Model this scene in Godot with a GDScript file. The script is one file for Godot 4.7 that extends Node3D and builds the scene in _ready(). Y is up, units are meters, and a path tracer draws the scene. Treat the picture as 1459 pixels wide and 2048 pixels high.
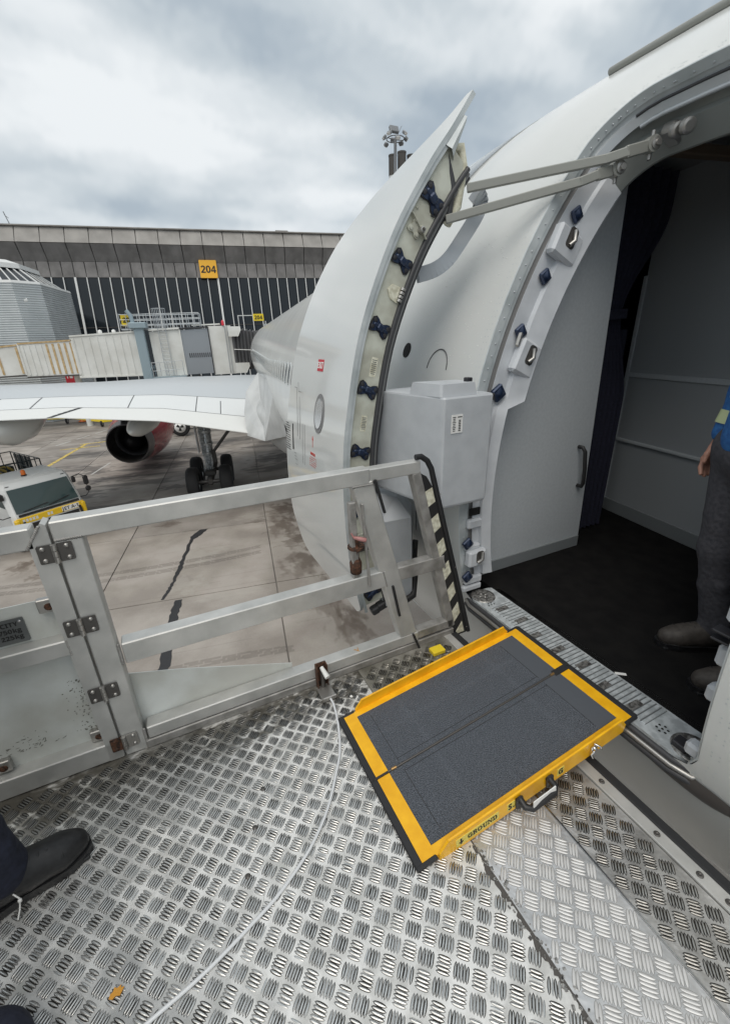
extends Node3D
# An airport stand seen from a lift platform at the rear door of an airliner.
# x runs towards the aircraft, -z along the platform edge, y up; the platform deck is y = 0, the apron y = -5.

const APRON_Y := -5.0
const YC := 0.66                    # height of the fuselage axis
const PHI := 0.179769               # the aircraft's axis against the platform edge
var AX := Vector3(sin(PHI), 0, -cos(PHI))
var RT := Vector3(cos(PHI), 0, sin(PHI))
var O := Vector3(3.65, 0, -1.0)
var M := {}
var names := {}
var sgn_group := 1

# ---------------------------------------------------------------- helpers
func numbered(n: String) -> String:
	if not names.has(n):
		names[n] = 0
		return n
	names[n] += 1
	return "%s_%03d" % [n, names[n]]

func tag(o: Node, label := "", category := "", group := "", kind := ""):
	if label != "": o.set_meta("label", label)
	if category != "": o.set_meta("category", category)
	if group != "": o.set_meta("group", group)
	if kind != "": o.set_meta("kind", kind)
	return o

func thing(called: String, label: String, category: String, at := Vector3.ZERO, group := "", is_local := false) -> Node3D:
	var o := Node3D.new()
	o.name = numbered(called)
	add_child(o)
	o.position = at
	if is_local: o.set_meta("own_axes", true)
	tag(o, label, category, group)
	return o

func offset_of(p: Node) -> Vector3:
	var v := Vector3.ZERO
	var q: Node = p
	while q != null and q != self:
		if q.has_meta("own_axes"): return v
		v += (q as Node3D).position
		q = q.get_parent()
	return v

func ob(called: String, st: SurfaceTool, m: Material, parent: Node = null) -> MeshInstance3D:
	st.generate_normals()
	var mi := MeshInstance3D.new()
	mi.mesh = st.commit()
	mi.material_override = null
	mi.mesh.surface_set_material(0, m)
	if parent == null:
		mi.name = numbered(called)
		add_child(mi)
	else:
		mi.name = called
		mi.position = -offset_of(parent)
		parent.add_child(mi, true)
	return mi

func put(called: String, mesh: Mesh, m: Material, t: Transform3D, parent: Node) -> MeshInstance3D:
	var mi := MeshInstance3D.new()
	mi.mesh = mesh
	mi.name = called
	if m != null: mi.material_override = m
	t.origin -= offset_of(parent)
	mi.transform = t
	parent.add_child(mi, true)
	return mi

func S() -> SurfaceTool:
	var st := SurfaceTool.new()
	st.begin(Mesh.PRIMITIVE_TRIANGLES)
	st.set_smooth_group(-1)
	return st

func smooth(st: SurfaceTool):
	st.set_smooth_group(sgn_group)
	sgn_group += 1

func flat(st: SurfaceTool):
	st.set_smooth_group(-1)

# counter-clockwise corners seen from the front
func quad(st: SurfaceTool, a: Vector3, b: Vector3, c: Vector3, d: Vector3):
	for p in [a, c, b, a, d, c]: st.add_vertex(p)

func tri(st: SurfaceTool, a: Vector3, b: Vector3, c: Vector3):
	for p in [a, c, b]: st.add_vertex(p)

# a convex face turned away from a centre
func ofc(st: SurfaceTool, p: Array, c: Vector3):
	var n: Vector3 = (p[1] - p[0]).cross(p[2] - p[0])
	var turned: bool = n.dot((p[0] + p[1] + p[2]) / 3.0 - c) < 0.0
	for i in range(1, p.size() - 1):
		if turned:
			st.add_vertex(p[0]); st.add_vertex(p[i]); st.add_vertex(p[i + 1])
		else:
			st.add_vertex(p[0]); st.add_vertex(p[i + 1]); st.add_vertex(p[i])

func _cb(h: Vector3, bev: float, sx: int, sy: int, sz: int, i: int) -> Vector3:
	var v := Vector3(sx * (h.x - bev), sy * (h.y - bev), sz * (h.z - bev))
	v[i] = [sx, sy, sz][i] * h[i]
	return v

func box(st: SurfaceTool, c: Vector3, size: Vector3, b := Basis(), bev := 0.0):
	var h := size / 2.0
	for i in 3:
		var j := (i + 1) % 3
		var k := (i + 2) % 3
		for s in [-1, 1]:
			var p := []
			for q in [[-1, -1], [1, -1], [1, 1], [-1, 1]]:
				var sg := [0, 0, 0]
				sg[i] = s; sg[j] = q[0]; sg[k] = q[1]
				p.append(c + b * _cb(h, bev, sg[0], sg[1], sg[2], i))
			ofc(st, p, c)
		if bev > 0.0:
			for si in [-1, 1]:
				for sj in [-1, 1]:
					var p := []
					for q in [[i, -1], [i, 1], [j, 1], [j, -1]]:
						var sg := [0, 0, 0]
						sg[i] = si; sg[j] = sj; sg[k] = q[1]
						p.append(c + b * _cb(h, bev, sg[0], sg[1], sg[2], q[0]))
					ofc(st, p, c)
	if bev > 0.0:
		for sx in [-1, 1]:
			for sy in [-1, 1]:
				for sz in [-1, 1]:
					ofc(st, [c + b * _cb(h, bev, sx, sy, sz, 0), c + b * _cb(h, bev, sx, sy, sz, 1), c + b * _cb(h, bev, sx, sy, sz, 2)], c)

# basis whose z runs along d, y near up
func look(d: Vector3, up := Vector3.UP) -> Basis:
	var z := d.normalized()
	var x := up.cross(z)
	if x.length() < 0.001: x = Vector3.RIGHT.cross(z)
	x = x.normalized()
	return Basis(x, z.cross(x), z)

func bar(st: SurfaceTool, a: Vector3, b: Vector3, w: float, h: float, up := Vector3.UP, bev := 0.0):
	box(st, (a + b) / 2.0, Vector3(w, h, a.distance_to(b)), look(b - a, up), bev)

func tube(st: SurfaceTool, pts: Array, r: float, n := 8, caps := true, r2 := -1.0):
	var rings := []
	var side := Vector3.ZERO
	for i in pts.size():
		var d: Vector3 = (pts[min(i + 1, pts.size() - 1)] - pts[max(i - 1, 0)]).normalized()
		if side == Vector3.ZERO:
			side = d.cross(Vector3.UP if absf(d.y) < 0.9 else Vector3.RIGHT).normalized()
		side = (side - d * side.dot(d)).normalized()
		var o := d.cross(side)
		var rr := r if r2 < 0.0 else lerpf(r, r2, float(i) / (pts.size() - 1))
		var ring := []
		for k in n:
			var t := TAU * k / n
			ring.append(pts[i] + (side * cos(t) + o * sin(t)) * rr)
		rings.append(ring)
	smooth(st)
	for i in rings.size() - 1:
		for k in n:
			var l := (k + 1) % n
			var cc: Vector3 = (pts[i] + pts[i + 1]) / 2.0
			ofc(st, [rings[i][k], rings[i][l], rings[i + 1][l], rings[i + 1][k]], cc)
	flat(st)
	if caps:
		ofc(st, rings[0], pts[1])
		ofc(st, rings[-1], pts[-2])

# profile: array of [radius, distance along the axis]
func lathe(st: SurfaceTool, o: Vector3, axis: Vector3, prof: Array, n := 24, hard := false):
	var z := axis.normalized()
	var x := z.cross(Vector3.UP if absf(z.y) < 0.9 else Vector3.RIGHT).normalized()
	var y := z.cross(x)
	smooth(st)
	for i in prof.size() - 1:
		if hard: smooth(st)
		for k in n:
			var t0 := TAU * k / n
			var t1 := TAU * ((k + 1) % n) / n
			var d0 := x * cos(t0) + y * sin(t0)
			var d1 := x * cos(t1) + y * sin(t1)
			var a: Vector3 = o + z * prof[i][1] + d0 * prof[i][0]
			var b: Vector3 = o + z * prof[i][1] + d1 * prof[i][0]
			var c: Vector3 = o + z * prof[i + 1][1] + d1 * prof[i + 1][0]
			var d: Vector3 = o + z * prof[i + 1][1] + d0 * prof[i + 1][0]
			if prof[i][0] < 0.00001: tri(st, a, c, d)
			elif prof[i + 1][0] < 0.00001: tri(st, a, b, c)
			else: quad(st, a, b, c, d)
	flat(st)

# a sheet: f(i, j) gives the point, i to the right, j upwards, seen from the front
func sheet(st: SurfaceTool, f: Callable, nu: int, nv: int, is_smooth := true, grp := -2):
	var g := []
	for j in nv + 1:
		var row := []
		for i in nu + 1: row.append(f.call(float(i) / nu, float(j) / nv))
		g.append(row)
	if grp > 0: st.set_smooth_group(grp)
	elif is_smooth: smooth(st)
	for j in nv:
		for i in nu: quad(st, g[j][i], g[j][i + 1], g[j + 1][i + 1], g[j + 1][i])
	flat(st)

# a strip between rows of points (rows of equal length)
func loft(st: SurfaceTool, rows: Array, is_smooth := false, closed := false):
	if is_smooth: smooth(st)
	for j in rows.size() - 1:
		var n: int = rows[j].size()
		for i in (n if closed else n - 1):
			var k := (i + 1) % n
			quad(st, rows[j][i], rows[j][k], rows[j + 1][k], rows[j + 1][i])
	flat(st)

# a flat outline (x, y in the frame) pushed out along the frame's z from z0 to z1
func prism(st: SurfaceTool, poly: Array, fr: Transform3D, z0: float, z1: float):
	var pk := PackedVector2Array(poly)
	if Geometry2D.is_polygon_clockwise(pk): pk.reverse()
	var ix := Geometry2D.triangulate_polygon(pk)
	for i in range(0, ix.size(), 3):
		var a := pk[ix[i]]; var b := pk[ix[i + 1]]; var c := pk[ix[i + 2]]
		if (b - a).cross(c - a) < 0.0:
			var t := b; b = c; c = t
		tri(st, fr * Vector3(a.x, a.y, z1), fr * Vector3(b.x, b.y, z1), fr * Vector3(c.x, c.y, z1))
		tri(st, fr * Vector3(a.x, a.y, z0), fr * Vector3(c.x, c.y, z0), fr * Vector3(b.x, b.y, z0))
	for i in pk.size():
		var a := pk[i]; var b := pk[(i + 1) % pk.size()]
		quad(st, fr * Vector3(a.x, a.y, z0), fr * Vector3(b.x, b.y, z0), fr * Vector3(b.x, b.y, z1), fr * Vector3(a.x, a.y, z1))

func round_rect(w: float, h: float, r: float, n := 4) -> Array:
	var p := []
	for q in [[1, 1, 0], [-1, 1, 1], [-1, -1, 2], [1, -1, 3]]:
		for k in n + 1:
			var t: float = (q[2] + float(k) / n) * PI / 2.0
			p.append(Vector2(q[0] * (w / 2 - r) + cos(t) * r, q[1] * (h / 2 - r) + sin(t) * r))
	return p

func ellipse(rx: float, ry: float, n := 24) -> Array:
	var p := []
	for k in n: p.append(Vector2(cos(TAU * k / n) * rx, sin(TAU * k / n) * ry))
	return p

func fr_of(c: Vector3, x: Vector3, y: Vector3) -> Transform3D:
	x = x.normalized()
	var z := x.cross(y).normalized()
	return Transform3D(Basis(x, z.cross(x), z), c)

func catmull(pts: Array, t: float):
	var n := pts.size() - 1
	var x := clampf(t, 0, 1) * n
	var i := mini(int(x), n - 1)
	var u := x - i
	var a = pts[max(i - 1, 0)]; var b = pts[i]; var c = pts[i + 1]; var d = pts[min(i + 2, n)]
	return 0.5 * ((2.0 * b) + (c - a) * u + (2.0 * a - 5.0 * b + 4.0 * c - d) * u * u + (3.0 * b - a - 3.0 * c + d) * u * u * u)

func words(parent: Node, txt: String, c: Vector3, x: Vector3, y: Vector3, h: float, m: Material, squeeze := 1.0, bold := true, serif := false) -> MeshInstance3D:
	var t := TextMesh.new()
	var f := SystemFont.new()
	f.font_names = PackedStringArray(["Droid Serif" if serif else "Droid Sans"])
	if bold: f.font_weight = 700
	t.font = f
	t.text = txt
	t.font_size = 64
	t.pixel_size = h / (64.0 * 0.72)
	t.depth = 0.0015 if h < 0.3 else 0.04
	t.curve_step = 2.0
	t.material = m
	var fr := fr_of(c, x, y)
	fr.basis.x *= squeeze
	return put("lettering", t, null, fr, parent)

# ---------------------------------------------------------------- materials
func lin(r: float, g: float, b: float) -> Color:
	return Color(r, g, b).linear_to_srgb()

func pic(seed_: int, freq: float, octaves: int, lo: Color, hi: Color, w := 256, h := 256, gain := 1.6, fine := 0.0) -> Image:
	var nz := FastNoiseLite.new()
	nz.seed = seed_
	nz.frequency = freq
	nz.noise_type = FastNoiseLite.TYPE_SIMPLEX_SMOOTH
	nz.fractal_octaves = octaves
	var im := nz.get_seamless_image(w, h)
	im.convert(Image.FORMAT_L8)
	var src := im.get_data()
	var out := PackedByteArray()
	out.resize(w * h * 3)
	var lut := []
	for i in 256:
		var c := lo.lerp(hi, clampf((i / 255.0 - 0.5) * gain + 0.5, 0, 1)).linear_to_srgb()
		lut.append([c.r8, c.g8, c.b8])
	var r := RandomNumberGenerator.new()
	r.seed = seed_
	for i in w * h:
		var v: int = src[i]
		if fine > 0.0: v = clampi(v + int(r.randfn(0.0, fine)), 0, 255)
		var q = lut[v]
		out[i * 3] = q[0]; out[i * 3 + 1] = q[1]; out[i * 3 + 2] = q[2]
	return Image.create_from_data(w, h, false, Image.FORMAT_RGB8, out)

func tex(im: Image) -> ImageTexture:
	im.generate_mipmaps()
	return ImageTexture.create_from_image(im)

func bumps(seed_: int, freq: float, octaves: int, strength: float, w := 256, h := 256) -> ImageTexture:
	var nz := FastNoiseLite.new()
	nz.seed = seed_
	nz.frequency = freq
	nz.fractal_octaves = octaves
	var im := nz.get_seamless_image(w, h)
	im.convert(Image.FORMAT_RGBA8)
	im.bump_map_to_normal_map(strength)
	return tex(im)

func mk(called: String, c: Color, rough: float, metal := 0.0, t: Texture2D = null, sc := 1.0, nrm: Texture2D = null, ns := 0.5) -> StandardMaterial3D:
	var m := StandardMaterial3D.new()
	m.albedo_color = c.linear_to_srgb()
	m.roughness = rough
	m.metallic = metal
	if t != null or nrm != null:
		m.uv1_triplanar = true
		m.uv1_world_triplanar = true
		m.uv1_scale = Vector3.ONE * sc
	if t != null: m.albedo_texture = t
	if nrm != null:
		m.normal_enabled = true
		m.normal_texture = nrm
		m.normal_scale = ns
	m.resource_name = called
	M[called] = m
	return m

func make_materials():
	var W := Color(1, 1, 1)
	var fine := bumps(5, 0.06, 3, 4.0)
	var soft := bumps(6, 0.012, 3, 3.0)
	var t_alu := tex(pic(11, 0.010, 6, Color(0.44, 0.445, 0.43), Color(0.60, 0.60, 0.58), 512, 512, 1.2, 9))
	var t_alu2 := tex(pic(12, 0.014, 6, Color(0.24, 0.235, 0.22), Color(0.42, 0.41, 0.395), 512, 512, 1.5, 12))
	mk("aluminium", W, 0.42, 0.4, t_alu, 1.1, soft, 0.2)
	mk("aluminium_worn", W, 0.55, 0.4, t_alu2, 1.3, soft, 0.3)
	var t_deck := tex(pic(13, 0.010, 5, Color(0.50, 0.49, 0.46), Color(0.80, 0.79, 0.77), 512, 512, 1.8, 9))
	mk("deck_edge", W, 0.4, 0.6, t_deck, 1.1, fine, 0.18)
	var t_flap := tex(pic(14, 0.014, 4, Color(0.58, 0.585, 0.585), Color(0.76, 0.76, 0.76), 256, 256, 1.6, 6))
	mk("deck_new", W, 0.36, 0.7, t_flap, 1.3, fine, 0.15)
	var t_edge := tex(pic(15, 0.012, 4, Color(0.36, 0.355, 0.34), Color(0.62, 0.615, 0.60), 256, 256, 1.8, 8))
	mk("deck_dirty", W, 0.42, 0.7, t_edge, 1.3, fine, 0.2)
	mk("deck_grimy", W, 0.5, 0.4, tex(pic(16, 0.012, 5, Color(0.15, 0.145, 0.12), Color(0.36, 0.35, 0.32), 256, 256, 1.8, 10)), 1.3)
	var tr := mk("tread", W, 0.3, 0.9)
	tr.vertex_color_use_as_albedo = true
	var tf := mk("tread_fresh", W, 0.5, 0.35)
	tf.vertex_color_use_as_albedo = true
	mk("white_paint", Color(0.72, 0.73, 0.71), 0.22)
	var sk := mk("skin", W, 0.10, 0.0, tex(pic(21, 0.006, 4, Color(0.61, 0.625, 0.61), Color(0.69, 0.705, 0.69), 256, 256, 1.5, 1)), 0.35)
	sk.metallic_specular = 0.45
	sk.clearcoat_enabled = true
	sk.clearcoat = 0.4
	sk.clearcoat_roughness = 0.04
	var sb := mk("skin_body", W, 0.16, 0.0, sk.albedo_texture, 0.35)
	sb.metallic_specular = 0.28
	mk("wing_grey", Color(0.50, 0.53, 0.55), 0.3)  # greyer than the flaps: the wing top's reflection put into the colour
	mk("wing_white", Color(0.70, 0.72, 0.72), 0.35)  # whiter aft panels: their brighter reflection put into the colour
	mk("seam", Color(0.12, 0.125, 0.13), 0.6)
	mk("door_metal", W, 0.42, 0.1, tex(pic(22, 0.012, 4, Color(0.42, 0.46, 0.47), Color(0.58, 0.62, 0.63), 256, 256, 1.6, 4)), 1.6)
	mk("door_face", W, 0.5, 0.0, tex(pic(23, 0.010, 5, Color(0.42, 0.42, 0.35), Color(0.60, 0.62, 0.54), 256, 256, 1.8, 3)), 1.9)
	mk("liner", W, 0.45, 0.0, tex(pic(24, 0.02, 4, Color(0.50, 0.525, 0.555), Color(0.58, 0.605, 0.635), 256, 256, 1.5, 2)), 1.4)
	mk("bustle", W, 0.42, 0.0, tex(pic(25, 0.02, 4, Color(0.45, 0.475, 0.50), Color(0.51, 0.535, 0.56), 256, 256, 1.4, 2)), 1.4, fine, 0.05)
	mk("stop_blue", Color(0.022, 0.036, 0.075), 0.32, 0.35)
	mk("stop_dark", Color(0.035, 0.035, 0.04), 0.45, 0.3)
	mk("rubber", Color(0.018, 0.019, 0.021), 0.6)
	mk("seal_dark", Color(0.045, 0.046, 0.05), 0.5)
	mk("seal_grey", Color(0.20, 0.20, 0.20), 0.5)
	mk("arm_grey", Color(0.29, 0.295, 0.27), 0.4, 0.1)
	mk("chrome", Color(0.75, 0.75, 0.75), 0.18, 1.0)
	mk("steel", Color(0.42, 0.41, 0.39), 0.38, 0.8)
	mk("steel_dark", Color(0.10, 0.095, 0.09), 0.45, 0.5)
	mk("rust", W, 0.8, 0.1, tex(pic(31, 0.03, 4, Color(0.022, 0.015, 0.012), Color(0.14, 0.062, 0.034), 256, 256, 1.8, 10)), 6.0)
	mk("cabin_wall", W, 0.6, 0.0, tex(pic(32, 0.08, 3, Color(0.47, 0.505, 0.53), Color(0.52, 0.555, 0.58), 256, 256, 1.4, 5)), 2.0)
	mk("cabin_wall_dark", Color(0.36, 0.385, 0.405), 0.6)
	mk("skirting", Color(0.22, 0.24, 0.25), 0.5)
	mk("header_shaded", Color(0.22, 0.235, 0.225), 0.5)  # darker than the jamb liner: shade at the head put into the colour
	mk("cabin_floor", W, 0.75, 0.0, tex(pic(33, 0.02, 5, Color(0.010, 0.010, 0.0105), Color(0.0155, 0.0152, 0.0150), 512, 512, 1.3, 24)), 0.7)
	M.cabin_floor.metallic_specular = 0.12
	mk("ceiling", Color(0.30, 0.31, 0.32), 0.7)
	mk("curtain", W, 0.9, 0.0, tex(pic(34, 0.05, 3, Color(0.009, 0.010, 0.021), Color(0.019, 0.021, 0.043), 256, 256, 1.5, 20)), 3.0)
	mk("sill_paint", W, 0.42, 0.25, tex(pic(35, 0.022, 5, Color(0.40, 0.435, 0.45), Color(0.60, 0.64, 0.66), 256, 256, 2.4, 8)), 3.2)
	mk("sill_groove", Color(0.17, 0.18, 0.185), 0.5, 0.3)
	mk("sill_bare", W, 0.4, 0.7, tex(pic(36, 0.03, 5, Color(0.12, 0.115, 0.11), Color(0.46, 0.45, 0.43), 256, 256, 2.4, 14)), 6.0)
	mk("hole", Color(0.006, 0.006, 0.006), 0.9)
	mk("ramp_grip", W, 0.72, 0.0, tex(pic(41, 0.13, 4, Color(0.055, 0.064, 0.078), Color(0.145, 0.162, 0.190), 512, 512, 1.8, 34)), 2.2, bumps(7, 0.16, 3, 10.0, 512, 512), 1.0)
	mk("ramp_grip_dark", Color(0.074, 0.083, 0.097), 0.8)
	mk("yellow", W, 0.32, 0.0, tex(pic(42, 0.02, 4, Color(0.80, 0.40, 0.008), Color(0.92, 0.50, 0.014), 256, 256, 1.6, 4)), 2.0)
	mk("black_trim", Color(0.022, 0.022, 0.023), 0.5)
	mk("sticker_yellow", Color(0.75, 0.62, 0.12), 0.45)
	mk("ink", Color(0.015, 0.015, 0.015), 0.6)
	mk("ink_red", Color(0.55, 0.05, 0.03), 0.5)
	mk("exit_red", Color(0.55, 0.012, 0.03), 0.4)
	mk("white", Color(0.80, 0.80, 0.78), 0.5)
	mk("cream", W, 0.6, 0.0, tex(pic(43, 0.02, 4, Color(0.52, 0.50, 0.38), Color(0.74, 0.73, 0.60), 256, 256, 2.2, 6)), 5.0)
	mk("panel_white", W, 0.4, 0.0, tex(pic(44, 0.008, 6, Color(0.55, 0.56, 0.52), Color(0.72, 0.75, 0.73), 512, 512, 1.8, 4)), 0.6)
	mk("plate_dark", Color(0.16, 0.17, 0.17), 0.4, 0.5)
	mk("cable", Color(0.66, 0.68, 0.70), 0.3)
	mk("concrete_panel", W, 0.85, 0.0, tex(pic(51, 0.012, 6, Color(0.25, 0.24, 0.225), Color(0.36, 0.345, 0.325), 256, 256, 1.7, 8)), 0.16)
	mk("concrete_panel_shaded", W, 0.85, 0.0, tex(pic(52, 0.012, 6, Color(0.15, 0.145, 0.14), Color(0.25, 0.24, 0.235), 256, 256, 1.7, 8)), 0.16)  # same concrete darkened: shade under the overhang put into the colour
	mk("concrete_grime", Color(0.085, 0.08, 0.075), 0.9)
	mk("facade_glass", Color(0.012, 0.016, 0.02), 0.08)
	mk("mullion", Color(0.66, 0.67, 0.66), 0.5)
	mk("cladding", W, 0.45, 0.2, tex(pic(53, 0.01, 4, Color(0.44, 0.47, 0.48), Color(0.56, 0.59, 0.60), 256, 256, 1.4, 3)), 0.2)
	mk("bridge_white", W, 0.55, 0.0, tex(pic(54, 0.01, 5, Color(0.64, 0.64, 0.60), Color(0.76, 0.77, 0.74), 256, 256, 1.5, 3)), 0.18)
	mk("bridge_stain", W, 0.7, 0.0, tex(pic(55, 0.02, 5, Color(0.42, 0.27, 0.11), Color(0.60, 0.46, 0.27), 256, 256, 1.7, 6)), 0.5)
	mk("bridge_blue", Color(0.30, 0.38, 0.42), 0.45, 0.1)
	mk("bridge_grey", Color(0.40, 0.43, 0.46), 0.4, 0.3)
	mk("bellows", Color(0.12, 0.12, 0.125), 0.7)
	mk("galvanised", Color(0.50, 0.53, 0.55), 0.4, 0.4)
	mk("sign_orange", Color(0.85, 0.45, 0.03), 0.45)
	mk("sign_yellow", Color(0.82, 0.62, 0.03), 0.45)
	mk("sign_red", Color(0.60, 0.03, 0.05), 0.45)
	mk("engine_red", Color(0.30, 0.018, 0.03), 0.14)
	mk("engine_dark", Color(0.02, 0.02, 0.022), 0.4, 0.4)
	mk("engine_metal", Color(0.16, 0.15, 0.15), 0.35, 0.7)
	mk("gear_silver", W, 0.35, 0.6, tex(pic(56, 0.03, 4, Color(0.18, 0.19, 0.19), Color(0.52, 0.54, 0.55), 256, 256, 2.2, 8)), 1.0)
	mk("tyre", Color(0.018, 0.018, 0.019), 0.75)
	mk("window_dark", Color(0.02, 0.024, 0.028), 0.06)
	mk("truck_white", Color(0.70, 0.71, 0.70), 0.25)
	mk("truck_yellow", Color(0.80, 0.52, 0.02), 0.3)
	mk("truck_dark", Color(0.035, 0.045, 0.05), 0.5, 0.2)
	mk("truck_steel", Color(0.16, 0.20, 0.22), 0.4, 0.3)
	mk("windscreen", Color(0.03, 0.055, 0.055), 0.05)
	mk("beacon", Color(0.75, 0.17, 0.02), 0.3)
	mk("black_plastic", Color(0.02, 0.02, 0.021), 0.45)
	mk("line_yellow", W, 0.7, 0.0, tex(pic(61, 0.03, 5, Color(0.34, 0.27, 0.12), Color(0.75, 0.55, 0.10), 256, 256, 2.2, 8)), 0.6)
	mk("line_white", Color(0.5, 0.5, 0.48), 0.7)
	mk("tar", Color(0.028, 0.028, 0.03), 0.55)
	mk("boot_black", W, 0.45, 0.0, tex(pic(62, 0.03, 4, Color(0.007, 0.007, 0.008), Color(0.018, 0.0185, 0.020), 256, 256, 1.8, 8)), 5.0, soft, 0.4)
	mk("boot_brown", W, 0.6, 0.0, tex(pic(63, 0.03, 4, Color(0.040, 0.034, 0.030), Color(0.075, 0.066, 0.058), 256, 256, 1.6, 8)), 5.0, soft, 0.3)
	mk("navy", W, 0.85, 0.0, tex(pic(64, 0.04, 4, Color(0.006, 0.008, 0.018), Color(0.016, 0.020, 0.040), 256, 256, 1.6, 14)), 4.0, bumps(8, 0.02, 4, 6.0), 0.5)
	mk("trousers_grey", W, 0.85, 0.0, tex(pic(65, 0.04, 4, Color(0.040, 0.040, 0.048), Color(0.075, 0.074, 0.085), 256, 256, 1.6, 12)), 4.0, bumps(9, 0.02, 4, 6.0), 0.5)
	mk("vest_blue", W, 0.7, 0.0, tex(pic(66, 0.03, 4, Color(0.012, 0.07, 0.25), Color(0.03, 0.16, 0.42), 256, 256, 1.8, 8)), 4.0)
	mk("reflective", Color(0.55, 0.62, 0.35), 0.4)
	mk("body_skin", Color(0.42, 0.22, 0.16), 0.5)
	mk("hair", Color(0.03, 0.022, 0.016), 0.7)
	mk("pole_grey", Color(0.22, 0.23, 0.24), 0.5, 0.3)
	mk("scuff_grey", Color(0.075, 0.068, 0.064), 0.45)
	mk("rail_brown", Color(0.14, 0.105, 0.075), 0.6)
	mk("fairing_white", W, 0.25, 0.0, tex(pic(26, 0.01, 5, Color(0.44, 0.45, 0.445), Color(0.58, 0.59, 0.585), 256, 256, 1.6, 2)), 0.4)
	mk("leaf", Color(0.55, 0.26, 0.03), 0.7)

# ---------------------------------------------------------------- sky
func make_sky() -> Sky:
	var w := 1024
	var h := 512
	var big := FastNoiseLite.new()
	big.seed = 77
	big.frequency = 0.62
	big.fractal_octaves = 6
	big.fractal_gain = 0.52
	big.noise_type = FastNoiseLite.TYPE_SIMPLEX_SMOOTH
	big.domain_warp_enabled = true
	big.domain_warp_amplitude = 0.6
	big.domain_warp_frequency = 0.5
	var wide := FastNoiseLite.new()
	wide.seed = 31
	wide.frequency = 0.17
	wide.fractal_octaves = 3
	var data := PackedFloat32Array()
	data.resize(w * h * 3)
	var k := 0
	for j in h:
		var el := (0.5 - (j + 0.5) / h) * PI
		for i in w:
			var az := ((i + 0.5) / w - 0.5) * TAU
			var c := Color(0.16, 0.155, 0.15)
			if el > -0.01:
				var e := maxf(el, 0.0)
				var q := Vector2(sin(az), -cos(az)) * cos(e) / (sin(e) + 0.16)
				var v := big.get_noise_2d(q.x * 1.0 + 31.0, q.y * 1.5 - 7.0) * 1.05 + wide.get_noise_2d(q.x + 40.0, q.y) * 0.25
				v = clampf(v * 1.25 + 0.53, 0.0, 1.0)
				v = lerpf(v, 0.58, exp(-e * 7.0) * 0.7)
				var dark := Color(0.325, 0.39, 0.455)
				var mid := Color(0.51, 0.565, 0.605)
				var lite := Color(0.76, 0.79, 0.81)
				c = dark.lerp(mid, v * 2.0) if v < 0.5 else mid.lerp(lite, v * 2.0 - 1.0)
				c = c.lerp(Color(0.54, 0.62, 0.68), exp(-e * 9.0) * 0.45)
			data[k] = c.r; data[k + 1] = c.g; data[k + 2] = c.b
			k += 3
	var im := Image.create_from_data(w, h, false, Image.FORMAT_RGBF, data.to_byte_array())
	var pm := PanoramaSkyMaterial.new()
	pm.panorama = ImageTexture.create_from_image(im)
	var sky := Sky.new()
	sky.sky_material = pm
	return sky

func _ready():
	var cam := Camera3D.new()
	cam.name = "camera"
	cam.fov = 100.609
	cam.near = 0.03
	cam.far = 900.0
	cam.transform = Transform3D(Basis(Vector3(0.898667, -0.029598, 0.437631), Vector3(0.190602, 0.924952, -0.328839), Vector3(-0.395055, 0.378930, 0.836865)), Vector3(0, 1.5, 0))
	add_child(cam)
	cam.current = true
	var env := Environment.new()
	env.background_mode = Environment.BG_SKY
	env.sky = make_sky()
	env.background_energy_multiplier = 1.0
	env.tonemap_mode = Environment.TONE_MAPPER_LINEAR
	env.tonemap_exposure = 1.15
	env.sdfgi_enabled = true
	env.ssao_enabled = true
	env.ssil_enabled = true
	var we := WorldEnvironment.new()
	we.name = "sky"
	we.environment = env
	add_child(we)
	var sun := DirectionalLight3D.new()
	sun.name = "sun"
	sun.light_energy = 0.5
	sun.light_color = Color(1.0, 0.97, 0.93)
	sun.light_angular_distance = 50.0
	sun.shadow_enabled = true
	sun.rotation_degrees = Vector3(-62, -40, 0)
	add_child(sun)
	make_materials()
	build_apron()
	build_terminal()
	build_bridge()
	build_far_things()
	build_airliner()
	build_deck()
	build_rails()
	build_ramp()
	build_truck()
	build_people()
	build_small_things()

func wl(l: float, y: float, s: float) -> Vector3:
	return O + RT * l + AX * s + Vector3(0, y, 0)

# ---------------------------------------------------------------- the airliner
const HZF := -1.65
const HZA := -0.42
const HYB := 0.10
const HYT := 2.41
var plane: Node3D

# the barrel's own axis, half a degree off the rest, and dropping ahead of the tail
const FPHI := 0.189
var FAX := Vector3(sin(FPHI), 0, -cos(FPHI))
var FRT := Vector3(cos(FPHI), 0, sin(FPHI))
var FO := Vector3(3.585, 0, -1.0)
func fr_at(s: float) -> float:
	if s < -1.5: return maxf(2.0224 - (-1.5 - s) * 0.21, 0.05)
	if s < 4.228: return 2.656 - 0.0193 * pow(4.228 - s, 2)
	if s > 44.0: return 2.656 * sqrt(maxf(1.0 - pow((s - 44.0) / 7.6, 2.2), 0.0004))
	return 2.656

func yc_at(s: float) -> float:
	var v := 0.718 - 0.0627 * clampf(s, 0.0, 6.0)
	if s < -1.5: return v + (-1.5 - s) * 0.14
	if s > 44.0: return v - 0.09 * pow((s - 44.0) / 2.0, 1.6) * 0.5
	return v

func wf(l: float, y: float, s: float) -> Vector3:
	return FO + FRT * l + FAX * s + Vector3(0, y, 0)

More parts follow.
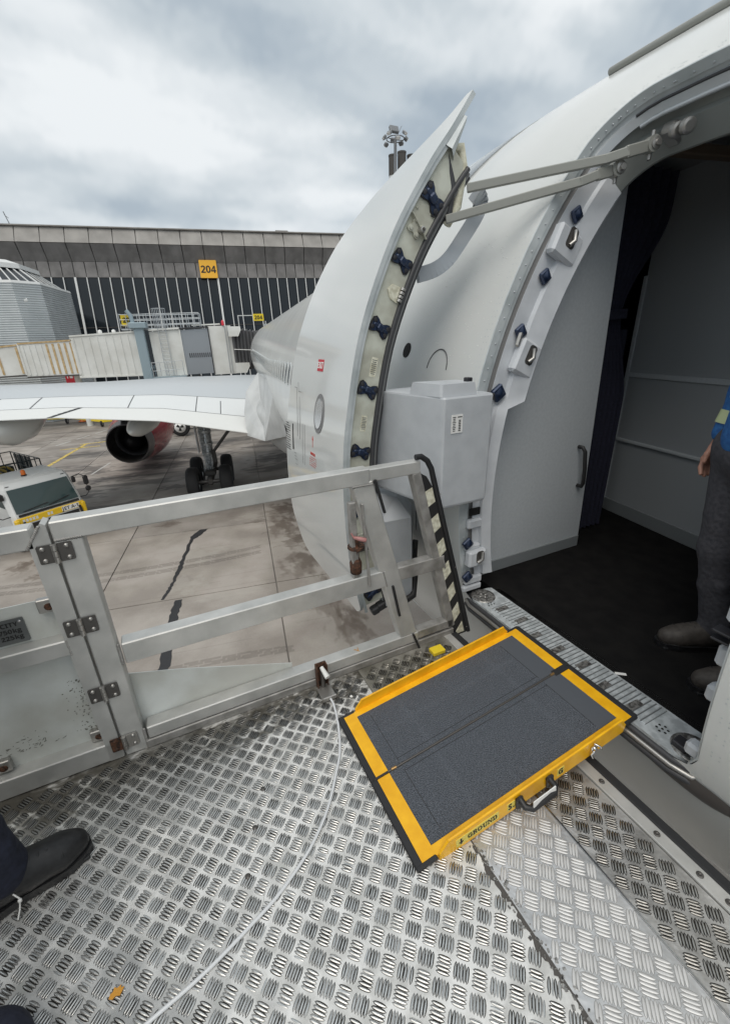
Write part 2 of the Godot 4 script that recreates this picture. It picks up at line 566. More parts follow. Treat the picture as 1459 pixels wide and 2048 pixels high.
func fs(s: float, th: float) -> Vector3:
	var r := fr_at(s)
	return wf(-r * cos(th), yc_at(s) + r * sin(th), s).snapped(Vector3.ONE * 0.0001)

func fs_normal(s: float, th: float) -> Vector3:
	var e := 0.002
	return (fs(s + e * 20, th) - fs(s - e * 20, th)).cross(fs(s, th + e * 10) - fs(s, th - e * 10)).normalized() * -1.0

# (s, angle) of the skin point at this height and this place along the platform edge
func at_zy(z: float, y: float) -> Vector2:
	var s := 0.0
	var l := 0.0
	for i in 8:
		var r := fr_at(s)
		l = -sqrt(maxf(r * r - pow(y - yc_at(s), 2), 0.01))
		s = (z - FO.z - FRT.z * l) / FAX.z
	return Vector2(s, atan2(y - yc_at(s), -l))

# side 0 front upwards, 1 top aftwards, 2 aft side downwards, 3 bottom forwards
func hole_zy(side: int, f: float) -> Vector2:
	var p := Vector2.ZERO
	match side:
		0: p = Vector2(HZF, lerpf(HYB, HYT, f))
		1: p = Vector2(lerpf(HZF, HZA, f), HYT)
		2: p = Vector2(HZA, lerpf(HYT, HYB, f))
		_: p = Vector2(lerpf(HZA, HZF, f), HYB)
	for q in [[HZF, HYT, 0.19], [HZA, HYT, 0.24], [HZF, HYB, 0.10], [HZA, HYB, 0.10]]:
		var cz: float = q[0] + (q[2] if q[0] == HZF else -q[2])
		var cy: float = q[1] + (q[2] if q[1] == HYB else -q[2])
		var dz: float = (p.x - cz) * (-1.0 if q[0] == HZF else 1.0)
		var dy: float = (p.y - cy) * (-1.0 if q[1] == HYB else 1.0)
		if dz > 0.0 and dy > 0.0:
			p = Vector2(cz, cy) + (p - Vector2(cz, cy)).normalized() * q[2]
	return p

func build_fuselage():
	var st := S()
	var g := 900000
	st.set_smooth_group(g)
	var outer := []
	var inner := []
	var dt := deg_to_rad(2.5)
	for k in 56: outer.append(Vector2(1.6, deg_to_rad(-60) + dt * k)); 
	for k in 14: outer.append(Vector2(1.6 - 0.2 * k, deg_to_rad(-60) + dt * 56))
	for k in 56: outer.append(Vector2(-1.2, deg_to_rad(-60) + dt * (56 - k)))
	for k in 14: outer.append(Vector2(-1.2 + 0.2 * k, deg_to_rad(-60)))
	for side in 4:
		var n: int = [56, 14, 56, 14][side]
		for k in n:
			var p := hole_zy(side, float(k) / n)
			inner.append(at_zy(p.x, p.y))
	var rows := []
	for j in 13:
		var f := pow(float(j) / 12, 1.4)
		var row := []
		for i in outer.size():
			var q: Vector2 = inner[i].lerp(outer[i], f)
			row.append(fs(q.x, q.y))
		rows.append(row)
	for j in 12:
		for i in outer.size():
			var k := (i + 1) % outer.size()
			quad(st, rows[j][i], rows[j + 1][i], rows[j + 1][k], rows[j][k])
	# the rest of the barrel
	var ss := []
	for v in [-11.0, -9.0, -7.0, -5.0, -3.5, -2.4, -1.8]: ss.append(v)
	for k in 15: ss.append(-1.2 + 0.2 * k)
	for v in [2.0, 2.4, 2.8, 3.2, 3.6, 4.0, 4.4, 4.8, 6, 8, 11, 14, 18, 22, 27, 32, 38, 44, 45, 46, 47, 48, 49, 50, 50.8, 51.3, 51.58]: ss.append(v)
	for i in ss.size() - 1:
		var a: float = ss[i]
		var b: float = ss[i + 1]
		for k in 144:
			if a > -1.3 and b < 1.65 and k >= 0 and k < 56: continue
			var t0 := deg_to_rad(-60) + dt * k
			var t1 := deg_to_rad(-60) + dt * (k + 1)
			if k == 143: t1 = deg_to_rad(-60)
			quad(st, fs(b, t0), fs(a, t0), fs(a, t1), fs(b, t1))
	ob("fuselage_skin", st, M.skin_body, plane)
	# joints between skin panels: thin dark lines of sealant
	st = S()
	for s in [1.95, 2.9, 5.4, 9.8]:
		for k in range(0, 60):
			var t0 := deg_to_rad(-75) + dt * k
			var n := fs_normal(s, t0)
			quad(st, fs(s, t0) + n * 0.0015, fs(s - 0.007, t0) + n * 0.0015, fs(s - 0.007, t0 + dt) + n * 0.0015, fs(s, t0 + dt) + n * 0.0015)
	for th in [deg_to_rad(-17.5), deg_to_rad(-40), deg_to_rad(58)]:
		for k in 40:
			var s0 := 1.62 + k * 0.35
			var n := fs_normal(s0, th)
			quad(st, fs(s0 + 0.35, th) + n * 0.0015, fs(s0, th) + n * 0.0015, fs(s0, th + 0.0018) + n * 0.0015, fs(s0 + 0.35, th + 0.0018) + n * 0.0015)
	ob("skin_joint", st, M.seam, plane)
	# cabin windows
	var ring := S()
	prism(ring, ellipse(0.135, 0.195, 20), Transform3D(), -0.01, 0.0008)
	ring.generate_normals()
	var am := ring.commit()
	am.surface_set_material(0, M.door_metal)
	var pane := S()
	prism(pane, ellipse(0.105, 0.165, 20), Transform3D(), -0.01, 0.0014)
	pane.generate_normals()
	var pm := pane.commit()
	pm.surface_set_material(0, M.window_dark)
	for i in 56:
		var s := 4.75 + 0.533 * i
		var th := asin((lerpf(0.99, 0.80, clampf((s - 4.7) / 8.0, 0, 1)) - yc_at(s)) / fr_at(s))
		var n := fs_normal(s, th)
		var up := (fs(s, th + 0.01) - fs(s, th - 0.01)).normalized()
		var fr := Transform3D(Basis(up.cross(n), up, n), fs(s, th))
		var wn := put("window", am, null, fr, plane)
		var pn := MeshInstance3D.new()
		pn.mesh = pm
		pn.name = "pane"
		wn.add_child(pn, true)

func build_wing():
	# [across, s of trailing edge, its height, s of leading edge, its height, thickness]
	var sec := [[-2.3, 15.15, -1.95, 26.0, -0.95, 0.150], [-3.4, 15.05, -1.72, 25.5, -0.85, 0.145], [-6.4, 15.0, -1.02, 23.7, -0.55, 0.125], [-9.4, 14.6, -0.62, 21.7, -0.38, 0.115],
		[-12.5, 13.2, -0.36, 19.7, -0.15, 0.110], [-20.0, 10.3, 0.35, 14.9, 0.5, 0.105], [-28.8, 6.9, 1.25, 9.4, 1.3, 0.10]]
	var wp := func(q: float, f: float, side: float, lift := 0.0) -> Vector3:
		var x := clampf(q, 0, 1) * (sec.size() - 1)
		var i := mini(int(x), sec.size() - 2)
		var u := x - i
		var v := []
		for k in 6: v.append(lerpf(sec[i][k], sec[i + 1][k], u))
		var c: float = v[3] - v[1]
		var xc := 1.0 - f          # from the leading edge
		var th: float = 5.0 * v[5] * (0.2969 * sqrt(maxf(xc, 0.0)) - 0.126 * xc - 0.3516 * xc * xc + 0.2843 * xc * xc * xc - 0.1036 * xc * xc * xc * xc)
		var camb := 0.02 * sin(PI * xc)
		return wl(v[0], lerpf(v[2], v[4], f) + c * (camb + side * th * (1.0 if side > 0 else 0.8)) + side * 0.012 + lift, lerpf(v[1], v[3], f))
	var st := S()
	sheet(st, func(u, v): return wp.call(1.0 - u, 0.30 + v * 0.70, 1.0), 48, 16)
	sheet(st, func(u, v): return wp.call(u, v, -1.0), 48, 12)
	var wing := ob("wing", st, M.wing_grey, plane)
	st = S()
	sheet(st, func(u, v): return wp.call(1.0 - u, 0.125 + v * 0.175, 1.0), 48, 4)
	ob("spoiler_panel", st, M.wing_white, wing)
	st = S()
	sheet(st, func(u, v): return wp.call(1.0 - u, v * 0.125, 1.0), 48, 4)
	sheet(st, func(u, v): return wp.call(1.0 - u, 0.0, -1.0 + 2.0 * v), 48, 1)
	ob("flap", st, M.white_paint, wing)
	st = S()
	for f in [0.125, 0.30]:
		for i in 60:
			var q0 := i / 60.0 * 0.8
			var q1 := (i + 1) / 60.0 * 0.8
			quad(st, wp.call(q1, f, 1.0, 0.004), wp.call(q0, f, 1.0, 0.004), wp.call(q0, f + 0.003, 1.0, 0.004), wp.call(q1, f + 0.003, 1.0, 0.004))
	for q in [[0.27, 0.125, 0.30, 0.002], [0.395, 0.13, 0.30, 0.002], [0.545, 0.13, 0.30, 0.002], [0.60, 0.13, 0.30, 0.002], [0.22, 0.13, 0.26, 0.002]]:
		for k in 6:
			var f0 := lerpf(q[1], q[2], k / 6.0)
			var f1 := lerpf(q[1], q[2], (k + 1) / 6.0)
			quad(st, wp.call(q[0] + q[3], f0, 1.0, 0.004), wp.call(q[0], f0, 1.0, 0.004), wp.call(q[0], f1, 1.0, 0.004), wp.call(q[0] + q[3], f1, 1.0, 0.004))
	ob("panel_seam", st, M.seam, wing)
	# the gap between the inner and the outer flap, cut at a slant
	st = S()
	for k in 6:
		var f0 := k / 6.0 * 0.125
		var f1 := (k + 1) / 6.0 * 0.125
		var q0 := 0.505 + f0 * 0.10 / 0.125 * -0.35
		var q1 := 0.505 + f1 * 0.10 / 0.125 * -0.35
		quad(st, wp.call(q0 + 0.008, f0, 1.0, 0.006), wp.call(q0, f0, 1.0, 0.006), wp.call(q1, f1, 1.0, 0.006), wp.call(q1 + 0.006, f1, 1.0, 0.006))
	ob("flap_gap", st, M.engine_dark, wing)
	for q in [[-7.55, 15.4, -1.42, 20.5, -1.35, 0.42], [-11.2, 13.2, -0.92, 18.6, -0.80, 0.62]]:
		st = S()
		var a := wl(q[0], q[2], q[1])
		var b := wl(q[0] + 0.35, q[4], q[3])
		var ln := a.distance_to(b)
		lathe(st, a, b - a, [[0.0, 0.0], [0.10, 0.12], [0.24, 0.5], [0.36, 1.0], [q[5], 1.9], [q[5], 2.8], [0.3, 4.1], [0.0, ln]], 20)
		ob("flap_track_fairing", st, M.white_paint, plane)

func build_engine():
	var at := wl(-9.37, -3.12, 22.1)
	var st := S()
	lathe(st, at, AX, [[0.99, 0.0], [1.05, 0.3], [1.13, 0.75]], 40)
	lathe(st, at, AX, [[0.99, 0.0], [0.94, 0.0], [0.95, 1.5]], 40, true)
	var eng := ob("engine", st, M.engine_metal, plane)
	st = S()
	lathe(st, at, AX, [[1.13, 0.75], [1.26, 1.5], [1.42, 2.6], [1.52, 3.8], [1.53, 4.9], [1.46, 5.9], [1.36, 6.35]], 48)
	ob("nacelle", st, M.engine_red, eng)
	st = S()
	lathe(st, at, AX, [[1.36, 6.35], [1.28, 6.5], [1.2, 6.4], [1.2, 5.4], [0.0, 5.3]], 40)
	ob("intake_lip", st, M.chrome, eng)
	st = S()
	lathe(st, at, AX, [[0.95, 1.5], [0.62, 1.6], [0.52, 1.0], [0.40, 0.75], [0.16, 0.45], [0.05, 0.40], [0.0, 0.40]], 32)
	ob("exhaust_cone", st, M.engine_dark, eng)
	st = S()
	loft(st, [[wl(-9.15, -1.9, 22.0), wl(-9.15, -2.2, 23.5), wl(-9.15, -1.75, 28.0)], [wl(-9.15, -0.9, 20.0), wl(-9.15, -0.8, 23.5), wl(-9.15, -0.9, 28.0)], [wl(-9.6, -0.9, 20.0), wl(-9.6, -0.8, 23.5), wl(-9.6, -0.9, 28.0)], [wl(-9.6, -1.9, 22.0), wl(-9.6, -2.2, 23.5), wl(-9.6, -1.75, 28.0)], [wl(-9.15, -1.9, 22.0), wl(-9.15, -2.2, 23.5), wl(-9.15, -1.75, 28.0)]])
	ob("pylon", st, M.wing_grey, plane)

func wheel(parent: Node, c: Vector3, axis: Vector3, r: float, w: float):
	var st := S()
	var h := w / 2
	lathe(st, c, axis, [[r * 0.52, -h * 0.75], [r * 0.62, -h * 0.95], [r * 0.85, -h], [r * 0.97, -h * 0.72], [r, -h * 0.3], [r, h * 0.3], [r * 0.97, h * 0.72], [r * 0.85, h], [r * 0.62, h * 0.95], [r * 0.52, h * 0.75]], 28)
	var t := ob("wheel", st, M.tyre, parent)
	st = S()
	lathe(st, c, axis, [[0.0, -h * 0.55], [r * 0.2, -h * 0.55], [r * 0.28, -h * 0.3], [r * 0.52, -h * 0.75], [r * 0.5, 0.0], [r * 0.52, h * 0.75], [r * 0.28, h * 0.3], [r * 0.2, h * 0.55], [0.0, h * 0.55]], 20, true)
	ob("rim", st, M.gear_silver, t)

func build_gear():
	var st := S()
	tube(st, [wl(-5.35, -0.9, 19.6), wl(-5.35, -2.2, 19.3), wl(-5.35, -3.25, 19.1)], 0.24, 16)
	tube(st, [wl(-5.35, -3.2, 19.1), wl(-5.35, -4.25, 18.9)], 0.17, 16)
	for y in [-1.75, -2.25, -2.8, -3.22]:
		lathe(st, wl(-5.35, y, 19.22 + (y + 2.2) * 0.19), Vector3.UP, [[0.2, -0.05], [0.275, -0.05], [0.275, 0.05], [0.2, 0.05]], 16, true)
	var leg := ob("main_gear_leg", st, M.gear_silver, plane)
	st = S()
	bar(st, wl(-5.35, -4.27, 17.75), wl(-5.35, -4.27, 20.05), 0.26, 0.30, Vector3.UP, 0.04)
	for s in [17.85, 19.95]: tube(st, [wl(-6.2, -4.27, s), wl(-4.5, -4.27, s)], 0.09, 12)
	box(st, wl(-5.35, -4.05, 18.55), Vector3(0.5, 0.22, 0.4), Basis(Vector3.UP, -PHI), 0.04)
	ob("bogie_beam", st, M.steel_dark, leg)
	st = S()
	tube(st, [wl(-3.7, -1.6, 19.1), wl(-5.15, -3.25, 19.0)], 0.07, 10)
	tube(st, [wl(-3.9, -1.75, 18.95), wl(-4.35, -2.3, 18.95)], 0.06, 8)
	tube(st, [wl(-4.9, -1.35, 19.0), wl(-3.85, -1.85, 19.0)], 0.05, 8)
	bar(st, wl(-5.1, -3.1, 18.85), wl(-5.05, -3.6, 18.55), 0.2, 0.05)
	bar(st, wl(-5.05, -3.6, 18.55), wl(-5.2, -4.1, 18.75), 0.2, 0.05)
	ob("side_brace", st, M.steel_dark, leg)
	st = S()
	for k in 5:
		tube(st, [wl(-5.6 + 0.05 * k, -1.5, 19.0), wl(-5.62 + 0.04 * k, -2.6, 18.95), wl(-5.55 + 0.05 * k, -3.4, 18.85), wl(-5.6 + 0.1 * k, -4.0, 18.6)], 0.018, 6)
	for q in [[-5.2, -3.85, 18.6], [-5.5, -3.9, 18.6], [-5.35, -3.7, 18.62], [-5.1, -3.5, 18.7]]:
		box(st, wl(q[0], q[1], q[2]), Vector3(0.12, 0.1, 0.1), Basis(Vector3.UP, 0.4), 0.02)
	ob("brake_line", st, M.gear_silver, leg)
	st = S()
	bar(st, wl(-5.78, -1.5, 19.3), wl(-5.72, -3.2, 19.1), 0.03, 0.7, AX)
	ob("gear_door", st, M.wing_grey, leg)
	for l in [-6.05, -4.65]:
		for s in [17.9, 19.9]: wheel(leg, wl(l, -4.29, s), RT, 0.71, 0.52)

func build_belly():
	var st := S()
	sheet(st, func(u, v):
		var s := lerpf(11.0, 30.0, u)
		var k := sin(PI * u)
		var g := pow(maxf(k, 0.0), 0.36)
		var t := lerpf(deg_to_rad(50), deg_to_rad(-230), v)
		var hw := lerpf(1.3, 3.34, g)
		var hh := lerpf(0.9, 2.25 if t < 0.0 and t > -PI else 1.25, g)
		return wl(-hw * signf(cos(t)) * pow(absf(cos(t)), 0.85), -1.05 + hh * sin(t), s), 56, 60)
	ob("belly_fairing", st, M.fairing_white, plane)
	# the pointed fillet where the flap meets the body
	st = S()
	smooth(st)
	var tip := wl(-2.90, -1.76, 13.6)
	var up := wl(-2.50, 0.25, 11.6)
	var rim := [wl(-2.75, 0.35, 16.8), wl(-3.30, -0.35, 16.6), wl(-3.48, -1.05, 15.9), wl(-3.47, -1.80, 15.0)]
	flat(st)
	for i in 3: tri(st, tip, rim[i + 1], rim[i])
	tri(st, rim[0], up, tip)
	tri(st, up, wl(-2.3, -1.2, 11.4), tip)
	tri(st, rim[3], wl(-2.9, -2.1, 15.6), tip)
	ob("wing_root_fillet", st, M.fairing_white, plane)

# ------------------------------------------------------------ the open door
var DOOR := [Vector2(0.862, -0.035), Vector2(0.800, 0.30), Vector2(0.778, 0.60), Vector2(0.781, 0.90), Vector2(0.812, 1.15), Vector2(0.898, 1.53), Vector2(1.058, 1.90), Vector2(1.235, 2.17), Vector2(1.365, 2.33), Vector2(1.462, 2.46)]
func dp(t: float) -> Vector2: return catmull(DOOR, t)
func dn(t: float) -> Vector2:          # outboard normal
	var d := dp(minf(t + 0.01, 1.0)) - dp(maxf(t - 0.01, 0.0))
	return Vector2(-d.y, d.x).normalized()
func dt_of(y: float) -> float:
	var a := 0.0
	var b := 1.0
	for i in 24:
		var m := (a + b) / 2
		if dp(m).y < y: a = m
		else: b = m
	return a
# a point of the door: height on the outer skin, inboard depth, z
func dpt(t: float, depth: float, z: float) -> Vector3:
	var p := dp(t) - dn(t) * depth
	return Vector3(p.x, p.y, z)
func d_fr(z: float, y: float, lift: float) -> Transform3D:   # a frame on the outer skin: x aft (to the right seen from outside), y up
	var t := dt_of(y)
	var n := dn(t)
	var n3 := Vector3(n.x, n.y, 0)
	var up := Vector3(-n.y, n.x, 0) * (1.0 if n.x > 0 else -1.0)
	var x := Vector3(0, 0, 1)
	return Transform3D(Basis(x, up, x.cross(up)), dpt(t, -lift, z))

func build_door():
	var zf := func(t: float) -> float:
		var y := dp(t).y
		var tab := [[-0.04, -2.84], [-0.01, -2.93], [0.05, -2.97], [0.3, -2.985], [0.6, -2.94], [1.0, -2.86], [1.4, -2.81], [1.8, -2.72], [2.0, -2.63], [2.1, -2.55], [2.2, -2.42], [2.3, -2.25], [2.4, -2.01], [2.47, -1.92]]
		for i in tab.size() - 1:
			if y <= tab[i + 1][0]: return lerpf(tab[i][1], tab[i + 1][1], clampf((y - tab[i][0]) / (tab[i + 1][0] - tab[i][0]), 0, 1))
		return -1.92
	var za := func(t: float) -> float:
		return -1.895 - 0.10 * pow(clampf((0.06 - dp(t).y) / 0.1, 0, 1), 2)
	var st := S()
	sheet(st, func(u, v): return dpt(v, 0.0, lerpf(zf.call(v), za.call(v), u)), 20, 60)
	var door := ob("cabin_door", st, M.skin, plane)
	door.set_meta("label", "white curved cabin door swung open and standing ahead of its opening")
	st = S()
	sheet(st, func(u, v): return dpt(v, u * 0.022, za.call(v)), 1, 60)
	sheet(st, func(u, v): return dpt(v, (1.0 - u) * 0.022, zf.call(v)), 1, 60)
	sheet(st, func(u, v): return dpt(v, 0.022, lerpf(za.call(v), zf.call(v), u)), 1, 60)
	sheet(st, func(u, v): return dpt(0.0, v * 0.022, lerpf(zf.call(0.0), za.call(0.0), u)), 1, 1)
	sheet(st, func(u, v): return dpt(lerpf(0.015, 0.925, v), 0.022 + u * 0.018, -1.90), 1, 60)
	ob("skin_edge", st, M.door_metal, door)
	var t1 := dt_of(2.30)
	st = S()
	sheet(st, func(u, v): return dpt(lerpf(0.03, t1, v), 0.036 + u * 0.135, -1.915 + 0.004 * u), 1, 60)
	sheet(st, func(u, v): return dpt(lerpf(0.03, t1, v), 0.036, lerpf(-1.90, -1.915, u)), 1, 60)
	sheet(st, func(u, v): return dpt(0.03, lerpf(0.03, 0.17, v), lerpf(-2.2, -1.915, u)), 1, 1)
	sheet(st, func(u, v): return dpt(t1, lerpf(0.17, 0.03, v), lerpf(-2.2, -1.915, u)), 1, 1)
	ob("edge_panel", st, M.door_face, door)
	st = S()
	sheet(st, func(u, v): return dpt(lerpf(0.03, t1, v), 0.172, lerpf(-1.93, maxf(-2.86, zf.call(lerpf(0.03, t1, v)) + 0.06), u)), 6, 50)
	ob("inner_lining", st, M.liner, door)
	# seals down the inner edge
	for q in [[0.168, -1.91, 0.013, "seal_dark"], [0.188, -1.925, 0.010, "seal_grey"], [0.203, -1.94, 0.012, "seal_dark"]]:
		st = S()
		var pts := []
		for k in 41: pts.append(dpt(lerpf(0.02, t1, k / 40.0), q[0], q[1]))
		tube(st, pts, q[2], 8)
		ob("seal", st, M[q[3]], door)
	# bone-shaped stop fittings
	var base := S()
	var bone := []
	for q in [[0.052, 0.026], [0.040, 0.036], [0.022, 0.030], [0.008, 0.020], [-0.008, 0.020], [-0.022, 0.030], [-0.040, 0.036], [-0.052, 0.026]]: bone.append(Vector2(q[0], q[1]))
	for i in range(7, -1, -1): bone.append(Vector2(bone[i].x, -bone[i].y))
	prism(base, bone, Transform3D(), 0.0, 0.012)
	for q in [[0.038, 0.016], [0.038, -0.016], [-0.038, 0.016], [-0.038, -0.016]]:
		lathe(base, Vector3(q[0], q[1], 0.010), Vector3(0, 0, 1), [[0.010, 0.0], [0.010, 0.008], [0.005, 0.010], [0.0, 0.010]], 10, true)
	base.generate_normals()
	var mesh := base.commit()
	var top := S()
	box(top, Vector3(0, 0, 0.020), Vector3(0.034, 0.030, 0.030), Basis(), 0.006)
	box(top, Vector3(0.024, 0.0, 0.014), Vector3(0.03, 0.016, 0.018), Basis(), 0.005)
	box(top, Vector3(-0.024, 0.0, 0.014), Vector3(0.03, 0.016, 0.018), Basis(), 0.005)
	prism(top, bone.map(func(p): return p * 0.86), Transform3D(), 0.0125, 0.0145)
	top.generate_normals()
	top.commit(mesh)
	mesh.surface_set_material(0, M.stop_dark)
	mesh.surface_set_material(1, M.stop_blue)
	var face := func(y: float, depth: float, turn := 0.0) -> Transform3D:
		var t := dt_of(y)
		var n := dn(t)
		var x := Vector3(-n.x, -n.y, 0)
		var b := Basis(x, Vector3(0, 0, 1).cross(x), Vector3(0, 0, 1))
		return Transform3D(b * Basis(Vector3(0, 0, 1), turn), dpt(t, depth, -1.914))
	for y in [2.12, 1.86, 1.575, 1.285, 0.975, 0.635, 0.10]:
		var tr: Transform3D = face.call(y, 0.100, -0.25 if y > 0.2 else 0.35)
		tr.basis = tr.basis * Basis.from_scale(Vector3(1.0, 1.0, 0.65) * (1.2 if y > 2.0 else 1.0))
		put("stop_fitting", mesh, null, tr, door)
	# the clover-shaped pad with its pin, the roller bracket and the two yellow placards
	st = S()
	var clover := []
	for k in 32:
		var a := TAU * k / 32
		var rr := 0.034 + 0.010 * cos(4.0 * a)
		clover.append(Vector2(cos(a) * rr, sin(a) * rr))
	prism(st, clover, face.call(2.0, 0.095, 0.6), 0.0, 0.010)
	for k in 4:
		var q := Vector2.from_angle(k * PI / 2) * 0.028
		var f: Transform3D = face.call(2.0, 0.095, 0.6)
		lathe(st, f * Vector3(q.x, q.y, 0.009), Vector3(0, 0, 1), [[0.009, 0.0], [0.009, 0.006], [0.0, 0.008]], 10, true)
	ob("guide_pad", st, M.door_face, door)
	st = S()
	lathe(st, face.call(2.0, 0.117) * Vector3(0, 0, 0.01), Vector3(0, 0, 1), [[0.013, 0.0], [0.013, 0.03], [0.008, 0.032], [0.008, 0.02], [0.0, 0.02]], 12, true)
	ob("guide_pin", st, M.steel, door)
	st = S()
	prism(st, [Vector2(-0.045, 0.0), Vector2(-0.03, 0.03), Vector2(0.02, 0.035), Vector2(0.035, 0.0), Vector2(0.02, -0.035), Vector2(-0.02, -0.03)], face.call(1.735, 0.125), 0.0, 0.008)
	ob("roller_bracket", st, M.cream, door)
	st = S()
	for k in 4:
		var f: Transform3D = face.call(1.735, 0.150)
		lathe(st, f * Vector3(0.0, -0.028 + k * 0.017, 0.012), f.basis.y, [[0.0, 0.0], [0.013, 0.0], [0.013, 0.011], [0.0, 0.011]], 12, true)
	ob("roller", st, M.steel, door)
	for q in [[1.395, 0.034, 0.090], [1.125, 0.030, 0.078]]:
		var f: Transform3D = face.call(q[0], 0.115 if q[0] > 1.2 else 0.105)
		st = S()
		prism(st, round_rect(q[1], q[2], 0.003), f, 0.0, 0.002)
		var pl := ob("placard", st, M.cream, door)
		st = S()
		for k in 8:
			var w: float = q[1] * (0.62 if k % 3 == 1 else 0.78)
			box(st, f * Vector3(0, q[2] * (0.36 - k * 0.1), 0.0025), Vector3(w, 0.0028, 0.001), f.basis)
		ob("print_lines", st, M.plate_dark, pl)
	# bracket plate behind the top stop, drain hole, rivets and the lower latches
	st = S()
	bar(st, dpt(dt_of(2.03), 0.045, -1.908), dpt(dt_of(1.99), 0.16, -1.908), 0.004, 0.028, Vector3(0, 0, 1))
	ob("doubler_strip", st, M.door_face, door)
	st = S()
	for k in 9: lathe(st, dpt(dt_of(0.52 - 0.018 * (k % 5)), 0.07 + 0.03 * (k / 5) + 0.01 * (k % 2), -1.914), Vector3(0, 0, 1), [[0.006, 0.0], [0.005, 0.004], [0.0, 0.005]], 8)
	for q in [[2.06, 0.06], [1.98, 0.13], [2.08, 0.13]]: lathe(st, dpt(dt_of(q[0]), q[1], -1.914), Vector3(0, 0, 1), [[0.006, 0.0], [0.005, 0.004], [0.0, 0.005]], 8)
	ob("rivet", st, M.door_face, door)
	st = S()
	box(st, dpt(dt_of(0.43), 0.10, -1.915), Vector3(0.12, 0.07, 0.012), Basis(), 0.003)
	box(st, dpt(dt_of(0.43), 0.115, -1.905), Vector3(0.05, 0.045, 0.03), Basis(), 0.008)
	lathe(st, dpt(dt_of(0.43), 0.075, -1.905), Vector3(0, 0, 1), [[0.022, 0.0], [0.022, 0.014], [0.010, 0.016], [0.0, 0.012]], 14, true)
	ob("latch_box", st, M.steel_dark, door)
	st = S()
	for q in [[0.03, 0.10, 0.05], [0.02, 0.15, 0.07], [0.0, 0.21, 0.06], [0.04, 0.24, 0.05]]:
		box(st, dpt(dt_of(-0.01), q[1], -1.93) + Vector3(0, -q[0], 0), Vector3(q[2], 0.05, 0.05), Basis(Vector3(0, 0, 1), 0.3), 0.008)
	box(st, Vector3(1.075, 0.10, -1.935), Vector3(0.03, 0.24, 0.03), Basis(Vector3(0, 0, 1), -0.15), 0.006)
	ob("lower_latch", st, M.seal_dark, door)
	# the thick corner and pale bulb at the top of the edge
	st = S()
	loft(st, [[dpt(t1 - 0.02, 0.02, -1.90), dpt(0.93, 0.018, -1.90)], [dpt(t1 - 0.02, 0.05, -1.88), dpt(0.93, 0.035, -1.89)], [dpt(t1 - 0.02, 0.08, -1.90), dpt(0.93, 0.05, -1.91)], [dpt(t1 - 0.02, 0.16, -1.98), dpt(0.92, 0.07, -1.98)]])
	ob("top_corner", st, M.door_metal, door)
	st = S()
	tube(st, [Vector3(1.375, 2.26, -1.95), Vector3(1.44, 2.27, -1.93), Vector3(1.455, 2.2, -1.93), Vector3(1.43, 2.05, -1.93), Vector3(1.385, 1.98, -1.94)], 0.022, 10)
	ob("bulb_seal", st, M.cream, door)
	st = S()
	tube(st, [Vector3(1.365, 2.235, -1.93), Vector3(1.395, 2.12, -1.92), Vector3(1.38, 1.99, -1.925)], 0.016, 8)
	ob("bulb_shadow", st, M.seal_dark, door)  # dark tube painted in for the shadow beside the bulb seal
	# the arm bracket curving down the inner side
	st = S()
	var arc := [Vector3(1.50, 2.10, -1.885), Vector3(1.575, 2.085, -1.94), Vector3(1.565, 2.03, -1.95), Vector3(1.50, 1.93, -1.97), Vector3(1.43, 1.845, -1.98), Vector3(1.36, 1.80, -1.99), Vector3(1.27, 1.775, -2.0)]
	var fine_arc := []
	for k in 25: fine_arc.append(catmull(arc, k / 24.0))
	arc = fine_arc
	for i in arc.size() - 1: bar(st, arc[i], arc[i + 1] + (arc[i + 1] - arc[i]).normalized() * 0.004, 0.068, 0.030, Vector3(-0.6, -0.15, 0.8), 0.0)
	ob("arm_bracket", st, M.bridge_grey, door)
	# markings on the outside
	var f := d_fr(-2.315, 1.368, 0.0015)
	st = S()
	prism(st, round_rect(0.088, 0.062, 0.004), f, -0.001, 0.0)
	var ex := ob("exit_sign", st, M.exit_red, door)
	ex.set_meta("label", "small red EXIT sign on the door skin")
	words(ex, "EXIT", f * Vector3(0, 0, 0.001), f.basis.x, f.basis.y, 0.034, M.white, 0.85)
	f = d_fr(-2.26, 1.118, 0.002)
	st = S()
	prism(st, ellipse(0.078, 0.108), f, -0.004, 0.0)
	var vp := ob("viewport", st, M.seal_grey, door)
	st = S()
	prism(st, ellipse(0.055, 0.082), f, 0.0, 0.004)
	ob("pane", st, M.chrome, vp)
	st = S()
	prism(st, [Vector2(-0.002, -0.03), Vector2(0.002, -0.03), Vector2(0.002, 0.012), Vector2(0.010, 0.012), Vector2(0, 0.036), Vector2(-0.010, 0.012), Vector2(-0.002, 0.012)], d_fr(-2.345, 0.945, 0.001), -0.001, 0.0005)
	ob("arrow", st, M.ink_red, door)
	f = d_fr(-2.345, 0.862, 0.0012)
	st = S()
	for k in 5:
		for j in 7:
			if (j * 5 + k * 3) % 7 == 0: continue
			box(st, f * Vector3(-0.052 + j * 0.017, -0.010 - k * 0.013, 0.0), Vector3(0.011, 0.0030, 0.001), f.basis)
	var dg := ob("warning_text", st, M.ink_red, door)
	words(dg, "DANGER", f * Vector3(0, 0.012, 0.0), f.basis.x, f.basis.y, 0.017, M.ink_red, 0.9, false)
	f = d_fr(-2.84, 0.90, 0.0012)
	st = S()
	for k in 12: box(st, f * Vector3(-0.012 + 0.008 * (k % 2), 0.085 - k * 0.016, 0.0), Vector3(0.10 if k % 4 else 0.06, 0.0045, 0.001), f.basis)
	ob("printed_text", st, M.ink, door)
